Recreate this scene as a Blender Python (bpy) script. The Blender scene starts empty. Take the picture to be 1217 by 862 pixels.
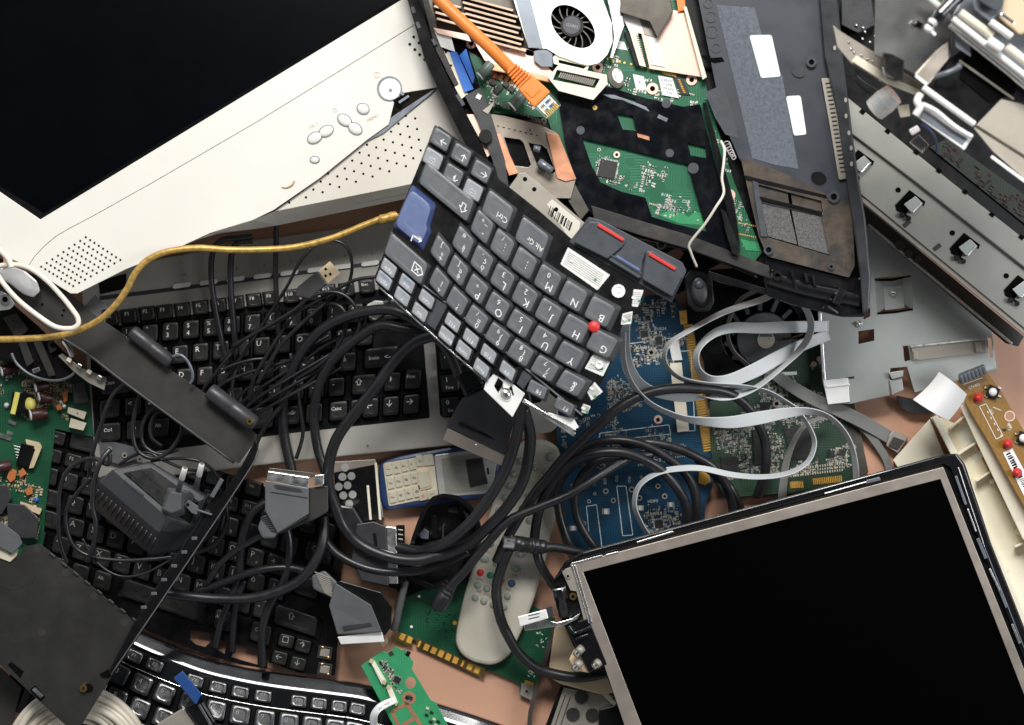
import bpy, math, random
from mathutils import Vector, noise
from mathutils.geometry import tessellate_polygon
S = bpy.context.scene
COL = S.collection
# ------------------------------------------------------------------ camera
H = 1.32; FW = 0.95
cam = bpy.data.cameras.new("camera"); camo = bpy.data.objects.new("camera", cam); COL.objects.link(camo)
camo.location = (0, 0, H); cam.sensor_width = 36; cam.lens = 36 * H / FW
cam.clip_start = 0.02; cam.clip_end = 50
cam.dof.use_dof = True; cam.dof.focus_distance = 1.235; cam.dof.aperture_fstop = 4.5
S.camera = camo
# ------------------------------------------------------------------ world, lamps, exposure
W = bpy.data.worlds.new("World"); S.world = W; W.use_nodes = True
def _w():
    # made-up surround: dark overhead deepens flat blacks, bright far side lights tilted edges
    nt = W.node_tree; N = nt.nodes.new; L = nt.links.new; bg = nt.nodes["Background"]
    tc = N('ShaderNodeTexCoord'); sp = N('ShaderNodeSeparateXYZ'); L(tc.outputs['Generated'], sp.inputs[0])
    a = N('ShaderNodeMapRange'); a.inputs[1].default_value = .98; a.inputs[2].default_value = .30; a.inputs[3].default_value = .06; a.inputs[4].default_value = .56; L(sp.outputs[2], a.inputs[0])
    b = N('ShaderNodeMapRange'); b.inputs[1].default_value = -.2; b.inputs[2].default_value = .8; b.inputs[3].default_value = .65; b.inputs[4].default_value = 1.5; L(sp.outputs[1], b.inputs[0])
    m = N('ShaderNodeMath'); m.operation = 'MULTIPLY'; L(a.outputs[0], m.inputs[0]); L(b.outputs[0], m.inputs[1])
    bg.inputs[0].default_value = (0.93, 0.96, 1.0, 1); L(m.outputs[0], bg.inputs[1])
_w()
def area(name, loc, tgt, size, power, col):
    l = bpy.data.lights.new(name, 'AREA'); l.shape = 'RECTANGLE'; l.size = size[0]; l.size_y = size[1]
    l.energy = power; l.color = col
    o = bpy.data.objects.new(name, l); COL.objects.link(o); o.location = loc
    o.rotation_euler = (Vector(tgt) - Vector(loc)).to_track_quat('-Z', 'Y').to_euler()
    return o
area("key_softbox", (-0.02, 1.22, 1.62), (0, 0.08, 0.05), (0.9, 0.45), 42, (1.0, 0.985, 0.96))
area("added_side_fill", (1.5, 0.15, 1.3), (0.1, 0, 0.05), (0.5, 0.9), 13, (0.92, 0.96, 1.0))  # added fill from the right, lifts what the key leaves dark
S.view_settings.view_transform = 'Standard'; S.view_settings.look = 'None'
S.view_settings.exposure = 0.0; S.view_settings.gamma = 1.0
# ------------------------------------------------------------------ geometry helpers
rnd = random.Random(7)
ZADD = 0.0
def P(px, py, z=0.0):
    z += ZADD
    s = FW * (H - z) / H / 1217.0
    return Vector(((px - 608.5) * s, (431 - py) * s, z))
def MM(px, z=0): return px * FW * (H - z) / H / 1217.0
class Lv:
    def __init__(s, z, gx=0, gy=0, cx=0, cy=0): s.z, s.gx, s.gy, s.cx, s.cy = z, gx, gy, cx, cy
    def __call__(s, x, y): return s.z + s.gx * (x - s.cx) + s.gy * (y - s.cy)
OFF = {}
def tag(o, label=None, cat=None, group=None, kind=None):
    if label: o["label"] = label
    if cat: o["category"] = cat
    if group: o["group"] = group
    if kind: o["kind"] = kind
    return o
def root(name, label, cat, px, py, z, group=None):
    o = bpy.data.objects.new(name, None); COL.objects.link(o); o.empty_display_size = 0.02
    o.location = P(px, py, z); OFF[o.name] = o.location.copy()
    return tag(o, label, cat, group)
def roundpoly(pts, r, n=3):
    if r <= 0: return list(pts)
    out = []; N = len(pts)
    for i in range(N):
        a, b, c = Vector(pts[i-1]), Vector(pts[i]), Vector(pts[(i+1) % N])
        d1 = a - b; d2 = c - b
        k = min(r, d1.length * .45, d2.length * .45)
        if k < .05: out.append(tuple(b)); continue
        p1 = b + d1.normalized() * k; p2 = b + d2.normalized() * k
        for j in range(n + 1):
            t = j / n
            out.append(tuple(p1 * (1-t)**2 + b * 2*t*(1-t) + p2 * t*t))
    return out
def inpoly(x, y, P_):
    c = False; j = len(P_) - 1
    for i in range(len(P_)):
        xi, yi = P_[i][:2]; xj, yj = P_[j][:2]
        if (yi > y) != (yj > y) and x < (xj - xi) * (y - yi) / (yj - yi) + xi: c = not c
        j = i
    return c
def catmull(pts, sub=8):
    pts = [tuple(p) for p in pts]; out = []
    n = len(pts)
    for i in range(n - 1):
        p0 = pts[max(i-1, 0)]; p1 = pts[i]; p2 = pts[i+1]; p3 = pts[min(i+2, n-1)]
        for j in range(sub):
            t = j / sub
            out.append(tuple(.5*((2*b)+(-a+c)*t+(2*a-5*b+4*c-d)*t*t+(-a+3*b-3*c+d)*t**3) for a, b, c, d in zip(p0, p1, p2, p3)))
    out.append(pts[-1]); return out
GLY = {}
def glyph(s):
    if s not in GLY:
        cu = bpy.data.curves.new("t", 'FONT'); cu.body = s; cu.size = 1; cu.align_x = 'CENTER'; cu.align_y = 'CENTER'; cu.resolution_u = 2
        o = bpy.data.objects.new("t", cu); COL.objects.link(o)
        dg = bpy.context.evaluated_depsgraph_get(); me = o.evaluated_get(dg).to_mesh()
        GLY[s] = ([tuple(v.co[:2]) for v in me.vertices], [tuple(p.vertices) for p in me.polygons])
        o.evaluated_get(dg).to_mesh_clear(); bpy.data.objects.remove(o); bpy.data.curves.remove(cu)
    return GLY[s]
class MB:
    def __init__(s): s.V = []; s.F = []; s.M = []; s.S = []
    def add(s, vs, fs, m=0, sm=False):
        b = len(s.V); s.V += [Vector(v) for v in vs]
        for f in fs: s.F.append(tuple(b + i for i in f)); s.M.append(m); s.S.append(sm)
        return s
    def poly(s, pts, lv, h0, h1, m=0, r=0, holes=(), inset=0):
        if isinstance(lv, (int, float)): lv = Lv(lv)
        pts = roundpoly(pts, r)
        A = sum(pts[i-1][0]*pts[i][1]-pts[i][0]*pts[i-1][1] for i in range(len(pts)))
        if A > 0: pts = pts[::-1]        # counter-clockwise in world (py is down)
        if not holes:
            n = len(pts)
            if inset:
                cx = sum(p[0] for p in pts)/n; cy = sum(p[1] for p in pts)/n
                top = [(cx+(p[0]-cx)*(1-inset), cy+(p[1]-cy)*(1-inset)) for p in pts]
            else: top = pts
            vs = [P(x, y, lv(x, y)+h0) for x, y in pts] + [P(x, y, lv(x, y)+h1) for x, y in top]
            fs = [tuple(range(n-1, -1, -1)), tuple(range(n, 2*n))] + [(i, (i+1) % n, n+(i+1) % n, n+i) for i in range(n)]
            return s.add(vs, fs, m)
        loops = [pts]
        for h in holes:
            A = sum(h[i-1][0]*h[i][1]-h[i][0]*h[i-1][1] for i in range(len(h)))
            loops.append(list(h) if A > 0 else list(h)[::-1])
        allp = [p for l in loops for p in l]; n = len(allp)
        tris = tessellate_polygon([[Vector((x, -y, 0)) for x, y in l] for l in loops])
        vs = [P(x, y, lv(x, y)+h0) for x, y in allp] + [P(x, y, lv(x, y)+h1) for x, y in allp]
        fs = []
        for a, b, c in tris:
            pa, pb, pc = allp[a], allp[b], allp[c]
            cr = (pb[0]-pa[0])*-(pc[1]-pa[1]) + (pb[1]-pa[1])*(pc[0]-pa[0])
            if cr < 0: a, b, c = c, b, a
            fs += [(a+n, b+n, c+n), (c, b, a)]
        k = 0
        for l in loops:
            L = len(l)
            fs += [(k+i, k+(i+1) % L, n+k+(i+1) % L, n+k+i) for i in range(L)]
            k += L
        return s.add(vs, fs, m)
    def box(s, cx, cy, w, h, ang, lv, h0, h1, m=0, tap=0):
        a = math.radians(ang); c, q = math.cos(a), math.sin(a)
        pts = []; tp = []
        for sx, sy in ((-1, -1), (1, -1), (1, 1), (-1, 1)):
            for L, k in ((pts, 1), (tp, 1-tap)):
                x = sx*w/2*k; y = sy*h/2*k
                L.append((cx+x*c-y*q, cy+x*q+y*c))
        if isinstance(lv, (int, float)): lv = Lv(lv)
        vs = [P(x, y, lv(x, y)+h0) for x, y in pts] + [P(x, y, lv(x, y)+h1) for x, y in tp]
        return s.add(vs, [(0, 1, 2, 3), (7, 6, 5, 4), (4, 5, 1, 0), (5, 6, 2, 1), (6, 7, 3, 2), (7, 4, 0, 3)], m)
    def bar(s, x0, y0, x1, y1, w, lv, h0, h1, m=0):
        return s.box((x0+x1)/2, (y0+y1)/2, math.hypot(x1-x0, y1-y0), w, math.degrees(math.atan2(y1-y0, x1-x0)), lv, h0, h1, m)
    def cyl(s, cx, cy, r, lv, h0, h1, m=0, n=20, r2=None, ry=None, ang=0, ri=0):
        if isinstance(lv, (int, float)): lv = Lv(lv)
        r2 = r if r2 is None else r2; k = (ry or r)/r; a0 = math.radians(ang)
        def ring(R, h):
            o = []
            for i in range(n):
                t = -2*math.pi*i/n; x = R*math.cos(t); y = R*k*math.sin(t)
                X = cx+x*math.cos(a0)-y*math.sin(a0); Y = cy+x*math.sin(a0)+y*math.cos(a0)
                o.append(P(X, Y, lv(X, Y)+h))
            return o
        side = [(i, (i+1) % n, n+(i+1) % n, n+i) for i in range(n)]
        if ri:
            vs = ring(r, h0)+ring(r2, h1)+ring(ri, h1)+ring(ri, h0)
            s.add(vs, side, m, True); b = [(n+i, n+(i+1) % n, 2*n+(i+1) % n, 2*n+i) for i in range(n)]
            s.add(vs, b, m); s.add(vs, [(2*n+i, 2*n+(i+1) % n, 3*n+(i+1) % n, 3*n+i) for i in range(n)], m, True)
            return s
        vs = ring(r, h0)+ring(r2, h1)
        s.add(vs, side, m, True)
        s.add(vs, [tuple(range(n-1, -1, -1)), tuple(range(n, 2*n))], m); return s
    def dome(s, cx, cy, r, lv, h0, hh, m=0, n=16, k=4, ry=None, ang=0):
        if isinstance(lv, (int, float)): lv = Lv(lv)
        q = (ry or r)/r; a0 = math.radians(ang); vs = []
        for j in range(k):
            t = j/k*math.pi/2
            for i in range(n):
                a = -2*math.pi*i/n; x = r*math.cos(t)*math.cos(a); y = r*q*math.cos(t)*math.sin(a)
                X = cx+x*math.cos(a0)-y*math.sin(a0); Y = cy+x*math.sin(a0)+y*math.cos(a0)
                vs.append(P(X, Y, lv(X, Y)+h0+hh*math.sin(t)))
        vs.append(P(cx, cy, lv(cx, cy)+h0+hh)); T = len(vs)-1
        fs = [(j*n+i, j*n+(i+1) % n, (j+1)*n+(i+1) % n, (j+1)*n+i) for j in range(k-1) for i in range(n)]
        fs += [((k-1)*n+i, (k-1)*n+(i+1) % n, T) for i in range(n)]
        return s.add(vs, fs, m, True)
    def tube3(s, pts, r, n=12, m=0, cap=True, radii=None, flat=1.0):
        pts = [Vector(p) for p in pts]; N = len(pts); vs = []
        up = Vector((0, 0, 1)); prev = None
        for i, p in enumerate(pts):
            t = (pts[min(i+1, N-1)] - pts[max(i-1, 0)])
            if t.length < 1e-9: t = Vector((1, 0, 0))
            t.normalize()
            if prev is None:
                u = t.cross(up)
                if u.length < .05: u = t.cross(Vector((0, 1, 0)))
            else: u = prev - t*prev.dot(t)
            u.normalize(); prev = u; v = u.cross(t)
            R = radii[i] if radii else r
            for k in range(n):
                a = 2*math.pi*k/n; vs.append(p + u*math.cos(a)*R + v*math.sin(a)*R*flat)
        fs = [(i*n+k, i*n+(k+1) % n, (i+1)*n+(k+1) % n, (i+1)*n+k) for i in range(N-1) for k in range(n)]
        b = len(s.V); s.add(vs, fs, m, True)
        if cap:
            s.F += [tuple(b+k for k in range(n-1, -1, -1)), tuple(b+(N-1)*n+k for k in range(n))]; s.M += [m, m]; s.S += [False, False]
        return s
    def tube(s, pts, rpx, m=0, n=12, sub=8, smooth=True, wob=0):
        """pts: (px, py, z of the axis)"""
        q = catmull(pts, sub) if smooth and len(pts) > 2 else pts
        v = [P(*p) for p in q]; z = sum(p[2] for p in q)/len(q)
        return s.tube3(v, MM(rpx, z), n, m)
    def ribbon(s, st, t=.0007, m=0, cond=10, sub=8):
        """st: stations (x1,y1,z1,x2,y2,z2) of both edges"""
        q = catmull(st, sub); K = cond*2+1; top = []; bot = []
        for a in q:
            A = P(*a[:3]); B = P(*a[3:])
            top.append((A, B))
        N = len(q); vs = []
        for i, (A, B) in enumerate(top):
            A2, B2 = top[min(i+1, N-1)]; A1, B1 = top[max(i-1, 0)]
            t_ = ((A2+B2)-(A1+B1)); w = B-A; nn = w.cross(t_)
            if nn.length < 1e-12: nn = Vector((0, 0, 1))
            nn.normalize()
            for k in range(K): vs.append(A + w*(k/(K-1)) + nn*t*(1.0 if k % 2 else .45))
            for k in range(K-1, -1, -1): vs.append(A + w*(k/(K-1)) - nn*t*(1.0 if k % 2 else .45))
        R = 2*K
        fs = [(i*R+k, (i+1)*R+k, (i+1)*R+(k+1) % R, i*R+(k+1) % R) for i in range(N-1) for k in range(R)]
        fs += [tuple(range(R)), tuple((N-1)*R+k for k in range(R-1, -1, -1))]
        return s.add(vs, fs, m, True)
    def rawpoly(s, faces, m=0):
        """faces: lists of (px,py,z)"""
        for f in faces: s.add([P(*p) for p in f], [tuple(range(len(f)))], m)
        return s
    def solid(s, top, bot, m=0):
        n = len(top); vs = [P(*p) for p in bot]+[P(*p) for p in top]
        return s.add(vs, [tuple(range(n-1, -1, -1)), tuple(range(n, 2*n))]+[(i, (i+1) % n, n+(i+1) % n, n+i) for i in range(n)], m)
    def text(s, st, cx, cy, R, U, size, lv, h, m=0):
        if isinstance(lv, (int, float)): lv = Lv(lv)
        v, f = glyph(st)
        vs = []
        for x, y in v:
            X = cx+(x*R[0]+y*U[0])*size; Y = cy+(x*R[1]+y*U[1])*size
            vs.append(P(X, Y, lv(X, Y)+h))
        if f: s.add(vs, f, m)
        return s
    def build(s, name, mats, parent=None, bev=0, px=None, recalc=True, weld=False):
        me = bpy.data.meshes.new(name)
        if parent is not None: off = OFF[parent.name]
        else:
            c = sum((v for v in s.V), Vector())/len(s.V); off = Vector((c.x, c.y, min(v.z for v in s.V)))
        me.from_pydata([v-off for v in s.V], [], s.F)
        if not isinstance(mats, (list, tuple)): mats = [mats]
        for m in mats: me.materials.append(m)
        me.polygons.foreach_set("material_index", s.M); me.polygons.foreach_set("use_smooth", s.S)
        me.validate()
        if recalc:
            import bmesh
            bm = bmesh.new(); bm.from_mesh(me)
            if weld: bmesh.ops.remove_doubles(bm, verts=bm.verts, dist=1e-5)
            bmesh.ops.recalc_face_normals(bm, faces=bm.faces); bm.to_mesh(me); bm.free()
        o = bpy.data.objects.new(name, me); COL.objects.link(o)
        OFF[o.name] = off
        if parent is not None: o.parent = parent
        else: o.location = off
        if bev:
            b = o.modifiers.new("bevel", 'BEVEL'); b.width = bev; b.segments = 2; b.limit_method = 'ANGLE'; b.angle_limit = .7; b.harden_normals = False
        return o
def pl(par, name, mat, pts, lv, h0, h1, bev=.0005, r=0, holes=(), inset=0):
    return MB().poly(pts, lv, h0, h1, 0, r, holes, inset).build(name, mat, par, bev)
# ------------------------------------------------------------------ materials
def nd(nt, t, **k):
    n = nt.nodes.new(t)
    for a, b in k.items():
        if a.startswith('i_'): n.inputs[int(a[2:])].default_value = b
        else: setattr(n, a, b)
    return n
def pbr(name, col, rough=.5, metal=0, var=.12, vs=25, bump=.05, bs=900, dust=0, dcol=(.34, .30, .24), ds=60, spec=.5, coat=0, rv=.12, trans=0, alpha=1):
    m = bpy.data.materials.new(name); m.use_nodes = True; nt = m.node_tree; b = nt.nodes["Principled BSDF"]
    tc = nd(nt, 'ShaderNodeTexCoord'); L = nt.links.new
    n1 = nd(nt, 'ShaderNodeTexNoise'); n1.inputs['Scale'].default_value = vs; n1.inputs['Detail'].default_value = 5
    L(tc.outputs['Object'], n1.inputs['Vector'])
    mr = nd(nt, 'ShaderNodeMapRange'); mr.inputs[1].default_value = .3; mr.inputs[2].default_value = .7
    mr.inputs[3].default_value = 1-var; mr.inputs[4].default_value = 1+var
    L(n1.outputs[0], mr.inputs[0])
    hs = nd(nt, 'ShaderNodeVectorMath', operation='SCALE'); hs.inputs[0].default_value = col
    L(mr.outputs[0], hs.inputs['Scale']); out = hs.outputs[0]
    if dust:
        n2 = nd(nt, 'ShaderNodeTexNoise'); n2.inputs['Scale'].default_value = ds; n2.inputs['Detail'].default_value = 8; n2.inputs['Roughness'].default_value = .75
        L(tc.outputs['Object'], n2.inputs['Vector'])
        r2 = nd(nt, 'ShaderNodeMapRange'); r2.inputs[1].default_value = .62-.25*dust; r2.inputs[2].default_value = .75; r2.inputs[4].default_value = min(1, dust)
        L(n2.outputs[0], r2.inputs[0])
        mx = nd(nt, 'ShaderNodeMix', data_type='RGBA'); L(r2.outputs[0], mx.inputs[0]); L(out, mx.inputs[6]); mx.inputs[7].default_value = (*dcol, 1)
        out = mx.outputs[2]
    L(out, b.inputs['Base Color'])
    n3 = nd(nt, 'ShaderNodeTexNoise'); n3.inputs['Scale'].default_value = vs*3; n3.inputs['Detail'].default_value = 4
    L(tc.outputs['Object'], n3.inputs['Vector'])
    r3 = nd(nt, 'ShaderNodeMapRange'); r3.inputs[1].default_value = .3; r3.inputs[2].default_value = .7
    r3.inputs[3].default_value = max(.02, rough-rv*rough*1.5); r3.inputs[4].default_value = min(1, rough+rv)
    L(n3.outputs[0], r3.inputs[0]); L(r3.outputs[0], b.inputs['Roughness'])
    b.inputs['Metallic'].default_value = metal; b.inputs['Specular IOR Level'].default_value = spec
    b.inputs['Coat Weight'].default_value = coat; b.inputs['Coat Roughness'].default_value = .05
    if trans: b.inputs['Transmission Weight'].default_value = trans
    if bump:
        n4 = nd(nt, 'ShaderNodeTexNoise'); n4.inputs['Scale'].default_value = bs; n4.inputs['Detail'].default_value = 2
        L(tc.outputs['Object'], n4.inputs['Vector'])
        bp = nd(nt, 'ShaderNodeBump'); bp.inputs['Strength'].default_value = min(1, bump*4); bp.inputs['Distance'].default_value = .00004
        L(n4.outputs[0], bp.inputs['Height']); L(bp.outputs[0], b.inputs['Normal'])
    return m
def pcbmat(name, base, trace, sc=420, rough=.35, amt=.6):
    """solder mask with thin parallel copper tracks whose direction changes from patch to patch"""
    m = bpy.data.materials.new(name); m.use_nodes = True; nt = m.node_tree; b = nt.nodes["Principled BSDF"]; L = nt.links.new
    tc = nd(nt, 'ShaderNodeTexCoord')
    vo = nd(nt, 'ShaderNodeTexVoronoi', distance='CHEBYCHEV'); vo.inputs['Scale'].default_value = 60; L(tc.outputs['Object'], vo.inputs['Vector'])
    sp = nd(nt, 'ShaderNodeSeparateXYZ'); L(tc.outputs['Object'], sp.inputs[0])
    sc_ = nd(nt, 'ShaderNodeSeparateColor'); L(vo.outputs['Color'], sc_.inputs[0])
    gt = nd(nt, 'ShaderNodeMath', operation='GREATER_THAN'); gt.inputs[1].default_value = .5; L(sc_.outputs[0], gt.inputs[0])
    sk = nd(nt, 'ShaderNodeMath', operation='ADD'); L(sp.outputs[0], sk.inputs[0]); L(sp.outputs[1], sk.inputs[1])
    mx = nd(nt, 'ShaderNodeMix', data_type='FLOAT'); L(gt.outputs[0], mx.inputs[0]); L(sp.outputs[1], mx.inputs[2]); L(sk.outputs[0], mx.inputs[3])
    gt2 = nd(nt, 'ShaderNodeMath', operation='GREATER_THAN'); gt2.inputs[1].default_value = .6; L(sc_.outputs[1], gt2.inputs[0])
    mx2 = nd(nt, 'ShaderNodeMix', data_type='FLOAT'); L(gt2.outputs[0], mx2.inputs[0]); L(mx.outputs[0], mx2.inputs[2]); L(sp.outputs[0], mx2.inputs[3])
    mu = nd(nt, 'ShaderNodeMath', operation='MULTIPLY'); mu.inputs[1].default_value = sc; L(mx2.outputs[0], mu.inputs[0])
    fr = nd(nt, 'ShaderNodeMath', operation='FRACT'); L(mu.outputs[0], fr.inputs[0])
    g3 = nd(nt, 'ShaderNodeMath', operation='GREATER_THAN'); g3.inputs[1].default_value = .66; L(fr.outputs[0], g3.inputs[0])
    g4 = nd(nt, 'ShaderNodeMath', operation='GREATER_THAN'); g4.inputs[1].default_value = .35; L(sc_.outputs[2], g4.inputs[0])
    m5 = nd(nt, 'ShaderNodeMath', operation='MULTIPLY'); L(g3.outputs[0], m5.inputs[0]); L(g4.outputs[0], m5.inputs[1])
    m6 = nd(nt, 'ShaderNodeMath', operation='MULTIPLY'); m6.inputs[1].default_value = amt; L(m5.outputs[0], m6.inputs[0])
    no = nd(nt, 'ShaderNodeTexNoise'); no.inputs['Scale'].default_value = 30; no.inputs['Detail'].default_value = 6; L(tc.outputs['Object'], no.inputs['Vector'])
    c1 = nd(nt, 'ShaderNodeMix', data_type='RGBA'); c1.inputs[6].default_value = (*base, 1); c1.inputs[7].default_value = (*[x*.55 for x in base], 1); L(no.outputs[0], c1.inputs[0])
    c2 = nd(nt, 'ShaderNodeMix', data_type='RGBA'); c2.inputs[7].default_value = (*trace, 1); L(m6.outputs[0], c2.inputs[0]); L(c1.outputs[2], c2.inputs[6])
    L(c2.outputs[2], b.inputs['Base Color']); b.inputs['Roughness'].default_value = rough
    bp = nd(nt, 'ShaderNodeBump'); bp.inputs['Strength'].default_value = .25; bp.inputs['Distance'].default_value = .0001
    L(m5.outputs[0], bp.inputs['Height']); L(bp.outputs[0], b.inputs['Normal'])
    return m
M = {}
M['table'] = pbr('table_laminate', (.60, .335, .225), .42, var=.07, vs=9, bump=.06, bs=700, dust=.10, dcol=(.46, .27, .19), ds=55)
M['cream'] = pbr('cream_plastic', (.76, .73, .66), .42, var=.035, vs=8, bump=.04, bs=1500, dust=.16, dcol=(.60, .53, .41), ds=11)
M['creamd'] = pbr('speaker_plastic', (.66, .62, .54), .5, var=.04, vs=10, bump=.05, bs=1500, dust=.15, dcol=(.45, .38, .28), ds=20)
M['creamside'] = pbr('monitor_side_plastic', (.62, .55, .43), .5, var=.08, vs=12, dust=.3, dcol=(.35, .26, .17), ds=14)
M['hole'] = pbr('hole_black', (.004, .004, .004), .9, var=0, bump=0, spec=.05)
M['crtglass'] = pbr('screen_glass', (.0012, .0016, .0026), .22, var=.2, bump=0, spec=.10, rv=0)
M['lcdglass'] = pbr('lcd_black', (.0006, .0006, .0007), .35, var=0, bump=0, spec=.04, rv=0)
M['blk'] = pbr('black_plastic', (.004, .004, .0045), .34, var=.25, vs=30, bump=.08, bs=1400, dust=.05, dcol=(.06, .055, .05), ds=90, spec=.28)
M['blkgloss'] = pbr('glossy_black_plastic', (.006, .006, .007), .14, var=.2, bump=.0, dust=.10, dcol=(.06, .06, .06), ds=160, coat=.5)
M['blkdust'] = pbr('dusty_black_plastic', (.016, .015, .014), .55, var=.3, vs=40, bump=.15, bs=900, dust=.55, dcol=(.11, .085, .055), ds=45)
M['bar'] = pbr('dark_grey_plastic', (.034, .032, .029), .42, var=.12, vs=18, bump=.04, bs=1500, dust=.08, dcol=(.08, .075, .07), ds=60)
M['base2'] = pbr('charcoal_base_plastic', (.022, .021, .020), .48, var=.15, vs=18, bump=.06, bs=1200, dust=.12, dcol=(.075, .07, .065), ds=30)
M['cable'] = pbr('black_rubber', (.013, .013, .015), .34, var=.2, vs=40, bump=.04, bs=1500, spec=.6, dust=.07, dcol=(.06, .06, .058), ds=160)
M['ribbon'] = pbr('grey_ribbon_pvc', (.53, .55, .56), .34, var=.05, vs=20, bump=.02)
M['ribbon2'] = pbr('dark_ribbon_pvc', (.20, .20, .19), .4, var=.08, vs=20, bump=.02)
M['orange'] = pbr('orange_rubber', (.80, .23, .035), .38, var=.05, vs=20, bump=.03)
M['whitew'] = pbr('white_wire', (.78, .72, .62), .4, var=.08)
M['coil'] = pbr('cream_cable_sheath', (.62, .57, .47), .4, var=.08, vs=20)
M['gold'] = pbr('gold_contacts', (.88, .50, .10), .30, metal=.35, var=.12, vs=80, bump=.02)
M['braid'] = pbr('gold_braid', (.52, .33, .09), .42, metal=.45, var=.3, vs=260, bump=.6, bs=1600)
M['silver'] = pbr('bright_metal', (.82, .82, .80), .28, metal=1, var=.08, vs=60, bump=.03)
M['steel'] = pbr('galvanised_steel', (.40, .42, .40), .40, metal=.5, var=.16, vs=7, bump=.05, bs=700, dust=.2, dcol=(.42, .38, .30), ds=22)
M['steeld'] = pbr('rail_steel', (.33, .325, .29), .5, metal=.3, var=.13, vs=14, bump=.05, bs=900, dust=.3, dcol=(.40, .34, .24), ds=22)
M['chrome'] = pbr('polished_rod', (.9, .89, .86), .14, metal=1, var=.05, bump=0)
M['fins'] = pbr('heat_sink_metal', (.40, .30, .22), .42, metal=.5, var=.25, vs=50, bump=.05)
M['copper'] = pbr('copper_sheet', (.72, .34, .20), .36, metal=.6, var=.12, vs=30, bump=.05, dust=.15, dcol=(.5, .33, .24), ds=40)
M['copperl'] = pbr('pale_copper_foil', (.86, .60, .49), .42, metal=.35, var=.06, vs=30, bump=.04)
M['fanw'] = pbr('bare_aluminium', (.86, .86, .84), .40, metal=.25, var=.04, vs=30, bump=.03)
M['k4case'] = pbr('piano_black', (.004, .0045, .006), .07, var=.2, bump=0, rv=.03, dust=.06, dcol=(.10, .11, .12), ds=500, coat=1)
M['key'] = pbr('black_keycap', (.016, .0155, .015), .40, var=.2, vs=60, bump=.1, bs=1300, dust=.10, dcol=(.08, .075, .065), ds=120)
M['glosskey'] = pbr('glossy_keycap', (.02, .021, .024), .2, var=.1, vs=60, bump=.03, dust=.2, dcol=(.10, .11, .12), ds=150, coat=.4)
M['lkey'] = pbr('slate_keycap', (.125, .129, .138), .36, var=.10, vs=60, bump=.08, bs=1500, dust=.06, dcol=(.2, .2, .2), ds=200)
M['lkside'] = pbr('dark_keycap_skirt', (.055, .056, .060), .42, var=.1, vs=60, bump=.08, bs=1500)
M['lkpale'] = pbr('grey_keycap', (.30, .31, .33), .4, var=.08, vs=60, bump=.06, bs=1500)
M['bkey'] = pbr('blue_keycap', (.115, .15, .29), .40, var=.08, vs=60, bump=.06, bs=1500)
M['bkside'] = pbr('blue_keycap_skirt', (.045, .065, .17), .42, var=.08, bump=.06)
M['legend'] = pbr('white_print', (.82, .82, .80), .5, var=.03, bump=0)
M['legendd'] = pbr('worn_print', (.34, .33, .30), .5, var=.15, vs=200, bump=0)
M['legendb'] = pbr('blue_print', (.20, .30, .55), .5, var=.03, bump=0)
M['legendk'] = pbr('grey_print', (.08, .08, .08), .5, bump=0)
M['frameblk'] = pbr('black_frame_plastic', (.004, .004, .0045), .2, var=.2, bump=.02, spec=.25, rv=.05)
M['kgrey'] = pbr('grey_brown_casing', (.37, .352, .32), .42, metal=.1, var=.10, vs=14, bump=.05, bs=1200, dust=.15, dcol=(.22, .19, .15), ds=40)
M['slate'] = pbr('slate_plastic', (.050, .056, .066), .42, var=.10, vs=40, bump=.08, bs=1500)
M['red'] = pbr('red_plastic', (.62, .035, .03), .38, var=.05, bump=.03)
M['blue'] = pbr('blue_connector_plastic', (.012, .14, .55), .35, var=.08, bump=.03)
M['dblue'] = pbr('navy_connector_plastic', (.02, .07, .24), .35, var=.08, bump=.03)
M['pcbg'] = pcbmat('green_solder_mask', (.018, .15, .070), (.035, .22, .11))
M['pcbdg'] = pcbmat('dark_green_solder_mask', (.009, .085, .038), (.016, .12, .06), rough=.4)
M['pcbvd'] = pcbmat('sooty_green_solder_mask', (.010, .040, .018), (.03, .07, .035), rough=.5)
M['pcbbk'] = pcbmat('black_green_board', (.004, .009, .004), (.012, .02, .008), rough=.5)
M['pcblg'] = pcbmat('bright_green_solder_mask', (.05, .36, .15), (.07, .42, .18), amt=.35)
M['pcbb'] = pcbmat('blue_solder_mask', (.007, .052, .105), (.012, .085, .16), amt=.5)
M['pcbo'] = pcbmat('amber_board', (.36, .19, .035), (.24, .11, .02), sc=200)
M['white'] = pbr('white_plastic', (.84, .83, .80), .42, var=.03, bump=.02)
M['ivory'] = pbr('ivory_plastic', (.82, .76, .60), .45, var=.05, vs=20, bump=.04, dust=.12, dcol=(.5, .42, .28), ds=30)
M['paper'] = pbr('white_paper', (.86, .86, .85), .75, var=.02, bump=.02)
M['solder'] = pbr('solder', (.72, .72, .68), .3, metal=.8, var=.1, bump=0)
M['smdw'] = pbr('component_cream', (.58, .52, .40), .5, var=.1, bump=0)
M['smdb'] = pbr('component_black', (.012, .012, .012), .4, var=.1, bump=0)
M['chip'] = pbr('chip_epoxy', (.018, .017, .016), .45, var=.12, vs=100, bump=.05)
M['silk'] = pbr('silkscreen', (.62, .68, .66), .6, var=.05, bump=0)
M['film'] = pbr('black_film', (.003, .0035, .006), .16, var=.3, vs=30, bump=.10, bs=60, dust=.14, dcol=(.035, .04, .055), ds=260, spec=.4)
M['palm'] = pbr('blue_grey_shell', (.036, .041, .052), .40, var=.22, vs=16, bump=.1, bs=800, dust=.22, dcol=(.11, .105, .10), ds=35)
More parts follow.
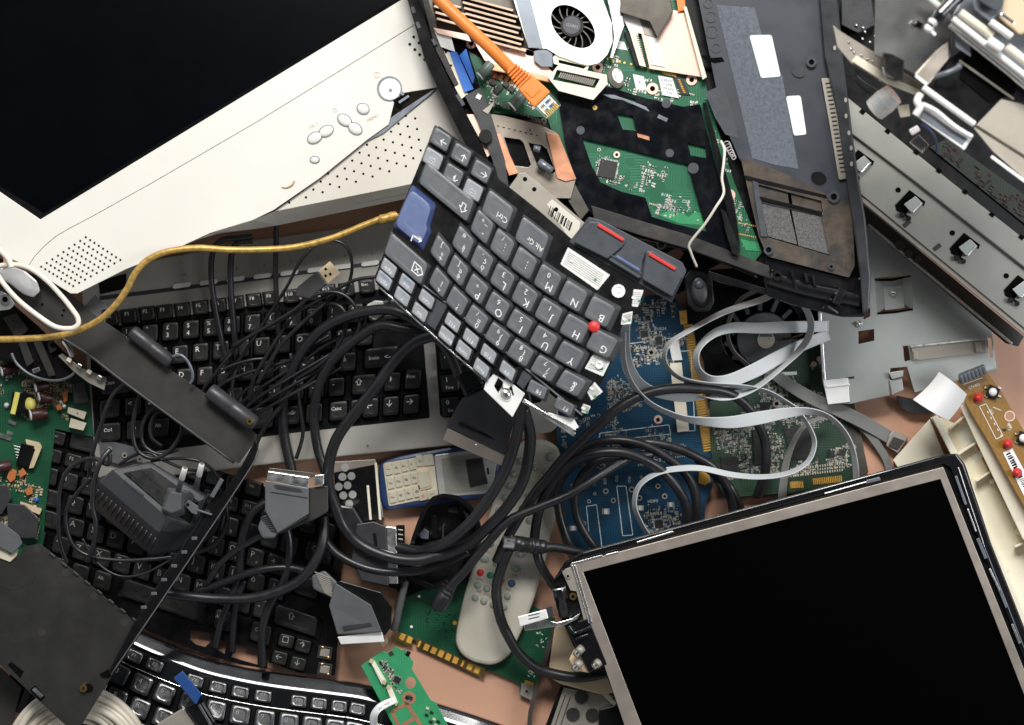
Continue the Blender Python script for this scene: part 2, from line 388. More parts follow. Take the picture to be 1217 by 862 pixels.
M['felt'] = pbr('insulating_felt', (.115, .128, .155), .8, var=.25, vs=420, bump=.5, bs=1100, dust=.3, dcol=(.16, .15, .14), ds=30)
M['foam'] = pbr('grey_foam', (.12, .117, .115), .95, var=.45, vs=700, bump=.7, bs=1200, spec=.1)
M['dirt'] = pbr('dusty_shell', (.030, .026, .022), .7, var=.4, vs=40, bump=.3, bs=700, dust=.75, dcol=(.17, .115, .07), ds=34)
M['sidek'] = pbr('black_side_plastic', (.018, .020, .024), .36, var=.2, vs=20, bump=.05, bs=1200, dust=.12, dcol=(.08, .075, .07), ds=60)
M['ivoryd'] = pbr('stained_cream_plastic', (.42, .38, .31), .42, var=.15, vs=16, dust=.4, dcol=(.25, .15, .09), ds=22)
M['gunm'] = pbr('grey_sheet_metal', (.17, .17, .165), .28, metal=.75, var=.3, vs=9, bump=.03, dust=.12, dcol=(.25, .2, .15), ds=40)
M['clear'] = pbr('clear_plastic', (.9, .92, .93), .08, var=.0, bump=0, trans=1)
M['clearw'] = pbr('frosted_clear_plastic', (.86, .87, .86), .22, var=.05, bump=.1, bs=300, trans=.55)
M['capg'] = pbr('capacitor_sleeve', (.10, .14, .12), .35, var=.1, bump=0)
M['capr'] = pbr('maroon_capacitor', (.05, .012, .012), .35, var=.1, bump=0)
M['orangec'] = pbr('orange_component', (.50, .16, .05), .5, var=.1, bump=0)
M['yellow'] = pbr('yellow_tape', (.75, .68, .16), .45, var=.08, bump=0)
M['glue'] = pbr('beige_glue', (.55, .45, .28), .6, var=.15, vs=80)
M['remote'] = pbr('grey_beige_plastic', (.50, .47, .39), .42, var=.05, vs=16, bump=.05, bs=1500)
M['rbtn'] = pbr('grey_green_rubber', (.30, .34, .30), .5, var=.05, bump=0)
M['gbtn'] = pbr('green_rubber', (.03, .26, .16), .5, var=.05, bump=0)
M['bbtn'] = pbr('blue_rubber', (.05, .10, .18), .5, var=.05, bump=0)
M['phoneb'] = pbr('blue_phone_shell', (.018, .042, .12), .35, var=.1, bump=.03)
M['phonek'] = pbr('cream_phone_keys', (.52, .48, .37), .4, var=.05, bump=.02)
M['phones'] = pbr('silver_phone_plastic', (.52, .52, .50), .35, metal=.4, var=.05, bump=.02)
M['lcdg'] = pbr('grey_lcd_window', (.27, .27, .23), .25, var=.06, bump=0)
M['beige'] = pbr('beige_plastic', (.64, .50, .33), .42, var=.05, vs=20, bump=.03)
M['taupe'] = pbr('taupe_plate', (.36, .33, .28), .42, metal=.3, var=.06, vs=20, bump=.03)
M['bronze'] = pbr('bronzed_plate', (.30, .26, .21), .36, metal=.45, var=.2, vs=24, bump=.03, dust=.2, dcol=(.22, .16, .11), ds=60)
M['bezel'] = pbr('lcd_bezel_metal', (.43, .375, .32), .36, metal=.55, var=.12, vs=22, bump=.03, dust=.12, dcol=(.45, .38, .30), ds=60)
M['scart'] = pbr('scart_grey', (.105, .108, .115), .4, var=.08, vs=40, bump=.08, bs=1500)
M['scartd'] = pbr('scart_dark', (.035, .035, .038), .4, var=.12, vs=40, bump=.08, bs=1500)
M['adapt'] = pbr('adapter_grey', (.050, .052, .057), .45, var=.08, vs=40, bump=.1, bs=1500)
M['darkmetal'] = pbr('tarnished_metal', (.10, .09, .075), .4, metal=.6, var=.3, vs=30, dust=.3, dcol=(.25, .2, .12), ds=40)
M['shade'] = pbr('grey_shade', (.20, .22, .25), .35, metal=.5, var=.1)
M['browngold'] = pbr('brass', (.75, .50, .18), .25, metal=1, var=.1, bump=0)
# ------------------------------------------------------------------ shared detail builders
def smd(lv, region, n, seed, ang, smin=1.2, smax=3.5, h=.0008, avoid=()):
    """scatter of small soldered parts"""
    r = random.Random(seed); mb = MB()
    x0 = min(p[0] for p in region); x1 = max(p[0] for p in region); y0 = min(p[1] for p in region); y1 = max(p[1] for p in region)
    ca, sa = math.cos(math.radians(ang)), math.sin(math.radians(ang)); k = 0; tries = 0
    while k < n and tries < n*20:
        tries += 1
        x = r.uniform(x0, x1); y = r.uniform(y0, y1)
        if not inpoly(x, y, region) or any(inpoly(x, y, a) for a in avoid): continue
        u = noise.noise(Vector((x*.03, y*.03, seed)))
        if u < -.12: continue
        run = r.choice((1, 1, 2, 3, 4)); a = ang+r.choice((0, 90)); w = r.uniform(smin, smax); q = w*r.uniform(.4, .6); st = q*1.7
        m = r.choice((0, 0, 1, 1, 2))
        for j in range(run):
            dx = -math.sin(math.radians(a))*st*j; dy = math.cos(math.radians(a))*st*j
            X, Y = x+dx, y+dy
            if not inpoly(X, Y, region): break
            if r.random() < .25: mb.box(X, Y, w, q, a, lv, 0, h*.15, 2); continue
            mb.box(X, Y, w, q, a, lv, 0, h*.55, 2)
            mb.box(X, Y, w*.5, q*1.03, a, lv, 0, h, m)
        k += 1
    return mb
SM = lambda: [M['smdw'], M['smdb'], M['solder']]
def pins(mb, x, y, w, h, ang, lv, n, m=2, sides=(0, 1, 2, 3), ht=.0006):
    c, s_ = math.cos(math.radians(ang)), math.sin(math.radians(ang))
    for i in range(n):
        t = (i+.5)/n-.5
        for sd in sides:
            if sd == 0: lx, ly, pw, ph = t*w, -h/2-.8, w/n*.45, 2
            if sd == 1: lx, ly, pw, ph = t*w, h/2+.8, w/n*.45, 2
            if sd == 2: lx, ly, pw, ph = -w/2-.8, t*h, 2, h/n*.45
            if sd == 3: lx, ly, pw, ph = w/2+.8, t*h, 2, h/n*.45
            mb.box(x+lx*c-ly*s_, y+lx*s_+ly*c, pw, ph, ang, lv, 0, ht, m)
def chip(par, x, y, w, h, ang, lv, n=10, ht=.0016, sides=(0, 1, 2, 3), name='chip'):
    mb = MB().box(x, y, w, h, ang, lv, .0002, ht, 0, .03); pins(mb, x, y, w, h, ang, lv, n, 1, sides)
    c, s_ = math.cos(math.radians(ang)), math.sin(math.radians(ang))
    mb.cyl(x+(-w*.36)*c-(-h*.36)*s_, y+(-w*.36)*s_+(-h*.36)*c, min(w, h)*.05, lv, ht, ht+.00004, 2, n=8)
    return mb.build(name, [M['chip'], M['solder'], M['legendk']], par)
def screw(par, x, y, r, lv, h, mat='silver', name='screw'):
    mb = MB().cyl(x, y, r, lv, h-.001, h+.0006, 0, r2=r*.86).cyl(x, y, r*.42, lv, h+.0006, h+.00065, 1, n=12)
    mb.box(x, y, r*1.0, r*.22, 20, lv, h+.00066, h+.0007, 1).box(x, y, r*1.0, r*.22, 110, lv, h+.00066, h+.0007, 1)
    return mb.build(name, [M[mat], M['hole']], par)
def ringpad(mb, x, y, r, lv, m, mh, h=.0003):
    mb.cyl(x, y, r, lv, 0, h, m, n=14); mb.cyl(x, y, r*.5, lv, h, h+.0001, mh, n=12)
def keycap(par, cx, cy, R, U, w, h, lv, base, ht, mats, leg=(), ins=.16, sh=(0, 0), name='key', shape=None, lg=2, dish=.0006, lsz=1.0, tilt=0):
    """R,U: px vectors per unit for the key's right and up. w,h: px. sh: shift of the top face (fraction)"""
    mb = MB(); n = 3
    def ring(kx, ky, ox, oy, hh, rr):
        o = []; pts = shape or [(-.5, -.5), (.5, -.5), (.5, .5), (-.5, .5)]
        q = [(x*kx+ox, y*ky+oy) for x, y in pts]
        q = [(x*w, y*h) for x, y in q]
        for x, y in roundpoly(q, rr, n):
            X = cx+x*R[0]+y*U[0]; Y = cy+x*R[1]+y*U[1]; o.append(P(X, Y, lv(X, Y)+hh+(tilt*y/h if hh > base+ht*.5 else 0)))
        return o
    k = 1-ins; m_ = min(w, h)
    r0 = ring(1, 1, 0, 0, base, m_*.08); r1 = ring(1-ins*.15, 1-ins*.15, sh[0]*.1, sh[1]*.1, base+ht*.2, m_*.1)
    r2 = ring(k*1.03 if 0 else k+.03, k+.03, sh[0], sh[1], base+ht*.93, m_*.14); r3 = ring(k-.03, k-.03, sh[0], sh[1], base+ht, m_*.14)
    r4 = ring(k*.6, k*.6, sh[0], sh[1], base+ht-dish, m_*.2)
    L = len(r0); vs = r0+r1+r2+r3+r4
    def band(a): return [(a*L+i, a*L+(i+1) % L, (a+1)*L+(i+1) % L, (a+1)*L+i) for i in range(L)]
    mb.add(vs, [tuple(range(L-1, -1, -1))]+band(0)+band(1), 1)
    mb.add(vs, band(2)+band(3), 0, True); mb.add(vs, [tuple(4*L+i for i in range(L))], 0, True)
    for t in leg:
        st, dx, dy, sz = t[:4]; mi = t[4] if len(t) > 4 else lg
        X = cx+(sh[0]*w+dx*w)*R[0]+(sh[1]*h+dy*h)*U[0]; Y = cy+(sh[0]*w+dx*w)*R[1]+(sh[1]*h+dy*h)*U[1]
        mb.text(st, X, Y, R, U, sz*lsz, lv, base+ht+.00008+tilt*(sh[1]+dy)+abs(tilt)*.12, mi)
    return mb.build(name, mats, par, recalc=False)
def unit(v): l = math.hypot(*v); return (v[0]/l, v[1]/l)
def lsq(pts, terms):
    """least squares fit of px,py over (u,v)"""
    n = len(terms(0, 0)); A = [[0.0]*n for _ in range(n)]; bx = [0.0]*n; by = [0.0]*n
    for (u, v, x, y) in pts:
        t = terms(u, v)
        for i in range(n):
            bx[i] += t[i]*x; by[i] += t[i]*y
            for j in range(n): A[i][j] += t[i]*t[j]
    def solve(b):
        m_ = [r[:]+[c] for r, c in zip(A, b)]
        for i in range(n):
            p = max(range(i, n), key=lambda k: abs(m_[k][i])); m_[i], m_[p] = m_[p], m_[i]
            for k in range(n):
                if k != i:
                    f = m_[k][i]/m_[i][i]
                    m_[k] = [a-f*c for a, c in zip(m_[k], m_[i])]
        return [m_[i][n]/m_[i][i] for i in range(n)]
    cx, cy = solve(bx), solve(by)
    return lambda u, v: (sum(a*b for a, b in zip(cx, terms(u, v))), sum(a*b for a, b in zip(cy, terms(u, v))))
# ================================================================== SETTING
tb = MB().add([(-1.6, -1.4, 0), (1.6, -1.4, 0), (1.6, 1.4, 0), (-1.6, 1.4, 0)], [(0, 1, 2, 3)]).build('table_top', M['table'])
tag(tb, 'smooth salmon pink table top under the heap of scrap', None, kind='structure')

# ================================================================== CRT MONITOR
ZC = .105; lc = Lv(ZC)
crt = root('monitor', 'cream tube monitor with black screen and speaker grilles, lying face up', 'monitor', 270, 130, 0)
outl = [(-60, 275), (20, 311), (84, 349), (92, 349), (150, 320), (200, 300), (250, 277), (300, 262), (325, 252), (480, 221), (620, 190), (620, -80), (-60, -80)]
scr = [(48, 261), (477, 0), (590, -69), (-60, -69), (-60, 187)]
seam = [(33, 317), (40, 306), (52, 293), (66, 281), (85, 270), (110, 257), (183, 216), (305, 145), (500, 25), (600, -36)]
pl(crt, 'casing', M['creamside'], [(-60, 260), (90, 340), (150, 310), (300, 266), (480, 232), (620, 200), (620, -80), (-60, -80)], 0, .004, ZC-.02, .002)
mb = MB()
e1 = [(84, 349), (92, 349), (150, 320), (250, 277), (300, 262), (325, 252), (480, 221), (620, 190)]
e2 = [(84, 347), (92, 348), (150, 320), (250, 279), (305, 272), (330, 268), (480, 237), (620, 208)]
for i in range(len(e1)-1):
    mb.rawpoly([[(*e1[i], ZC-.004), (*e1[i+1], ZC-.004), (*e2[i+1], ZC-.032), (*e2[i], ZC-.032)]])
    mb.rawpoly([[(*e2[i], ZC-.032), (*e2[i+1], ZC-.032), (e2[i+1][0], e2[i+1][1]-8, ZC-.06), (e2[i][0], e2[i][1]-8, ZC-.06)]])
mb.build('front_edge', M['cream'], crt)
upper = [(-60, 275), (-20, 294), (20, 311), (32, 318)] + seam + [(620, -80), (-60, -80)]
pl(crt, 'bezel', M['cream'], upper, lc, -.012, 0, .0004, holes=[scr])
# inner sloping lip round the screen and the glass
mb = MB(); si = [(52, 253), (477, -6), (590, -75), (-60, -75), (-60, 190)]
for i in range(len(scr)):
    j = (i+1) % len(scr); mb.rawpoly([[(*scr[i], ZC-.0004), (*scr[j], ZC-.0004), (*si[j], ZC-.010), (*si[i], ZC-.010)]])
mb.build('screen_lip', M['blk'], crt)
pl(crt, 'screen', M['crtglass'], [(46, 264), (480, 3), (595, -66), (-64, -76), (-64, 190)], lc, -.014, -.009, 0)
low = [(33.4, 317.4), (40.4, 306.3), (52.4, 293.4), (66.4, 281.5), (85.3, 270.5), (110.3, 257.5), (183.3, 216.5), (305.3, 145.5), (500.3, 25.5), (600.3, -35.5), (620, -35.5), (620, 60), (520, 104), (478, 111), (468, 124), (462, 148), (437, 166), (380, 212), (325, 250), (300, 262), (250, 277), (200, 300), (150, 320), (92, 349), (84, 349)]
pl(crt, 'control_panel', M['cream'], low, lc, -.012, .0003, .0004)
sp = [(325, 252), (380, 213), (437, 167), (462, 149), (520, 105), (620, 62), (620, 190), (480, 221)]
pl(crt, 'speaker_panel', M['creamd'], sp, lc, -.012, -.0032, .0005)
pl(crt, 'panel_joint', M['shade'], [(436, 168), (448, 152), (470, 136), (519, 104), (512, 112), (480, 138), (456, 158)], lc, -.006, -.0012, .0002)
pl(crt, 'broken_gap', M['hole'], [(467, 119), (480, 112), (489, 111), (487, 119), (480, 124), (476, 131), (470, 127)], lc, -.001, .00095, 0)
mb = MB().bar(474, 122, 486, 114, 3, lc, .0009, .0016, 0).box(478, 111, 5, 4, 30, lc, .0009, .002, 0)
mb.build('broken_clip', M['shade'], crt)
# grille of the left speaker
mb = MB(); L_, T_, R_, B_ = (49, 317), (102, 282), (143, 309), (87, 340)
for a in range(9):
    for b in range(9):
        for (aa, bb) in ((a, b), (a+.5, b+.5)):
            if aa > 8 or bb > 8: continue
            u, v = aa/8, bb/8
            x = L_[0]*(1-u)*(1-v)+T_[0]*u*(1-v)+R_[0]*u*v+B_[0]*(1-u)*v; y = L_[1]*(1-u)*(1-v)+T_[1]*u*(1-v)+R_[1]*u*v+B_[1]*(1-u)*v
            if (aa != a) and (a+b) % 1 == 0 and not (a+b) % 2: pass
            if aa == a or True:
                if aa != a: continue
            mb.cyl(x, y, 1.25, lc, .0004, .00085, 0, n=8)
mb.build('speaker_holes', M['hole'], crt)
mb = MB(); reg = [(340, 243), (430, 173), (482, 133), (498, 136), (505, 195), (470, 206), (380, 232)]
for i in range(-4, 18):
    for j in range(-8, 14):
        x = 482.4-8.8*i+11*j; y = 137.8+9.4*i+3.2*j
        if inpoly(x, y, reg): mb.cyl(x, y, 1.5, lc, -.0035, -.0031, 0, n=8)
mb.build('speaker_holes', M['hole'], crt)
mb = MB()
for x, y in ((491.7, 44), (487, 52.6), (498, 51), (493, 59), (498.7, 65), (504.7, 71), (510, 76.4), (502.5, 38), (516, 84)): mb.cyl(x, y, 1.7, lc, .0004, .00085, 0, n=8)
mb.build('speaker_holes', M['hole'], crt)
def ovalbtn(name, x, y, rx, ry, ang, hh=.0012):
    MB().cyl(x, y, rx+1, lc, .0003, .00088, 0, ry=ry+1, ang=ang, n=28).dome(x, y, rx, lc, .0008, hh, 1, ry=ry, ang=ang, n=28).build(name, [M['shade'], M['cream']], crt)
MB().cyl(463, 105.5, 15, lc, .0004, .0009, 0, n=36).cyl(463.4, 106.5, 13.4, lc, .0006, .0016, 1, n=36, r2=12.2).cyl(463.6, 107, 8, lc, .0016, .0017, 1, n=28).cyl(464, 107.5, 2.2, lc, .0016, .0018, 0).build('power_button', [M['shade'], M['white']], crt, .0003)
ovalbtn('round_button', 431.5, 129.5, 7, 6, 25)
for x, y in ((409.5, 143), (422, 153), (387.7, 156), (374, 164)): ovalbtn('button', x, y, 8.6, 6, -28 if x < 400 else 35)
ovalbtn('indicator', 374, 190, 5, 3.6, 0, .0006)
mb = MB(); c31 = (math.cos(math.radians(31)), -math.sin(math.radians(31))); u31 = (-math.sin(math.radians(31)), -math.cos(math.radians(31)))
mb.text('MENU', 443, 140, c31, u31, 5.5, lc, .00086, 0).text('- VOL +', 371, 150, c31, u31, 4.5, lc, .00086, 0)
mb.cyl(448, 89, 3.6, lc, .0008, .00086, 0, ri=3.1).bar(448, 86, 448, 90, .6, lc, .0008, .00086, 0).cyl(398, 131, 2.4, lc, .0008, .00086, 0, ri=1.9)
mb.build('printed_marks', [M['creamside']], crt)
MB().tube([(335, 222.5, ZC+.001), (341, 223, ZC+.0013), (347, 220, ZC+.0013), (350, 215, ZC+.001)], .7, 0, 6).build('scratch_mark', M['braid'], crt)

# ================================================================== GREY DESKTOP KEYBOARD
lk = Lv(.016)
gk = root('desktop_keyboard', 'grey brown desktop keyboard with black keys, buried under black cables', 'keyboard', 380, 420, 0, )
out = [(96, 326), (305, 285), (480, 261), (640, 238), (652, 246), (664, 505), (655, 514), (530, 530), (345, 549), (125, 575), (115, 566), (104, 450)]
pl(gk, 'casing', M['kgrey'], out, lk, -.012, .004, .0015, r=4)
pl(gk, 'key_well', M['blk'], [(106, 392), (300, 363), (497, 338), (503, 400), (511, 497), (345, 515), (130, 544), (112, 520)], lk, .003, .0044, .0003, r=3)
pl(gk, 'number_pad_well', M['blk'], [(514, 360), (634, 345), (644, 478), (530, 497), (523, 495)], lk, .003, .0044, .0003, r=3)
pl(gk, 'dark_panel', M['blk'], [(117, 334), (150, 325), (151, 343), (119, 350)], lk, .003, .0046, .0003)
mb = MB()
mb.poly([(118, 352), (205, 341.5), (460, 309), (460, 313.5), (205, 346.5), (119, 357)], lk, .003, .0043, 0)
mb.build('groove', M['scartd'], gk)
for i in range(9):
    x = 216+32*i; y = 339.5-3.75*i
    MB().poly([(x-11, y+2.5), (x-9.5, y-1.6), (x+9.5, y-4), (x+11, y-1.5), (x+9, y+1.5), (x-9, y+3.8)], lk, .003, .0062, 0, 1).build('media_button', M['white'], gk, .0004)
mb = MB(); R0 = unit((1, -.12)); U0 = (-R0[1]*-1, -R0[0])
U0 = (R0[1], -R0[0])
for i, g in enumerate(('<<', 'I>', 'II', '>', '^', '*', '+', 'o')): mb.text(g, 218+32*i, 327-3.75*i, R0, U0, 7, lk, .00415, 0)
mb.build('printed_icons', M['legendk'], gk)
terms = lambda u, v: (1, u, v, u*v)
gkf = lsq([(3.5, 1, 206, 394), (4.5, 1, 230, 392), (5.5, 1, 252, 389), (10.5, 1, 377, 379), (5, 2, 234, 419), (6, 2, 255, 417), (5.25, 3, 240, 445), (7.25, 3, 290, 440),
           (15.5, 5, 492, 482), (14.5, 5, 466, 482), (13.5, 5, 440, 484), (15.5, 4, 490, 451), (14.5, 4, 463, 455), (13.9, 3, 455, 424), (1, 4, 143, 485), (1, 5, 141, 514)], terms)
GKM = [M['key'], M['blk'], M['legend']]
def place(kb, f, u, v, w, leg, lv, base, ht, mats, hk=.9, wk=.92, **k):
    x, y = f(u, v); a = f(u+.5, v); b = f(u-.5, v); c = f(u, v-.5); d = f(u, v+.5)
    Rv = (a[0]-b[0], a[1]-b[1]); Uv = (c[0]-d[0], c[1]-d[1]); lr = math.hypot(*Rv); lu = math.hypot(*Uv)
    return keycap(kb, x, y, (Rv[0]/lr, Rv[1]/lr), (Uv[0]/lu, Uv[1]/lu), lr*w*wk, lu*hk, lv, base, ht, mats, leg, **k)
n = 0
r1 = ['\\|', '1!', '2"', '3£', '4$', '5%', '6&', '7/', '8(', '9)', '0=', "'?", 'ì^']
for i, c in enumerate(r1): place(gk, gkf, i+.5, 1, 1, [(c[0], -.15, -.16, 8), (c[1], -.15, .2, 7)], lk, .0045, .0075, GKM, ins=.22)
place(gk, gkf, 14, 1, 2, [('<-', -.3, 0, 8)], lk, .0045, .0075, GKM, ins=.14)
place(gk, gkf, .75, 2, 1.5, [('Tab', -.2, .1, 6)], lk, .0045, .0075, GKM, ins=.16)
for i, c in enumerate('QWERTYUIOPÜ+'): place(gk, gkf, 2+i, 2, 1, [(c, -.17, .14, 9)], lk, .0045, .0075, GKM, ins=.22)
place(gk, gkf, .9, 3, 1.75, [('Caps', -.2, .1, 6)], lk, .0045, .0075, GKM, ins=.16)
for i, c in enumerate('ASDFGHJKLòà'): place(gk, gkf, 2.25+i, 3, 1, [(c, -.17, .14, 9)], lk, .0045, .0075, GKM, ins=.22)
place(gk, gkf, 13.9, 2.95, 2.0, [('Invio', -.2, .0, 6.5), ('<-', .16, .0, 9)], lk, .0045, .0075, GKM, ins=.14)
place(gk, gkf, .6, 4, 1.2, [('⇧', -.1, .1, 9)], lk, .0045, .0075, GKM)
for i, c in enumerate('<ZXCVBNM,.-'): place(gk, gkf, 1.75+i, 4, 1, [(c, -.17, .14, 9)], lk, .0045, .0075, GKM, ins=.22)
place(gk, gkf, 13.1, 4, 1.4, [('⇧', -.2, .1, 10)], lk, .0045, .0075, GKM, ins=.16)
place(gk, gkf, 14.5, 4, 1, [('↑', -.15, .1, 11)], lk, .0045, .0075, GKM, ins=.22)
place(gk, gkf, 15.5, 4, 1, [('Fine', -.1, .15, 6.5)], lk, .0045, .0075, GKM, ins=.22)
for u, w, c in ((.65, 1.3, 'Ctrl'), (1.9, 1.1, 'Fn'), (3.1, 1.1, 'Alt'), (6.4, 5.2, ''), (9.6, 1, 'AltGr'), (10.7, 1, '≡'), (11.9, 1.1, 'Canc'), (12.75, .6, ''), (13.5, .95, '←'), (14.5, 1, '↓'), (15.5, 1, '→')):
    place(gk, gkf, u, 5, w, [(c, -.1, .1, 6 if len(c) > 1 else 11)] if c else [], lk, .0045, .0075, GKM, ins=.2 if w < 2 else .08)
fx = [(131, 379, 'Esc'), (153.5, 376, 'F1'), (175, 373, 'F2'), (195.5, 371, 'F3'), (217, 368.7, 'F4'), (238.4, 366, 'F5'), (260, 363.5, 'F6'), (281, 360.5, 'F7'), (302, 357.5, 'F8'), (322, 355, 'F9'), (346, 352.6, 'F10'), (368, 350, 'F11'), (390, 347, 'F12'), (412, 344.5, 'Stamp'), (436, 341, 'Bloc'), (459, 338, 'Pausa'), (482, 335.5, 'Home')]
for x, y, c in fx: keycap(gk, x, y, R0, U0, 19.5, 18, lk, .0045, .006, GKM, [(c, -.12, .16, 6 if len(c) < 4 else 4.6)], ins=.2)
npad = [['Num', '/', '*', '-'], ['7', '8', '9', ''], ['4', '5', '6', '+'], ['1', '2', '3', ''], ['0', '', '.', 'E']]
for r in range(5):
    for c in range(4):
        x = 535+28*c+(r-3)*1.2; y = 455.5+(r-3)*27-3.2*c
        if x < 640: keycap(gk, x, y, R0, U0, 24.5, 24, lk, .0045, .0075, GKM, [(npad[r][c], -.15, .18, 8)]+([('Fine', -.05, -.22, 5.6)] if npad[r][c] == '1' else [('Ins', -.05, -.22, 5.6)] if npad[r][c] == '0' else []) if npad[r][c] else [], ins=.2)
screw(gk, 437, 530, 2.2, lk, .0042, 'kgrey', 'rivet')

# ================================================================== LAPTOP CHASSIS (gutted)
ll = Lv(.125, -.00002, .00001, 700, 150)
lp = root('gutted_laptop', 'opened laptop base with bare green board, white fan and dusty shell', 'laptop', 760, 160, .1)
pl(lp, 'bottom_tray', M['blk'], [(480, -40), (512, 80), (556, 172), (598, 250), (640, 262), (700, 268), (790, 290), (905, 322), (1000, 345), (1022, 330), (1018, 200), (985, -40)], ll, -.016, -.012, .0004)
pl(lp, 'side_frame', M['frameblk'], [(476, -30), (490, -30), (515, 55), (545, 118), (570, 165), (594, 222), (598, 240), (588, 238), (560, 186), (533, 132), (505, 72)], ll, -.016, .004, .0006)
pl(lp, 'inner_rib', M['blkdust'], [(496, -20), (503, -20), (527, 60), (545, 100), (540, 103), (518, 60)], ll, -.012, .002, .0004)
mb = MB()
for x, y, a in ((491, 12, 70), (497, 30, 68), (516, 50, 66), (545, 116, 60), (549, 122, 60)): mb.box(x, y, 9, 5, a, ll, -.002, .0046, 0, .1)
mb.build('latch', M['slate'], lp, .0003)
# green main board
pcb = [(556, 60), (608, 92), (640, 96), (690, 50), (716, -30), (805, -30), (836, 90), (852, 150), (872, 215), (906, 300), (896, 312), (760, 278), (690, 250), (650, 140), (580, 134)]
pl(lp, 'main_board', M['pcbg'], pcb, ll, -.010, -.0085, .0002)
lb = Lv(ll.z-.0085, ll.gx, ll.gy, ll.cx, ll.cy)
a_ = 14
mb = smd(lb, [(718, 60), (736, 20), (760, 85), (812, 95), (836, 118), (840, 128), (770, 118), (716, 100), (700, 90)], 55, 3, a_, 2, 4.5)
mb2 = smd(lb, [(560, 66), (612, 98), (640, 130), (585, 128)], 60, 4, 30, 2, 5)
for m_ in (mb, mb2): tag(m_.build('solder_components', SM(), lp), kind='stuff')
tag(smd(lb, [(704, 182), (800, 197), (832, 265), (780, 256), (766, 232), (716, 214)], 120, 5, a_, 1.6, 4).build('solder_components', SM(), lp), kind='stuff')
tag(smd(lb, [(846, 150), (858, 170), (900, 300), (884, 296), (862, 230)], 40, 6, a_, 1.6, 3.6).build('solder_components', SM(), lp), kind='stuff')
mb = MB()
for x, y in ((733, 168), (712, 178), (788, 205), (797, 244), (800, 247), (803, 250)): mb = MB(); ringpad(mb, x, y, 2.2, lb, 0, 1); mb.build('via_hole', [M['solder'], M['hole']], lp)
mb = MB()
for i in range(6): mb.box(781+i*4, 244+i*1.2, 2.2, 3.6, a_, lb, 0, .0006, 0)
mb.build('test_pads', [M['solder']], lp); mb = MB()
for r in range(2):
    for i in range(9): mb.cyl(878+i*2.5, 265+r*13+i*.5, .9, lb, 0, .0004, 2, n=8)
mb.build('gold_vias', [M['solder'], M['hole'], M['gold']], lp); mb = MB()
for i in range(9): mb.cyl(722+i*7+rnd.uniform(-1, 1), 70+i*1.6, 1.6, lb, 0, .0006, 2, n=8)
mb.build('solder_dots', [M['solder'], M['hole'], M['gold']], lp); mb = MB()
mb.text('R17', 790, 232, (1, .22), (.22, -1), 5, lb, .0002, 0).text('C52', 815, 240, (1, .22), (.22, -1), 5, lb, .0002, 0)
mb.build('printed_codes', M['silk'], lp)
chip(lp, 722, 201, 21, 21, 12, lb, 12, .0022)
pl(lp, 'ground_strip', M['pcblg'], [(783, 256), (795, 250), (812, 254), (818, 258), (826, 252), (840, 254), (842, 268), (808, 266)], lb, 0, .0003, 0)
pl(lp, 'ground_strip', M['pcblg'], [(880, 284), (901, 289), (904, 299), (886, 297)], lb, 0, .0003, 0)
for x, y, r in ((775.5, 105.5, 7), (822, 95, 6.5), (710.5, 80, 6.5), (733, 184, 4), (867, 232, 7), (560, 52, 6)):
    MB().cyl(x, y, r, lb, 0, .0012, 0, n=24).cyl(x, y, r*.45, lb, .0012, .0013, 1, n=14).build('screw_pad', [M['copperl'], M['hole']], lp, .0002)
# film over the drive bay with openings
main_h = [(692, 164.6), (739, 176), (805, 192.6), (817, 195), (833, 252), (840, 275), (805, 267), (775, 258), (767, 235), (739, 228), (714, 217), (702.6, 196)]
hs = [main_h, [(733, 135), (752, 138), (756, 155.5), (740, 154)], [(757, 157), (772, 161), (772, 167), (758, 163)], [(817, 170), (838, 174.5), (840, 188), (821, 185)], [(743, 115), (755, 117), (756, 125), (745, 123)]]
pl(lp, 'black_film', M['film'], [(662, 112), (690, 108), (722, 103), (765, 116), (812, 127), (832, 124), (846, 180), (862, 240), (874, 292), (862, 298), (780, 276), (700, 252), (690, 235), (672, 170)], ll, -.0062, -.0055, 0, holes=hs)
lf = Lv(ll.z-.0055, ll.gx, ll.gy, ll.cx, ll.cy)
pl(lp, 'copper_patch', M['copper'], [(754, 155), (774, 159), (774, 169), (755, 165)], ll, -.0082, -.007, 0)
pl(lp, 'film_ridge', M['blkgloss'], [(835, 122), (839, 122), (872, 238), (880, 290), (874, 292), (860, 235)], ll, -.008, .0005, .0004)
mb = MB().poly([(715, 112), (727, 117), (740, 119), (757, 126), (772, 133), (768, 127), (750, 120), (730, 113)], lf, .0001, .0005, 0)
mb.poly([(783, 136), (794, 141), (792, 145), (781, 140)], lf, .0001, .0005, 0)
mb.build('torn_tape', M['shade'], lp)
for x, y, r in ((792, 123, 5.5), (796, 182, 5), (824, 200, 6.5), (690, 155, 5), (707, 128, 3)): MB().cyl(x, y, r, lf, 0, .0002, 0, n=18).build('film_dimple', M['slate' if r > 3.5 else 'browngold'], lp)
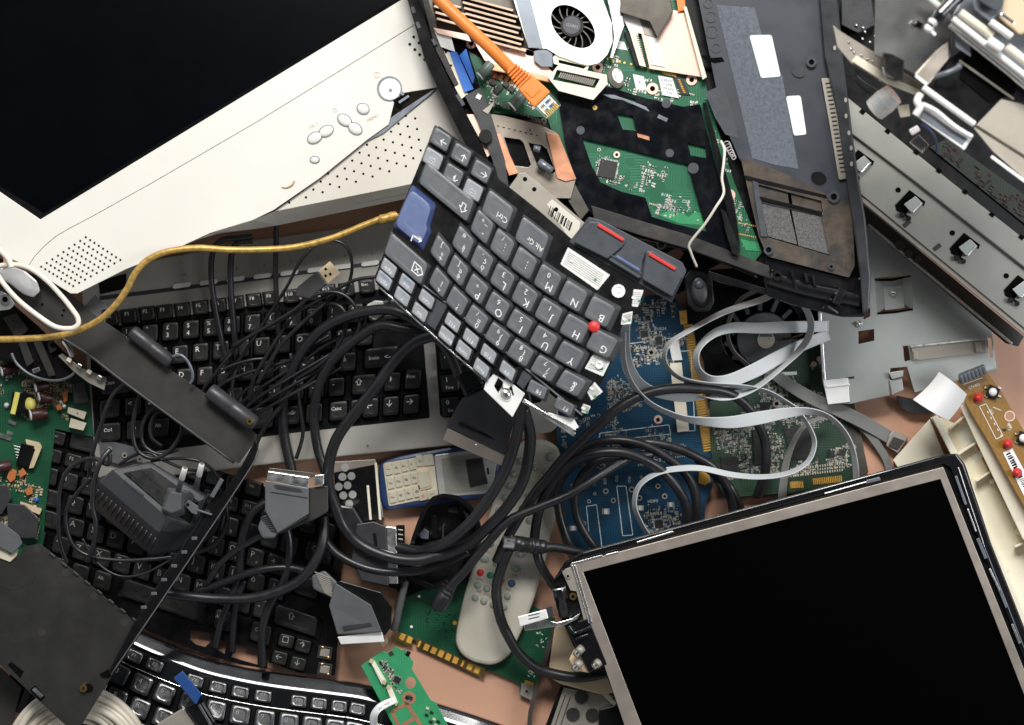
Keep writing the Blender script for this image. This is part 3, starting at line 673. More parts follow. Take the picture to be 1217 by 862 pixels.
# heat sink
for (x0, y0, L, k, cnt) in ((514, 6, 34, 9, 4), (548, 2, 62, 8.2, 8)):
    for i in range(cnt):
        x = x0+i*1.6; y = y0-6+i*k*.82; ln = L+(4 if i % 2 else 0)
        MB().bar(x, y, x+ln, y+ln*.27, 3.0, ll, -.008, .0065, 0).build('cooling_fin', M['fins'], lp, .0004)
pl(lp, 'heat_sink_base', M['darkmetal'], [(500, -20), (606, -20), (630, 58), (596, 62), (556, 48), (515, 38)], ll, -.0095, -.006, 0)
pl(lp, 'heat_sink_rail', M['copperl'], [(515, 33), (556, 41), (560, 50), (520, 40)], ll, -.004, .006, .0004)
pl(lp, 'heat_spreader', M['copperl'], [(560, 44), (600, 52), (632, 60), (657, 86), (655, 96), (618, 88), (576, 72)], ll, -.006, .0005, .0005, holes=[[(621, 61), (627, 66), (633, 67), (636, 63), (631, 60), (625, 59)]])
pl(lp, 'heat_pipe', M['copper'], [(578, 74), (656, 92), (655, 99), (575, 82)], ll, -.005, .0025, .001)
pl(lp, 'bracket', M['shade'], [(634, 61), (650, 57), (657, 64), (657, 80), (643, 80), (635, 73)], ll, -.004, .004, .0006)
screw(lp, 604, 56, 4.5, ll, .002)
# fan
fan = [(598, -40), (628, 57), (650, 58), (664, 67), (690, 76), (700, 78), (712, 75), (722, 65), (728, 50), (727, 28), (718, 4), (700, -40)]
el = [(681+31*math.cos(t)*.72-20*math.sin(t)*.69, 31.6+31*math.cos(t)*.69+20*math.sin(t)*.72) for t in [i*math.pi/18 for i in range(36)]]
pl(lp, 'fan_housing', M['fanw'], fan, ll, .004, .0055, .0005, r=2, holes=[el[::-1]])
pl(lp, 'fan_wall', M['hole'], [(606, -40), (634, 52), (652, 54), (690, 71), (712, 70), (722, 50), (720, 28), (700, -40)], ll, -.0085, -.004, 0)
pl(lp, 'fan_flap', M['shade'], [(605, -30), (623, -30), (645, 57), (628, 57)], ll, .0056, .0059, .0002)
mb = MB()
for i in range(15):
    t = i*2*math.pi/15; pts = []
    for k in range(5):
        rr = 13+k*4.8; a = t+k*.10; pts.append((681+rr*math.cos(a)*.98, 31.6+rr*math.sin(a)*.92))
    for k in range(4): mb.bar(*pts[k], *pts[k+1], 1.3, ll, -.003, .0012+.0002*k, 0)
mb.build('fan_blades', M['darkmetal'], lp)
MB().cyl(680, 31, 14.5, ll, -.004, .0032, 0, n=36, r2=13.5, ry=13.5).cyl(679.5, 30, 10.5, ll, .0032, .0034, 1, n=32).text('G3055', 680, 31, unit((1, .3)), unit((.3, -1)), 5.5, ll, .0036, 2).build('fan_hub', [M['blk'], M['slate'], M['legendd']], lp, .0004)
pl(lp, 'foil_duct', M['silver'], [(714, -30), (735, -30), (742, 30), (728, 70), (724, 70), (729, 45), (726, 20)], ll, -.006, .001, .001)
# cards, ribbons and connectors on the board
pl(lp, 'copper_plate', M['copperl'], [(762, 40), (800, 12), (813, 14), (836, 86), (834, 92), (772, 82)], ll, -.007, -.0035, .0004)
pl(lp, 'plate_edge', M['ivory'], [(812, 8), (816, 8), (840, 92), (835, 95)], ll, -.007, .001, .0003)
pl(lp, 'metal_cover', M['darkmetal'], [(738, -30), (790, -30), (800, 14), (781, 45), (772, 26), (737, 15)], ll, -.006, .005, .0006)
pl(lp, 'flat_cable', M['white'], [(737, 14), (758, 17), (766, 41), (748, 38)], ll, -.005, -.003, .0002)
pl(lp, 'flat_cable', M['taupe'], [(758, 17), (773, 25), (781, 46), (766, 41)], ll, -.005, -.0028, .0002)
pl(lp, 'flat_cable', M['white'], [(770, 43), (782, 46), (790, 80), (774, 77)], ll, -.0034, -.0026, .0002)
mb = MB().poly([(748, 38), (758, 40), (768, 80), (760, 78)], ll, -.008, -.0025, 0)
for i in range(14): mb.box(757.5+i*.85, 43+i*2.7, 3.2, 1.1, 14, ll, -.006, -.0022, 1)
mb.build('slot_connector', [M['ivory'], M['smdb']], lp, .0003)
pl(lp, 'connector_strip', M['blk'], [(742, 38), (747, 38), (760, 79), (755, 78)], ll, -.008, -.003, .0003)
pl(lp, 'copper_tab', M['orange'], [(800, -25), (812, -25), (815, 12), (806, 14)], ll, -.006, -.001, .0003)
mb = MB().poly([(782, 90), (799, 93), (807, 117), (787, 113)], lb, 0, .0016, 0)
for i, t in enumerate(('SDRAM', '512MB', '09-6W', 'TW')): mb.text(t, 792+i*1.2, 96+i*5, (1, .18), (.18, -1), 4.4, lb, .00165, 1)
mb.build('paper_label', [M['paper'], M['legendk']], lp)
mb = MB().poly([(786, 85), (803, 88), (812, 94), (820, 113), (809, 112), (801, 92)], lb, 0, .0012, 0)
for i in range(9): mb.box(788+i*1.9, 86.5+i*.45, 1, 3, 14, lb, .0012, .0018, 1)
for i in range(8): mb.box(807+i*.9, 95+i*2.1, 3, 1, 14, lb, .0012, .0018, 1)
mb.build('socket', [M['chip'], M['gold']], lp)
MB().poly([(752, 88), (765, 91), (769, 108), (756, 106)], lb, 0, .0005, 0, .8).build('paper_label', M['paper'], lp)
MB().cyl(732, 92, 9, lb, 0, .003, 0, ry=13, ang=-18, n=26).cyl(734, 90, 6, lb, .003, .0034, 1, ry=9, ang=-18, n=26).build('coin_cell', [M['darkmetal'], M['silver']], lp, .0003)
pl(lp, 'paper_label', M['paper'], [(733, 48), (742, 50), (746, 60), (733, 58)], lb, 0, .0005, 0)
for P0, nn, hh in (([(657, 68), (662, 64), (702, 74), (697, 86), (658, 76)], 'small_socket', .004), ([(651, 92), (664, 77), (721, 89), (722, 100), (705, 119), (664, 108)], 'ivory_socket', .006)):
    inner = [(662, 83), (713, 94), (707, 105), (657, 95)] if nn == 'ivory_socket' else [(664, 71), (697, 79), (694, 82), (664, 75)]
    MB().poly(P0, ll, -.008, hh, 0, .8, holes=[inner]).build(nn, M['ivory'], lp, .0004)
mb = MB().poly([(661, 82), (714, 93), (708, 106), (656, 95)], ll, -.0085, -.003, 0)
for i in range(17): mb.box(666+i*2.45, 88.5+i*.62, 1.2, 8, 28, ll, -.003, .004, 1)
mb.build('socket_pins', [M['pcbg'], M['taupe']], lp)
for (x0, y0, x1, y1, r) in ((571, 90, 584, 76, 6.5), (609, 126, 621, 114, 7.5)):
    mb = MB(); z = ll(x0, y0)+.001
    mb.tube([(x0, y0, z), (x1, y1, z-.001)], r, 0, 16, smooth=False); mb.tube([(x0-1.4, y0+1.3, z), (x0, y0, z)], r*.92, 1, 16, smooth=False)
    mb.build('capacitor', [M['capg'], M['white']], lp, .0003)
MB().poly([(534, 62), (543, 62), (563, 106), (552, 110)], ll, -.008, .003, 0, .8).poly([(546, 66), (554, 58), (564, 91), (562, 100)], ll, -.008, -.001, 0, .6).build('blue_port', M['blue'], lp, .0006)
mb = MB().poly([(552, 114), (571, 104), (578, 118), (600, 190), (606, 232), (596, 232), (585, 190), (566, 140)], ll, -.008, .002, 0, 1)
mb.box(569, 115, 6, 6, 30, ll, .002, .0024, 1)
mb.build('hinge_arm', [M['scartd'], M['silver']], lp, .0006)
MB().cyl(577, 162, 8, ll, -.006, .006, 0, n=20).build('hinge_knuckle', M['blk'], lp, .0008)
pl(lp, 'trim_strip', M['copperl'], [(553, 136), (566, 136), (583, 184), (578, 188)], ll, -.006, -.001, .0003)
pl(lp, 'copper_strip', M['copper'], [(586, 160), (595, 160), (616, 206), (605, 209)], ll, -.006, -.001, .0003)
pl(lp, 'white_label', M['white'], [(515, 34), (535, 40), (541, 62), (524, 56)], ll, -.006, .003, .0003)
mb = MB()
for x, y in ((524, 66), (530, 62), (531, 72), (536, 78), (529, 70)): mb.cyl(x, y, 1.5, ll, -.003, .0012, 1, n=10)
mb.poly([(520, 60), (534, 62), (556, 112), (548, 118), (530, 84)], ll, -.006, .001, 0)
mb.build('perforated_plate', [M['ivory'], M['hole']], lp)
for i, (x, y) in enumerate(((586, 98), (594, 104), (601, 100), (608, 106), (590, 108))): MB().box(x, y, 7, 6, 30+i*3, lb, 0, .0025).build('transistor', M['smdb'], lp, .0002)
for i in range(5): MB().box(588+i*7, 90+i*2, 4, 7, 30, lb, 0, .002).build('resistor', M['orangec'], lp, .0002)
mb = MB()
for i in range(13):
    x = 588+i*4.6; y = 119+i*1.9; mb.bar(x, y, x+4, y+6, 1.6, ll, -.006, .001, 0)
mb.build('pin_row', M['darkmetal'], lp)
pl(lp, 'metal_clip', M['taupe'], [(573, 132), (588, 120), (586, 126), (580, 136)], ll, -.004, .003, .0003)
# bracket with two windows, copper pad below
br = [(573, 134), (600, 138), (641, 148), (662, 158), (684, 214), (678, 236), (640, 236), (612, 206)]
pl(lp, 'drive_bracket', M['bronze'], br, ll, -.004, -.0025, .0004, holes=[[(599, 163.5), (618, 166), (622, 170), (631, 196), (628, 199), (612, 197), (609, 193)], [(628, 170), (644, 173), (650, 178), (660, 204), (657, 207), (644, 204), (640, 200)]])
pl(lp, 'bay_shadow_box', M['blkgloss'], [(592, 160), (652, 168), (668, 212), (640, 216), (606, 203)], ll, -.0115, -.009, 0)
MB().tube([(634, 176, ll(0, 0)-.004), (642, 178, ll(0, 0)-.004)], 4, 0, 12, smooth=False).tube([(640, 192, ll(0, 0)-.005), (656, 204, ll(0, 0)-.006)], 5, 0, 12).build('bay_latch', M['shade'], lp)
pl(lp, 'copper_pad', M['copper'], [(649, 157), (664, 160), (685, 213), (672, 216), (662, 212)], ll, -.003, -.0012, .0004)
mb = MB()
for i in range(8): mb.box(592+i*6.6, 150+i*1.6, 2.6, 1, 14, ll, -.0026, -.0022, 0)
mb.build('bracket_slots', M['hole'], lp)
screw(lp, 646, 144, 4, ll, -.002, 'darkmetal'); screw(lp, 630, 155, 2.5, ll, -.002, 'silver')
pl(lp, 'grey_flap', M['darkmetal'], [(664, 216), (680, 213), (700, 250), (690, 262), (676, 240)], ll, -.009, -.005, .0003)
# ----- shell to the right
palm = [(822, -40), (975, -40), (990, 60), (1004, 130), (1012, 215), (1013, 250), (985, 240), (930, 212), (880, 192), (866, 160), (850, 100)]
pl(lp, 'palm_rest', M['palm'], palm, ll, -.006, 0, .0012, r=2)
pl(lp, 'felt_pad', M['felt'], [(851, 6), (897, 9), (905, 40), (930, 92), (949, 201), (920, 196), (894, 188), (876, 110), (862, 50)], ll, -.001, .0004, 0)
for q in ([(890.5, 42), (917, 41.5), (928, 91), (904.5, 93)], [(934, 114.5), (951.5, 113.5), (958.5, 160), (943.5, 161.5)]): MB().poly(q, ll, 0, .0007, 0, 3).build('white_sticker', M['paper'], lp)
pl(lp, 'shell_recess', M['slate'], [(838, 110), (860, 100), (878, 165), (862, 160), (850, 140)], ll, 0, .0004, 0)
mb = MB()
for x, y, r in ((845, 20, 7), (846, 38, 8), (851, 57, 6), (842, 4, 6)): mb.cyl(x, y, r, ll, 0, .0006, 0, ri=r-1.6, n=22)
mb.build('moulded_rings', M['palm'], lp)
mb = MB().poly([(833, 66), (844, 66), (845, 69), (858, 68), (861, 73), (850, 75), (838, 72)], ll, 0, .0005, 0); mb.build('slot', M['hole'], lp)
mb = MB().poly([(976, 93), (987, 93), (1000, 160), (1008, 212), (997, 214), (988, 160)], ll, 0, .0035, 0, 2)
for i in range(22): mb.box(984+i*.85, 99+i*5, 6, 1.6, -6, ll, .0035, .0042, 1)
mb.build('ribbed_vent', [M['taupe'], M['dirt']], lp, .0003)
MB().cyl(973, 212, 9.5, ll, 0, .0007, 0, ry=7.5, ang=25, n=26).build('rubber_foot', M['blk'], lp)
MB().cyl(964.5, 74, 6, ll, 0, .0035, 0, n=22, ri=3.2).cyl(964.5, 74, 3, ll, 0, .002, 1, n=14).build('screw_post', [M['slate'], M['hole']], lp, .0003)
MB().cyl(949, 86, 8, ll, 0, .0012, 0, ry=6, ang=20, n=22).build('bump', M['palm'], lp, .0005)
fr = [(880, 187), (930, 205), (985, 232), (1013, 240), (1016, 316), (1009, 330), (912, 305), (902, 282), (892, 240)]
hol = [[(900, 219), (976, 239), (978, 254), (903, 235)], [(904, 241), (976, 257), (986, 304), (912, 282)]]
pl(lp, 'dusty_frame', M['dirt'], fr, ll, -.006, .0015, .0008, r=1.5, holes=hol)
for q in ([(900, 220), (936, 229), (938, 243), (903, 234)], [(940, 230), (976, 239), (977, 253), (942, 244)]): MB().poly(q, ll, -.008, -.001, 0).build('compartment_floor', M['dirt'], lp)
pl(lp, 'foam_pad', M['foam'], [(904.5, 241), (938, 248.5), (947.5, 291), (912.5, 281)], ll, -.007, .0005, .0002)
pl(lp, 'foam_pad', M['foam'], [(940.5, 249), (976, 257.5), (986, 303), (949, 292)], ll, -.007, .0005, .0002)
pl(lp, 'frame_rib', M['slate'], [(894, 215), (901, 217), (912, 282), (904, 281)], ll, -.004, .003, .0004)
pl(lp, 'frame_rib', M['blkgloss'], [(884, 208), (982, 232), (983, 236), (886, 214)], ll, -.002, .0022, .0003)
pl(lp, 'frame_rib', M['blkgloss'], [(902, 233), (978, 252), (978, 256), (903, 238)], ll, -.002, .003, .0003)
for x, y, r in ((991, 234, 7), (913.5, 297, 6), (988, 317, 3.5)): MB().cyl(x, y, r, ll, .001, .0045, 0, n=22, ri=r*.55).cyl(x, y, r*.5, ll, .001, .003, 1, n=14).build('screw_post', [M['palm'], M['hole']], lp, .0003)
pl(lp, 'side_rail', M['sidek'], [(971, -40), (992, -40), (1002, 68), (1012, 150), (1021, 216), (1029, 262), (1035, 330), (1033, 368), (1025, 374), (1022, 330), (1017, 290), (1006, 216), (995, 135), (980, 68)], ll, -.014, .008, .0015)
mb = MB()
for x, y in ((1005, 119), (1005.5, 138), (1009, 158), (1011.5, 176), (1012, 195), (992, 57)): mb.cyl(x, y, 1.8, ll, .0078, .0088, 0, n=10, ry=3)
mb.build('rail_rivets', M['taupe'], lp)
pl(lp, 'front_lip', M['blkgloss'], [(910, 304), (960, 318), (1009, 330), (1022, 332), (1033, 340), (1033, 368), (1026, 377), (1000, 377), (940, 362), (912, 352), (908, 335)], ll, -.014, -.004, .002, r=2)
MB().tube([(914, 330, ll(914, 330)-.004), (960, 344, ll(960, 344)-.004), (1024, 357, ll(1024, 357)-.004)], 10, 0, 16).build('hinge_barrel', M['blkgloss'], lp)
MB().bar(993, 362, 1002, 343, 9, ll, -.004, .008, 0).build('barrel_clip', M['blk'], lp, .0006)
MB().bar(984, 364, 996, 372, 2, ll, .002, .004, 0).build('clip_edge', M['chrome'], lp)
MB().cyl(924, 328, 6, ll, -.002, .006, 0, ri=3, n=18).build('screw_post', M['blk'], lp)
mb = MB()
for q in ((941, 322, 947, 345), (957, 325, 960, 336), (966, 328, 969, 340)): mb.bar(*q, 3, ll, -.004, .005, 0)
mb.build('lip_rib', M['blk'], lp)
pl(lp, 'lower_edge_bar', M['blkdust'], [(702, 244), (760, 262), (820, 280), (914, 316), (916, 332), (820, 297), (760, 280), (706, 262)], ll, -.012, -.003, .0008)
pl(lp, 'trim_bar', M['blkgloss'], [(842, 322), (914, 344), (916, 352), (842, 332)], ll, -.012, -.006, .0006)
pl(lp, 'locking_lever', M['blk'], [(856, 248), (863, 252), (880, 298), (877, 305), (870, 302), (862, 275)], ll, -.006, .003, .0006)
MB().tube([(862, 178, ll(862, 178)), (866, 178, ll(0, 0)+.004), (870, 181, ll(0, 0)+.001)], 1, 0, 6)
mb = MB()
for i in range(6): mb.cyl(864+i*1.6, 172+i*3.0, 4.5-i*.3, ll, .001+i*.0003, .0016+i*.0003, 0, ri=3.6-i*.3, n=16)
mb.build('contact_spring', M['silver'], lp)

# ================================================================== LAPTOP KEYBOARD (torn out, upside down)
lz = Lv(.160, .00005, 0, 450, 300)
tk = root('laptop_keyboard', 'torn out slate laptop keyboard lying upside down, with blue enter key and red pointing stick', 'keyboard', 600, 330, .15)
t6 = lambda u, v: (1, u, v, u*v, u*u, v*v)
kf = lsq([(6, 0, 682, 454), (7, 0, 650.6, 439), (8, 0, 618, 423), (9, 0, 593, 402), (10, 0, 571, 379), (11, 0, 546, 360), (12, 0, 524, 337),
          (6.5, 1, 678.6, 422.8), (7.5, 1, 649, 406), (8.5, 1, 619.6, 385.4), (9.5, 1, 594, 364), (10.5, 1, 570, 342.6), (11.5, 1, 546, 321), (12.5, 1, 522.4, 301.4),
          (5.75, 2, 720, 410), (6.75, 2, 685, 393), (7.75, 2, 655.5, 376), (8.75, 2, 623, 352.5), (9.75, 2, 600.6, 331), (10.75, 2, 575, 311), (11.75, 2, 553.7, 290),
          (6.25, 3, 715, 368.5), (7.25, 3, 684, 354), (8.25, 3, 652.7, 334), (9.25, 3, 624.5, 314.6), (10.25, 3, 600, 291.5), (11.25, 3, 575, 272)], t6)
plate = [(516, 152), (522, 150), (588, 197), (592, 212), (640, 250), (684, 288), (768, 344), (762, 372), (742, 378), (728, 428), (718, 450), (702, 478), (697, 494), (690, 500), (605, 425), (600, 452), (580, 440), (447, 337), (445, 330), (480, 240)]
pl(tk, 'back_plate', M['blk'], plate, lz, -.003, 0, .0004, r=1.5)
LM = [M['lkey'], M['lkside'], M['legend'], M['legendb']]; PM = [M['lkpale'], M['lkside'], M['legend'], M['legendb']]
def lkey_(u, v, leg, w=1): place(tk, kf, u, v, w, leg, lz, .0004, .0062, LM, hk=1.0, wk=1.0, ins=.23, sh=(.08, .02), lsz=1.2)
for u, v, a, b in ((6.5, 1, 'Y', ''), (7.5, 1, 'U', '4'), (8.5, 1, 'I', '5'), (9.5, 1, 'O', '6'), (10.5, 1, 'P', '*'), (5.75, 2, 'G', ''), (6.75, 2, 'H', ''), (7.75, 2, 'J', '1'), (8.75, 2, 'K', '2'), (9.75, 2, 'L', '3'),
                   (6.25, 3, 'B', ''), (7.25, 3, 'N', ''), (8.25, 3, 'M', '0')):
    lkey_(u, v, [(a, -.14, .17, 10.5)]+([(b, .02, -.18, 7.5)] if b else []))
for u, v, a, b, c in ((11.5, 1, 'è', 'é', '['), (12.5, 1, '+', '*', ']'), (10.75, 2, 'ò', 'ç', '-'), (11.75, 2, 'à', '°', '#'), (9.25, 3, ',', ';', ''), (10.25, 3, '.', ':', '/'), (11.25, 3, '-', '_', '+'),
                   (6, 0, '6', '&', ''), (7, 0, '7', '/', '7'), (8, 0, '8', '(', '8'), (9, 0, '9', ')', '9'), (10, 0, '0', '=', '/'), (11, 0, '?', "'", ''), (12, 0, '^', 'ì', '')):
    lkey_(u, v, [(a, -.12, .2, 8), (b, -.12, -.02, 8)]+([(c, .05, -.22, 6.5)] if c else []))
def ax(x, y):
    # local axes of the keyboard near a pixel
    best = min(((kf(u*.5, v*.5), u*.5, v*.5) for u in range(10, 30) for v in range(-4, 11)), key=lambda q: (q[0][0]-x)**2+(q[0][1]-y)**2)
    _, u, v = best; a = kf(u+.5, v); b = kf(u-.5, v); c = kf(u, v-.5); d = kf(u, v+.5)
    return unit((a[0]-b[0], a[1]-b[1])), unit((c[0]-d[0], c[1]-d[1]))
def free(x, y, w, h, leg, mats=LM, ht=.0055, ins=.2, sh=(.07, .0), R=None, U=None, dz=0, name='key'):
    r, u = ax(x, y); keycap(tk, x, y, R or r, U or u, w, h, lz, .0004+dz, ht, mats, leg, ins=ins, sh=sh, name=name)
Rb = unit((-72, -50)); Ub = unit((-12, 33))
free(532, 229, 80, 29, [('⇧', -.33, .05, 15)], R=unit((-61, -50)), U=Ub, ins=.12, sh=(.02, 0), name='shift_key')
free(593, 251, 43, 33, [('Ctrl', -.2, .12, 9.5)], R=unit((-31, -24)), U=Ub, ins=.18, sh=(.05, 0)); free(634, 284, 46, 34, [('Alt Gr', -.14, .12, 9)], R=unit((-31, -24)), U=Ub, ins=.18, sh=(.05, 0))
free(484, 309, 64, 29, [('⌫', -.3, .0, 16)], R=unit((-54, -47)), U=Ub, ins=.14, sh=(.03, 0), name='backspace_key')
RA = unit((-31, -20)); UA = unit((-11, 29))
for x, y, g in ((524, 166, '→'), (548, 184, '↓'), (572, 204, '←'), (538.5, 208, '↑')): free(x, y, 27, 22.5, [(g, -.15, .05, 12)], R=RA, U=UA, sh=(.0, .0), ht=.005)
for x, y, g in ((515, 189, '⇦'), (562.5, 226.5, '⇨')): free(x, y, 27, 22, [(g, 0, .05, 12)], mats=PM, R=RA, U=UA, sh=(.02, .0))
RF = unit((-24, -20.5)); UF = unit((-9, 24))
for x, y, g, g2 in ((463, 319, 'PgUp', ''), (457.5, 333.5, 'PgDn', 'b'), (484.5, 337.5, 'Fine', 'b'), (479, 353, '↖', 'b'), (508, 356, 'Canc', ''), (500, 371.5, 'Ins', ''), (539, 384, 'F12', 'b'), (531.5, 399.5, 'BlocNum', ''), (560.5, 402.5, 'F11', ''), (552, 416.5, 'Stamp', ''), (581.5, 421, 'F10', ''), (573, 438, 'Pausa', ''), (604, 441, 'F9', '')):
    free(x, y, 24, 16.5, [(g, 0, .15, 5.2 if len(g) > 3 else 6.5)]+([('NumLk' if len(g) > 3 else 'o', .0, -.2, 4.5, 3)] if g2 else []), mats=PM, R=RF, U=UF, ins=.2, sh=(.05, .02))
free(640, 464, 27, 17, [('F8', -.1, .1, 7)], R=unit((-31, -17)), U=UF); free(672, 484, 27, 16, [('F7', -.1, .1, 7)], R=unit((-31, -17)), U=UF)
sq = lambda pts, c: [((x-c[0])/50, (y-c[1])/-50) for x, y in pts]
ent = [(490, 219), (519, 243), (511, 270), (513, 276), (503, 299), (467, 270)]
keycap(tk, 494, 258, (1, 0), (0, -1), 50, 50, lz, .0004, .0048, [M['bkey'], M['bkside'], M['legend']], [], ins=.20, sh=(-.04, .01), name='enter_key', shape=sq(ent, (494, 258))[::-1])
MB().text('↵', 496, 283, unit((-31, -20)), UA, 17, lz, .0054, 0).build('enter_mark', M['legend'], bpy.data.objects['enter_key'])
MB().bar(474.6, 318, 520.7, 352.5, 1.6, lz, 0, .0022, 0).bar(520.7, 352.5, 562, 387, 1.6, lz, 0, .0022, 0).bar(562, 387, 605, 422, 1.6, lz, 0, .0022, 0).bar(605, 422, 692, 493.7, 2.0, lz, 0, .003, 0).build('divider_rail', M['shade'], tk, .0002)
MB().bar(446, 337, 541, 422, 1.8, lz, -.002, .0014, 0).bar(541, 422, 578, 453, 1.8, lz, -.002, .0014, 0).build('metal_edge', M['silver'], tk, .0002)
pl(tk, 'blank_strip', M['slate'], [(518, 355), (532, 364), (517, 392), (506, 384)], lz, 0, .0012, .0002)
pl(tk, 'blank_strip', M['slate'], [(622, 440), (632, 448), (622, 463), (614, 456)], lz, 0, .0012, .0002)
pl(tk, 'broken_frame', M['fanw'], [(577, 455), (590, 441), (624, 468), (609, 496), (575, 463)], lz, -.004, -.001, .0004, holes=[[(592, 449), (598, 454), (597, 462), (602, 465), (608, 458), (611, 470), (600, 476), (590, 464), (587, 459)]])
MB().dome(601, 468.5, 8, lz, -.003, .006, 0, ry=10, ang=-30).build('chrome_cap', M['chrome'], tk)
MB().bar(622, 476, 683, 517, 5, lz, -.005, -.0005, 0).bar(624, 478, 684, 512, 2.4, lz, -.0005, .0012, 1).build('loose_arm', [M['silver'], M['chrome']], tk, .0004)
pl(tk, 'arm_flap', M['fanw'], [(650, 490), (682, 498), (688, 508), (680, 512)], lz, -.005, -.002, .0003)
# bare membrane under the missing keys
for q in ([(675, 294), (725, 327), (710, 345), (666, 314)], [(753, 344), (765, 345), (758, 365), (751, 364)], [(740, 373), (752, 370), (750, 385), (738, 386)], [(705, 421), (726, 428), (716.5, 447.5), (695, 438)], [(706.6, 454), (716.5, 465.7), (703, 476), (698, 466)], [(693, 480), (702, 483), (698, 492), (691, 490)]):
    mb = MB().poly(q, lz, .0001, .0006, 0, 1)
    cx = sum(p[0] for p in q)/4; cy = sum(p[1] for p in q)/4; d = unit((q[1][0]-q[0][0], q[1][1]-q[0][1])); L = math.hypot(q[1][0]-q[0][0], q[1][1]-q[0][1])*.42; e = unit((q[3][0]-q[0][0], q[3][1]-q[0][1])); Hh = math.hypot(q[3][0]-q[0][0], q[3][1]-q[0][1])
    for k in range(-3, 4):
        o = k*Hh*.11; mb.bar(cx+e[0]*o-d[0]*L, cy+e[1]*o-d[1]*L, cx+e[0]*o+d[0]*L, cy+e[1]*o+d[1]*L, .7, lz, .0006, .0008, 1)
    mb.box(cx-d[0]*L*.7, cy-d[1]*L*.7, 5, 3, 30, lz, .0006, .0014, 0).box(cx+d[0]*L*.7+e[0]*3, cy+d[1]*L*.7+e[1]*3, 3, 3, 20, lz, .0006, .0009, 2)
    mb.build('bare_membrane', [M['fanw'], M['taupe'], M['gbtn']], tk)
MB().cyl(712, 434, 4.5, lz, .0006, .0028, 0, ri=2.6, n=18).cyl(712, 434, 2.4, lz, .0006, .0016, 0, n=14).build('rubber_cup', M['paper'], tk)
MB().cyl(735, 346, 8, lz, 0, .0016, 0, ri=5, n=24).cyl(735, 346, 5, lz, 0, .0008, 0, n=20).cyl(735, 346, 2, lz, .0008, .002, 0, n=12).build('screw_boss', M['paper'], tk, .0002)
mb = MB().cyl(704, 389, 3, lz, 0, .006, 0).dome(706, 388.5, 7.2, lz, .006, .0025, 0, n=24)
mb.build('pointing_stick', M['red'], tk)
# pointing buttons
pl(tk, 'button_tray', M['slate'], [(676, 288), (700, 258), (715, 262), (811, 312), (816, 322), (798, 360)], lz, -.004, .0006, .0006, r=2)
mbL = pl(tk, 'mouse_button', M['slate'], [(682, 288), (694, 270), (702, 263), (712, 264), (744, 284), (743, 290), (736, 297), (722, 308)], lz, .0006, .0065, .0014, r=2)
mbM = pl(tk, 'middle_button', M['slate'], [(745, 287), (767, 298), (763, 312), (761, 331), (723, 309.5), (738, 297)], lz, .0006, .0055, .0010, r=1.5)
mbR = pl(tk, 'mouse_button', M['slate'], [(768, 299), (776, 298), (806, 318), (811, 328), (799, 353), (763, 332), (766, 312)], lz, .0006, .0065, .0014, r=2)
for par_, (q, m_) in zip((mbL, mbR, mbM), (([(711, 265), (742, 284), (740.5, 287.5), (709.5, 269)], 'red'), ([(772, 299.5), (803.5, 318.5), (802, 322), (770.5, 303.5)], 'red'), ([(733, 303), (761, 320), (759.5, 323), (731.5, 306)], 'bkey'))):
    MB().poly(q, lz, .0045, .0082 if m_ == 'red' else .0072, 0).build('button_stripe', M[m_], par_, .0006)
mb = MB().bar(724, 308, 760, 330, 2.4, lz, .005, .0066, 0).bar(727, 304, 763, 326, 2, lz, .005, .0064, 0); mb.build('button_ridge', M['slate'], tk, .0003)
# ================================================================== BLUE BOARD
lbl = Lv(.012)
bp = root('circuit_board', 'blue circuit board with a gold edge connector, half under the black cable loops', 'circuit board', 760, 520, 0)
pl(bp, 'board', M['pcbb'], [(655, 480), (690, 400), (745, 352), (800, 350), (812, 370), (816, 386), (830, 440), (845, 540), (848, 575), (838, 600), (834, 680), (690, 690), (676, 646), (661, 512)], lbl, -.0016, 0, .0002)
mb = MB().poly([(812, 386), (823, 385), (848, 535), (836, 538)], lbl, 0, .0003, 0)
for i in range(48):
    t = (i+.5)/48; x = 812+24*t; y = 386+151*t; mb.box(x+6, y, 10, 1.1, -9, lbl, .0003, .00055, 1)
mb.build('edge_contacts', [M['browngold'], M['gold']], bp)
pl(bp, 'contact_tab', M['gold'], [(807, 370), (816, 369), (817, 385), (809, 386)], lbl, 0, .0004, 0)
pl(bp, 'contact_tab', M['gold'], [(831, 560), (842, 562), (845, 572), (838, 577), (830, 574)], lbl, 0, .0004, 0)
def outline(mb, q, w=.9, m=0, lv=None, close=True):
    for i in range(len(q) if close else len(q)-1): mb.bar(*q[i], *q[(i+1) % len(q)], w, lv, .0001, .00035, m)
mb = MB()
outline(mb, [(733, 578), (744, 578), (752, 636), (740, 637)], lv=lbl); outline(mb, [(697, 602), (709, 600), (716, 655)], lv=lbl, close=False); outline(mb, [(697, 602), (702, 655)], lv=lbl, close=False)
outline(mb, [(712, 522), (713, 515), (795, 505), (797, 516), (747, 521)], lv=lbl, close=False); outline(mb, [(738, 410), (812, 400)], lv=lbl, close=False); outline(mb, [(800, 418), (821, 417), (826, 512), (806, 513)], lv=lbl)
mb.text('HDMI', 776, 596, (1, -.08), (-.08, -1), 5, lbl, .0003).text('D2024', 785, 391, (1, -.05), (-.05, -1), 5, lbl, .0003).text('U14', 690, 622, (1, 0), (0, -1), 5, lbl, .0003)
mb.build('silkscreen', M['silk'], bp)
MB().poly([(796, 432), (810, 431), (819, 512), (805, 514)], lbl, 0, .004, 0, .6).build('white_slot', M['ivory'], bp, .0003)
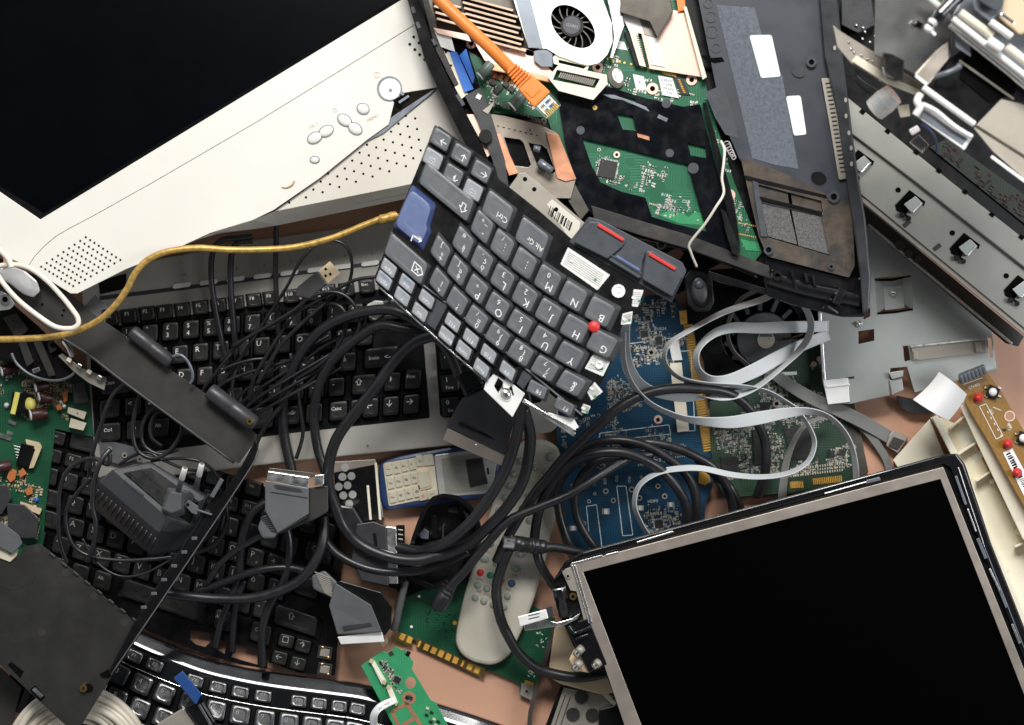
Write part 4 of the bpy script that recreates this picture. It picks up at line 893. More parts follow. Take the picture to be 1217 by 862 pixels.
MB().poly([(794, 405), (806, 404), (811, 428), (799, 429)], lbl, 0, .0025, 0, .6).build('white_slot', M['white'], bp, .0003)
mb = smd(lbl, [(740, 358), (800, 354), (818, 400), (800, 430), (742, 440), (735, 400)], 260, 11, -5, 1.8, 4.2)
tag(mb.build('solder_components', SM(), bp), kind='stuff')
tag(smd(lbl, [(720, 455), (760, 430), (775, 470), (745, 490), (722, 490)], 300, 12, -5, 1.2, 2.4).build('solder_components', SM(), bp), kind='stuff')
tag(smd(lbl, [(765, 600), (806, 600), (812, 640), (765, 640)], 80, 13, -5, 1.6, 4).build('solder_components', SM(), bp), kind='stuff')
tag(smd(lbl, [(665, 495), (740, 490), (795, 512), (828, 545), (700, 560), (668, 540)], 200, 14, -5, 1.4, 3.4).build('solder_components', SM(), bp), kind='stuff')
for x, y, w, h in ((783, 623, 10, 10), (783, 405, 8, 10), (766, 397, 9, 8), (770, 378, 6, 6), (806, 536, 16, 12)): chip(bp, x, y, w, h, -6, lbl, 6, .0012)
for x, y, r in ((720, 584, 3.4), (729, 595, 3.2), (751, 582, 3.6), (760, 592, 3.4), (782, 578, 3.2), (790, 590, 3.4), (707, 587, 2), (700, 596, 2.4), (694, 622, 2.6), (696, 629, 2.2), (733, 571, 1.8), (733, 567, 1.8), (748, 568, 1.8), (748, 572, 1.8), (706, 575, 2), (761, 482, 2), (680, 577, 2), (762, 567, 1.8), (719, 574, 1.8), (719, 570, 1.8)):
    mb = MB(); ringpad(mb, x, y, r, lbl, 0, 1); mb.build('plated_hole', [M['solder'], M['hole']], bp)
for x, y, w in ((720, 608, 7), (761, 604, 6), (681, 628, 6), (797, 600, 6), (811, 612, 3)): MB().box(x, y, w+2, w, 0, lbl, 0, .0004, 1).box(x, y, w*.6, w*.8, 0, lbl, .0004, .0014, 0).build('small_part', [M['white'], M['solder']], bp)
screw(bp, 782, 499, 5.5, lbl, .001, 'copperl'); screw(bp, 774, 419, 5.5, lbl, .001, 'taupe')

# ================================================================== GREEN BOARD (right of it)
lg = Lv(.014)
gp = root('circuit_board', 'dark green board crowded with tiny parts and a gold fringe, under the white ribbon cables', 'circuit board', 930, 520, 0)
gq = [(843, 478), (880, 462), (905, 445), (940, 424), (948, 418), (976, 408), (986, 470), (1005, 500), (1018, 560), (1014, 574), (940, 586), (860, 592), (846, 560)]
pl(gp, 'board', M['pcbvd'], gq, lg, -.0016, 0, .0002)
ch = [(931, 509, 965, 509, 967, 545, 941, 546), (894, 511, 909, 511, 912, 552, 897, 552), (857, 543, 875, 542, 877, 560, 858, 560)]
av = [[(a[0]-3, a[1]-3), (a[2]+3, a[3]-3), (a[4]+3, a[5]+3), (a[6]-3, a[7]+3)] for a in ch]
tag(smd(lg, [(846, 500), (905, 480), (985, 478), (1005, 505), (1012, 555), (935, 568), (860, 570)], 1100, 21, -4, 1.3, 3.0, avoid=av).build('solder_components', SM(), gp), kind='stuff')
tag(smd(lg, [(905, 455), (975, 430), (984, 470), (900, 478)], 160, 22, -24, 1.3, 3.0).build('solder_components', SM(), gp), kind='stuff')
for a in ch:
    MB().poly([(a[0], a[1]), (a[2], a[3]), (a[4], a[5]), (a[6], a[7])], lg, .0002, .0018, 0).build('chip', M['chip'], gp, .0002)
chip(gp, 909, 483, 12, 10, 0, lg, 5, .0014, (0, 1)); chip(gp, 1001, 538, 8, 8, 5, lg, 3, .003, (0, 1)); chip(gp, 989, 540, 6, 9, 5, lg, 2, .003, (0, 1))
mb = MB().poly([(938, 573), (955, 571), (955, 579), (939, 581)], lg, 0, .0004, 0).poly([(965, 569), (1000, 565), (1001, 573), (966, 577)], lg, 0, .0004, 0)
for i in range(8): mb.box(940+i*2, 576.5, 1, 7.4, -6, lg, .0004, .0007, 1)
for i in range(16): mb.box(967+i*2.2, 572.5-i*.23, 1.1, 7.4, -6, lg, .0004, .0007, 1)
mb.build('edge_contacts', [M['browngold'], M['gold']], gp)
mb = MB()
for i in range(22):
    for k in range(3): mb.box(940+i*2.9, 566-i*.35-k*4, 1.3, 2.6, -6, lg, 0, .0006, 0)
mb.build('via_rows', M['smdw'], gp)
for x, y, r in ((923, 480, 5.5), (854, 533, 2), (1014, 532, 4)): screw(gp, x, y, r, lg, .001, 'taupe')
mb = MB()
for x, y in ((967, 433), (974, 427)): mb.cyl(x, y, 3.4, lg, 0, .0006, 0, n=14)
mb.build('solder_pads', M['copperl'], gp)
MB().box(938, 444, 18, 4, -3, lg, 0, .002).build('white_socket', M['white'], gp, .0003)
MB().box(915, 447, 13, 6, -3, lg, 0, .002).build('white_socket', M['ivory'], gp, .0003)
MB().poly([(985, 478), (1014, 470), (1032, 560), (1018, 574)], 0, 0, .008, 0).build('board_frame', M['darkmetal'], gp, .0005)
# ================================================================== ROUND FAN UNIT
lr_ = Lv(.010)
rf = root('cooling_fan', 'dark round fan with a pale hub, in a black frame under the ribbon loops', 'fan', 905, 400, 0)
pl(rf, 'frame', M['blk'], [(818, 335), (900, 340), (972, 366), (976, 410), (950, 425), (905, 450), (842, 480), (836, 430), (815, 370)], 0, 0, .010, .001, holes=[[(905+48*math.cos(i*math.pi/16), 396+46*math.sin(i*math.pi/16)) for i in range(32)]])
MB().cyl(905, 396, 49, 0, .0005, .003, 0, n=40).build('frame_floor', M['hole'], rf)
MB().cyl(908, 404, 33, lr_, -.004, .003, 0, n=48, r2=31.5).build('rotor', M['scart'], rf, .0006)
for i in range(14):
    t = i*2*math.pi/14+.1; MB().bar(907+33*math.cos(t), 402+33*math.sin(t), 905+46*math.cos(t+.1), 397+44*math.sin(t+.1), 5, lr_, -.007, -.001, 0).build('fan_blade', M['slate'], rf, .0003)
MB().cyl(910.5, 404, 10.3, lr_, .003, .0042, 0, n=32).poly([(903.5, 397), (917, 397), (918.5, 400.5), (902, 400.5)], lr_, .0042, .0043, 1).cyl(914, 402.5, .7, lr_, .0042, .0045, 1).build('hub_label', [M['ivory'], M['shade']], rf, .0003)
MB().tube([(930, 403, .016), (940, 402, .017), (955, 397, .015)], 1.5, 0, 8).build('red_lead', M['capr'], rf)

# ================================================================== RIBBON CABLES
def rib(name, label, st, mat='ribbon', grp='flat grey ribbon cables', cond=8, t=.0006):
    """st: (px, py, z, half width px, direction deg in picture, tilt m)"""
    o = []
    for x, y, z, w, d, tl in st:
        a = math.radians(d); dx, dy = math.cos(a)*w, math.sin(a)*w
        o.append((x-dx, y-dy, z-tl, x+dx, y+dy, z+tl))
    return tag(MB().ribbon(o, t, 0, cond).build(name, M[mat], recalc=True), label, 'ribbon cable', grp)
rib('ribbon_cable', 'pale ribbon cable falling from the red dotted keyboard and turning up under the laptop corner',
    [(744, 385, .10, 5, 0, .002), (743, 415, .08, 6, -5, .003), (748, 440, .068, 7.5, -28, .003), (762, 458, .062, 6.5, -50, .003), (785, 468, .060, 5.5, -70, .003), (820, 472, .058, 5.5, -88, .003), (860, 471, .056, 5.5, 92, .003), (896, 462, .056, 3, 70, .005), (935, 431, .058, 3.2, 50, .006), (957, 408, .062, 4, 25, .006), (964, 386, .066, 4, 5, .006), (957, 366, .07, 3.5, -20, .005), (945, 352, .07, 3, -30, .004)])
rib('ribbon_cable', 'wide white ribbon folded into a fat horizontal loop above the round fan',
    [(985, 388, .045, 6.5, 90, 0), (935, 389, .052, 7, 88, 0), (902, 390, .056, 6.5, 87, .001), (869, 390, .060, 6, 84, .002), (845, 399, .062, 4.5, 50, .004), (829, 417, .064, 3.4, 10, .006), (829, 437, .064, 3.6, -20, .006), (842, 450, .063, 4.5, -60, .004), (864, 453, .062, 7.5, -96, .001), (894, 442, .060, 8.5, -118, .001), (927, 424, .056, 8, -120, .001), (952, 411, .050, 7, -118, .001), (985, 398, .044, 6.5, -110, 0)])
rib('ribbon_cable', 'thin white ribbon seen edge on, from the laptop lip down past the blue board',
    [(925, 345, .085, 3.5, 60, .003), (906, 356, .08, 3.6, 62, .003), (861, 371, .075, 3.2, 65, .004), (823, 391, .072, 2.6, 50, .005), (795, 409, .07, 2.6, 30, .006), (790, 430, .068, 2.6, -20, .006), (806, 448, .066, 2.4, -60, .005), (836, 456, .065, 2.2, -85, .005), (886, 460, .06, 2.2, -90, .005), (913, 466, .052, 2.2, -60, .004), (935, 478, .04, 2, -60, .003), (950, 488, .034, 2, -60, .003)])
rib('ribbon_cable', 'bright white ribbon sweeping across the green board and behind the black screen',
    [(741, 395, .098, 3, 10, .003), (742, 430, .085, 2.6, 0, .005), (753, 459, .075, 2.6, -40, .006), (775, 481, .07, 2.6, -55, .006), (808, 496, .067, 3.4, -70, .005), (838, 501, .066, 5, -85, .003), (869, 502, .066, 7.2, -95, .001), (902, 497, .066, 7.8, -100, 0), (935, 491, .066, 6.2, -96, .001), (962, 489, .066, 4, -80, .003), (984, 495, .064, 2.8, -50, .005), (1001, 510, .06, 2.6, -35, .005), (1012, 530, .056, 2.8, -15, .005), (1017, 556, .05, 3.4, -5, .004), (1018, 590, .035, 4, 0, .003)])
rib('ribbon_cable', 'ribbon snaking in a hook over the blue board, its end at the black screen corner',
    [(773, 640, .045, 2.4, -20, .004), (762, 622, .05, 2.5, -10, .005), (754, 600, .055, 2.6, 5, .005), (760, 577, .06, 2.7, 35, .005), (782, 562, .062, 3, 70, .004), (808, 557, .062, 3.4, 85, .003), (835, 557, .062, 3.4, 92, .002), (868, 564, .06, 3.2, 96, .003), (902, 567, .058, 2.8, 90, .004), (935, 563, .056, 2.6, 70, .005), (959, 550, .055, 2.6, 45, .005), (968, 529, .054, 2.5, 5, .005), (963, 510, .053, 2.2, -25, .005), (950, 490, .048, 2, -45, .004)], mat='ribbon')
rib('ribbon_cable', 'dark grey ribbon hanging in an arc in front of the big square chip',
    [(929, 600, .022, 5, 5, 0), (931, 575, .026, 4.8, 8, .001), (935, 548, .03, 4, 18, .002), (945, 522, .034, 3, 35, .003), (960, 503, .036, 2.4, 50, .003), (985, 495, .036, 2, 75, .003)], mat='ribbon2')
rib('ribbon_cable', 'broad dark grey ribbon running down right to a flat plug on the table',
    [(905, 432, .02, 6, -50, 0), (930, 452, .022, 7, -52, 0), (962, 472, .024, 7.5, -55, 0), (1000, 489, .022, 8, -60, 0), (1030, 504, .016, 8, -57, 0), (1064, 524, .008, 7.5, -55, 0)], mat='ribbon2')
rib('ribbon_cable', 'narrow dark grey ribbon branching off beside the flat plug', [(990, 486, .018, 3, -60, .001), (1022, 506, .014, 4, -50, .001), (1040, 525, .010, 4.5, -40, 0), (1054, 548, .006, 4.5, -25, 0), (1062, 575, .005, 4.5, -20, 0)], mat='ribbon2')
t = root('ribbon_plug', 'flat grey brown plug at the end of the broad ribbon, on the table', 'plug', 1065, 526, 0)
pl(t, 'shell', M['taupe'], [(1057, 517), (1062, 511), (1079, 520), (1067, 539), (1053, 530)], 0, .002, .012, .0008)
pl(t, 'cap', M['bar'], [(1062, 519), (1075, 524), (1067, 535), (1056, 530)], 0, .012, .0135, .0004)
rib('ribbon_cable', 'grey ribbon curving behind the oval speaker beside the round fan', [(900, 345, .055, 2, 60, .004), (880, 356, .05, 2, 50, .005), (868, 376, .046, 2, 15, .005), (865, 398, .042, 2, 0, .005), (872, 418, .038, 2, -25, .005), (891, 436, .03, 2.2, -45, .004)], mat='ribbon2')

# ================================================================== BLACK CABLES
def cable(name, label, pts, r, mat='cable', grp='black cables in the tangle', cat='cable', n=14, parent=None):
    mb = MB().tube(pts, r, 0, n)
    o = mb.build(name, M[mat], parent, recalc=True)
    return tag(o, label, cat, grp) if parent is None else o
Zs = lambda pts, z: [(p[0], p[1], p[2] if len(p) > 2 else z) for p in pts]
C = lambda label, pts, r, z, **k: cable('cable', label, Zs(pts, z), r, **k)
C('thick black cable arching over the grey keyboard between its enter key and the grey plug', [(545, 445, .095), (534, 420, .10), (518, 400, .10), (500, 386, .095), (468, 369, .09), (432, 371, .08), (395, 384, .07), (370, 404, .06), (352, 430, .05), (340, 460, .042), (336, 490, .036), (338, 520, .032), (346, 556, .03), (352, 590, .03)], 6.3, .06)
C('thick black cable bending down across the arrow keys beside its twin', [(515, 396, .088), (480, 391, .085), (452, 387, .08), (425, 402, .072), (403, 420, .065), (390, 436, .06), (378, 462, .052), (373, 493, .046), (377, 530, .042), (386, 560, .04), (393, 590, .035)], 5.8, .06)
C('fattest black cable, making the biggest loop, round the phones and up to the torn keyboard', [(520, 398, .105), (495, 406, .10), (472, 426, .092), (445, 462, .085), (420, 493, .078), (400, 522, .07), (391, 552, .064), (391, 580, .06), (400, 606, .055), (410, 628, .052), (430, 648, .052), (462, 662, .055), (495, 666, .058), (528, 658, .06), (558, 645, .064), (582, 625, .07), (603, 602, .078), (620, 575, .085), (628, 545, .09), (630, 515, .10), (622, 485, .115)], 6.8, .06)
C('black cable dropping from the laptop keyboard past the phone screen', [(618, 478, .13), (617, 502, .12), (612, 526, .11), (601, 558, .10), (583, 590, .09), (560, 620, .082), (530, 645, .07), (500, 655, .05), (470, 650, .04)], 6.6, .1)
C('lower black cable hugging the outside of the big loop', [(384, 610, .04), (384, 634, .04), (395, 653, .042), (413, 666, .043), (438, 676, .044), (466, 680, .044), (500, 678, .045), (530, 668, .045), (556, 655, .045)], 5.2, .04)
C('black cable from the remote control fanning across the blue board to the green one', [(590, 668, .05), (606, 634, .055), (634, 589, .06), (652, 567, .062), (668, 547, .065), (692, 523, .07), (714, 503, .072), (735, 485, .072), (760, 471, .07), (790, 463, .068), (825, 462, .064), (861, 466, .058), (886, 481, .05), (903, 508, .044), (910, 532, .038), (909, 562, .03), (900, 590, .02)], 6, .06)
C('black cable in the top arc of the coil on the blue board', [(634, 650, .045), (638, 618, .052), (645, 595, .056), (660, 568, .06), (682, 548, .064), (708, 539, .066), (738, 538, .066), (764, 546, .064), (787, 560, .06), (806, 582, .056), (816, 606, .05), (813, 640, .04)], 6, .06)
C('black cable forming the second arc of the coil on the blue board', [(655, 600, .03), (668, 566, .04), (684, 543, .048), (705, 529, .052), (730, 523, .054), (762, 528, .054), (790, 542, .052), (815, 563, .05), (827, 592, .045), (828, 640, .035)], 5.6, .05)
C('black cable leaving the coil and passing between the green board and the screen', [(740, 532, .045), (765, 526, .048), (798, 531, .048), (824, 541, .046), (848, 556, .042), (864, 580, .036), (871, 606, .03), (872, 640, .025)], 5.4, .04)
C('black cable dropping in a left loop inside the coil', [(745, 545, .04), (718, 545, .042), (700, 556, .042), (688, 572, .04), (683, 590, .04), (685, 612, .038), (694, 632, .036), (708, 652, .034), (725, 668, .03)], 5.2, .04)
C('outermost left black cable of the coil, over the board corner', [(705, 538, .028), (682, 550, .03), (667, 570, .03), (663, 594, .03), (667, 620, .03), (677, 648, .028), (690, 668, .02)], 5.4, .03)
C('black cable crossing low behind the ribbon hook', [(828, 545, .03), (852, 566, .03), (868, 580, .03), (880, 605, .025)], 5.5, .03)
# round plug cable
t = root('round_plug_cable', 'black cable ending in a round black plug above the green contact board', 'cable', 540, 690, .03)
cable('cord', None, [(524, 712, .052), (538, 694, .056), (553, 678, .06), (570, 657, .066), (586, 638, .07), (606, 618, .072), (640, 603, .074), (676, 588, .074), (712, 566, .07), (745, 546, .06), (775, 540, .05)], 5.4, parent=t)
def along(x0, y0, x1, y1, prof, z0, z1, mats, par, name, n=18):
    """turned body along a line: prof = (t, r px, mat)"""
    pts = [P(x0+(x1-x0)*a, y0+(y1-y0)*a, z0+(z1-z0)*a) for a, r, m in prof]
    mb = MB(); rr = [MM(r, z0) for a, r, m in prof]
    mb.tube3(pts, 0, n, 0, radii=rr)
    k = len(prof)-1
    for i in range(k):
        for j in range(n): mb.M[i*n+j] = prof[i][2]
    for i in range(len(mb.S)): mb.S[i] = False if abs(prof[min(i//n, k-1)][1]-prof[min(i//n+1, k)][1]) > .8 else True
    return mb.build(name, mats, par)
along(538, 694, 519, 722, [(0, 5.5, 0), (.12, 7, 0), (.2, 7, 0), (.24, 6, 0), (.3, 8.5, 0), (.36, 8.5, 0), (.4, 8, 0), (.44, 9.6, 0), (.95, 10.2, 0), (1, 9.4, 0)], .055, .048, [M['cable']], t, 'plug_body')
t = root('aerial_cable', 'black cable with a ribbed plug and bright metal tip lying over the remote control', 'cable', 640, 650, .03)
along(597, 644, 652, 651, [(0, 6, 1), (.02, 7.6, 1), (.24, 7.8, 1), (.25, 9.5, 0), (.46, 9.5, 0), (.47, 8.6, 0), (.5, 9.6, 0), (.53, 8.6, 0), (.56, 9.8, 0), (.60, 9, 0), (.63, 10, 0), (.68, 10, 0), (.7, 8.5, 0), (.76, 9.6, 0), (.82, 8, 0), (.88, 9, 0), (.94, 7, 0), (1, 6, 0)], .058, .052, [M['cable'], M['silver']], t, 'ribbed_plug')
cable('cord', None, [(650, 650.5, .052), (668, 652, .05), (690, 657, .046), (715, 664, .035)], 5.4, parent=t)
C('black cable looping over the remote and back beneath the screen hinge', [(612, 642, .05), (604, 655, .052), (595, 678, .05), (590, 702, .05), (594, 732, .048), (604, 756, .045), (618, 778, .04), (640, 795, .035), (673, 804, .034), (700, 804, .034), (730, 797, .03)], 6.2, .05)
C('short black cable slipping from the ribbed plug down beside the hinge', [(637, 652, .045), (641, 668, .045), (648, 682, .042), (658, 696, .035), (670, 712, .03)], 5.6, .04)
# cables at the plug cluster over the lower laptop keyboard
C('black cable from the boot of the grey plug across the letter keys', [(312, 636, .065), (296, 645, .06), (278, 656, .055), (262, 670, .05), (251, 686, .046), (243, 700, .04)], 3.6, .06)
C('long black cable sweeping level across the lower keyboard, then up to the grey plug', [(190, 704, .05), (225, 709, .05), (262, 712, .05), (299, 711, .052), (330, 703, .054), (356, 690, .056), (374, 668, .058), (384, 642, .056), (385, 614, .05)], 6, .05)
C('black cable angled up to the right over the letter N', [(236, 703, .04), (262, 694, .042), (290, 683, .045), (318, 676, .047), (345, 675, .045), (372, 682, .04)], 4.8, .04)
C('black cable hanging under the grey plug and over the lower keyboard', [(340, 625, .045), (344, 645, .046), (343, 667, .046), (337, 692, .044), (322, 716, .042), (313, 742, .038), (311, 765, .034), (312, 792, .03)], 5, .04)
C('thin black cable on the left of the table gaps', [(286, 672, .035), (281, 694, .035), (271, 718, .034), (262, 742, .03), (256, 770, .025)], 4, .03)
C('thin black cable on the right of the narrow table gap', [(290, 690, .035), (282, 712, .034), (278, 738, .03), (276, 775, .02)], 4, .03)
C('black cable bowing left of the grey plug', [(316, 597, .045), (300, 610, .046), (290, 632, .046), (286, 655, .044), (285, 680, .04)], 5.2, .045)
C('black cable arc behind the charcoal bar edge', [(268, 596, .05), (270, 618, .05), (262, 640, .05), (246, 652, .048), (226, 660, .045)], 3, .05)
C('second black cable arc behind the charcoal bar edge', [(258, 600, .045), (260, 618, .045), (252, 634, .045), (236, 645, .045)], 3, .05)
g2 = 'thin black leads'
T2 = lambda label, pts, r, z, **k: cable('thin_lead', label, Zs(pts, z), r*.88, grp=g2, cat='cable', n=10, **k)
# leads from behind the monitor
T2('lead dropping straight from the monitor edge, leftmost of the pair', [(300, 281, .06), (283, 283, .062), (263, 286, .06), (253, 300, .055), (251, 329, .05), (256, 366, .046), (266, 416, .04), (272, 440, .035)], 4, .05)
T2('lead dropping from the monitor edge, right of the pair', [(300, 286, .056), (284, 288, .058), (276, 299, .055), (274, 329, .05), (277, 379, .046), (281, 421, .04), (284, 450, .035)], 4.2, .05)
T2('lead falling straight over the letter F9', [(328, 262, .05), (328, 290, .05), (327.5, 320, .045), (329, 366, .04), (331, 400, .035)], 3.6, .05)
T2('fine lead making a hoop beside the loose metal plug', [(370, 295, .062), (354, 315, .06), (342, 339, .055), (321, 372, .05), (304, 398, .048), (288, 423, .046), (270, 446, .044), (250, 470, .04)], 2.2, .05)
T2('fine lead arching over the top of the metal plug', [(372, 293, .064), (392, 286, .066), (408, 290, .066), (416, 302, .064), (418.5, 318, .06), (415, 336, .058), (408, 350, .055), (396, 365, .05)], 2.3, .06)
T2('glossy lead forming the outer curl of the bundle', [(276, 412, .06), (313, 390.5, .066), (346, 371, .07), (370, 353, .072), (392, 347, .074), (411, 352, .075), (424, 368, .075), (427, 389, .073), (417, 405, .07), (397, 419, .065), (376, 436, .06), (350, 452, .05)], 2.4, .07)
T2('lead reaching right to the pale keys and back into the bundle', [(470, 331, .075), (445, 329.5, .074), (422, 333, .072), (402, 343, .07), (362, 366, .066), (313, 391, .06), (285, 408, .055), (262, 430, .05)], 2.4, .07)
T2('lead trailing from the clear plug round to the left', [(463, 350, .07), (462, 362, .07), (456, 374, .068), (440, 386, .064), (418, 396, .06), (388, 410, .055), (360, 430, .05), (330, 456, .045), (300, 480, .04)], 2.2, .06)
T2('straight lead slanting down left through the bundle', [(401, 347, .062), (379, 367, .062), (354, 389, .06), (334, 410, .058), (321, 430, .055), (306, 456, .05)], 3, .06)
T2('inner curl of lead in the bundle', [(383, 363, .06), (395, 361, .062), (407, 367, .064), (412, 382, .064), (405, 405, .06), (388, 430, .055), (370, 452, .05), (345, 470, .045)], 2.7, .06)
T2('lead running down the left side of the bundle', [(346, 377, .055), (328, 405, .054), (314, 428, .052), (302, 450, .048), (296, 476, .04)], 3, .05)
T2('lead near the bottom of the bundle, nearly level', [(408, 398, .05), (372, 414, .05), (345, 428, .048), (305, 440, .046), (272, 452, .044), (250, 468, .04)], 2.4, .05)
T2('lead leaning across the letter G', [(305, 394, .05), (285, 408, .052), (270, 426, .052), (256, 444, .05), (242, 462, .046), (238, 480, .04)], 2.3, .05)
T2('lead curling across the letter H', [(318, 426, .048), (298, 428, .05), (272, 436, .05), (254, 448, .048), (243, 462, .044)], 2.2, .05)
T2('lead dipping past the letter K', [(284, 430, .045), (278, 448, .044), (276, 466, .042), (282, 486, .038), (296, 506, .034)], 2.4, .05)
T2('lead bundle strand toward the grey plug, left of the thick cable', [(352, 452, .05), (338, 476, .048), (322, 498, .045), (308, 520, .04), (300, 545, .035)], 3, .05)
T2('second strand toward the grey plug', [(345, 420, .05), (352, 452, .048), (356, 480, .045), (360, 515, .04), (352, 545, .035)], 2.6, .05)
for i in range(5):
    o = 6*i
    T2(('upper', 'second', 'middle', 'fourth', 'lowest')[i]+' of five parallel leads slanting across the middle of the bundle', [(392+o*.6, 398+o*1.6, .045+.002*i), (360+o*.6, 418+o*1.5, .047+.002*i), (326+o*.5, 440+o*1.4, .046+.002*i), (292+o*.6, 464+o*1.2, .042), (268+o, 492+o*.7, .036)], 2.0+.2*(i % 3), .05)
# leads over the lower left
T2('lead hanging from the charcoal bar past the arrow shift key', [(150, 455, .07), (136, 467, .065), (128, 482, .06), (122, 500, .056), (114, 524, .054), (107, 552, .052), (106, 572, .05)], 3, .06)
T2('lead in a wide hoop over the escape key corner', [(131, 540, .07), (128, 552, .07), (112, 545, .068), (96, 548, .066), (80, 560, .064), (72, 580, .062), (70, 605, .06), (71, 642, .055), (80, 670, .05)], 3, .06)
T2('lead rising from the dark screw plate and running down beside the adapter', [(131, 534, .07), (120, 548, .074), (112, 572, .074), (110, 600, .072), (114, 622, .07), (112, 645, .066), (104, 668, .06)], 3.4, .07)
T2('lead curving under the adapter and away right along the bottom letters', [(108, 568, .058), (92, 586, .057), (80, 604, .056), (79, 624, .055), (86, 646, .054), (104, 660, .053), (140, 666, .052), (176, 665, .052), (204, 662, .05)], 3, .055)
T2('fine lead sagging between the adapter and the charcoal base', [(98, 640, .05), (115, 668, .05), (140, 684, .05), (168, 683, .05), (198, 668, .05), (222, 650, .05)], 1.8, .05)
T2('lead coiled in rings under the charcoal bar, outer turn', [(166, 470, .06), (160, 492, .058), (158, 516, .056), (164, 536, .055), (182, 545, .055), (200, 537, .055), (213, 520, .056), (216, 505, .056), (206, 488, .05)], 3, .055)
T2('lead coiled in rings under the charcoal bar, middle turn', [(192, 480, .058), (176, 492, .058), (168, 512, .056), (172, 530, .054), (190, 540, .054), (212, 534, .05)], 2.8, .055)
T2('lead coiled in rings under the charcoal bar, inner turn', [(206, 488, .056), (188, 490, .058), (179, 504, .058), (180, 520, .056), (192, 530, .05)], 2.6, .055)
T2('lead arching between the ring coil and the plug pins', [(180, 548, .05), (196, 546, .055), (216, 545, .06), (236, 548, .06), (250, 556, .056), (262, 572, .05)], 2.2, .05)
T2('lead from the small screw plate under the ring coil', [(142, 552, .05), (158, 542, .052), (176, 538, .054), (196, 548, .054), (222, 558, .05), (246, 560, .045)], 2.2, .05)
# ================================================================== SCART PLUGS
def q4(par, name, mat, top, zt, zb, bev=.0008, dx=0, dy=0):
    zt = zt if isinstance(zt, (list, tuple)) else [zt]*len(top)
    return MB().solid([(p[0], p[1], z) for p, z in zip(top, zt)], [(p[0]+dx, p[1]+dy, zb) for p in top]).build(name, M[mat] if isinstance(mat, str) else mat, par, bev)
def ribs(par, pts, n, ang, w, z, r, mat='scart'):
    (x0, y0), (x1, y1) = pts; mb = MB()
    for i in range(n):
        t = i/(n-1); mb.box(x0+(x1-x0)*t, y0+(y1-y0)*t, r*2, w, ang, z, -.016, .0006 if i % 2 else -.0008, 0)
    return mb.build('ribbed_boot', M[mat], par, .0005)
t = root('scart_plug', 'pale grey video plug with a bright metal face, standing on the lower keyboard', 'plug', 345, 595, .03)
q4(t, 'housing', 'scart', [(315, 571), (367, 580), (367, 611), (330, 634), (315, 607)], .088, .055)
q4(t, 'side_shell', 'bar', [(367, 580), (390, 577), (390, 608), (377, 616), (333, 635), (330, 634), (367, 611)], .078, .045)
q4(t, 'metal_face', 'silver', [(318.5, 560), (368, 567.5), (366.5, 580), (317, 570)], .087, .05, .0005)
q4(t, 'metal_corner', 'silver', [(374, 565), (385, 564), (385, 576), (373, 577)], .083, .05, .0005)
q4(t, 'metal_shroud', 'darkmetal', [(320, 556), (372, 562), (376, 566), (368, 568), (318, 560)], .083, .05, .0004)
MB().poly([(325, 577), (330, 576), (357, 581), (360, 585), (352, 585), (328, 581)], .088, -.0004, .0006, 0, 1).build('finger_groove', M['scartd'], t, .0003)
MB().bar(322, 585, 366, 592, 1.2, .088, -.0002, .0006, 0).bar(333, 632, 365, 614, 1.2, .088, -.0002, .0007, 0).build('housing_ridge', M['scartd'], t)
mb = MB()
for x, y in ((337, 565.5), (350, 567.5)): mb.cyl(x, y, 1, .087, -.0002, .0003, 0, n=8)
mb.build('rivets', M['hole'], t)
q4(t, 'boot', 'scart', [(311, 614), (320, 611), (331, 633), (326, 640), (312, 640), (306, 628)], .084, .06, .002)
mb = MB()
for i in range(9): mb.bar(309.5+i*1.6, 620+i*1.9-4, 322+i*1.1, 612+i*2.5, 1.1, .0848, -.0012, .0004, 0)
mb.build('boot_ribs', M['scartd'], t, .0002)
t = root('scart_plug', 'large black video plug with a copper tinted metal edge, below the torn keyboard', 'plug', 565, 500, .03)
q4(t, 'housing', 'scartd', [(549, 473), (577, 461), (613, 494), (600, 541), (530, 507)], [.085, .09, .09, .08, .075], .04, .0015)
q4(t, 'metal_face', 'bezel', [(532, 509), (600, 541), (596, 554), (526, 523)], [.074, .078, .074, .07], .035, .0008)
MB().bar(545, 503, 588, 522, 3, .0805, -.004, .0008, 0).build('housing_ridge', M['blk'], t, .0004)
MB().dome(566, 529, 2.2, .0755, -.001, .0012, 0).build('rivet', M['silver'], t)
q4(t, 'boot', 'cable', [(537, 437), (553, 430), (577, 456), (553, 473)], .093, .06, .003)
mb = MB()
for i in range(8): mb.bar(543+i*1.7, 448+i*3.0, 562+i*1.6, 440+i*2.4, 1.3, .0937, -.0012, .0006, 0)
mb.build('boot_ribs', M['blk'], t, .0003)
t = root('scart_plug', 'dark grey video plug with ribbed boot and mirror bright edge above the salmon table', 'plug', 425, 720, .02)
q4(t, 'housing', 'scart', [(399, 693), (441, 719), (454, 751), (401, 754), (391, 720)], [.062, .064, .062, .06, .06], .03)
q4(t, 'side_shell', 'blk', [(399, 693), (404, 690), (453, 704), (466, 721), (465, 746), (457, 756), (453, 751), (441, 719)], .056, .02)
q4(t, 'metal_face', 'fanw', [(401, 757), (454, 751), (457, 763), (405, 766)], .057, .02, .0006)
MB().poly([(407, 744), (440, 740), (443, 744), (408, 749)], .062, -.0006, .0006, 0, 1).build('finger_groove', M['scartd'], t, .0003)
MB().poly([(451, 764), (457, 762), (459, 757), (461, 763), (455, 770)], .02, 0, .01, 0).build('gold_foot', M['beige'], t, .0004)
q4(t, 'boot', 'scart', [(370, 684), (386, 678), (401, 692), (394, 711), (372, 700)], .058, .03, .002)
mb = MB()
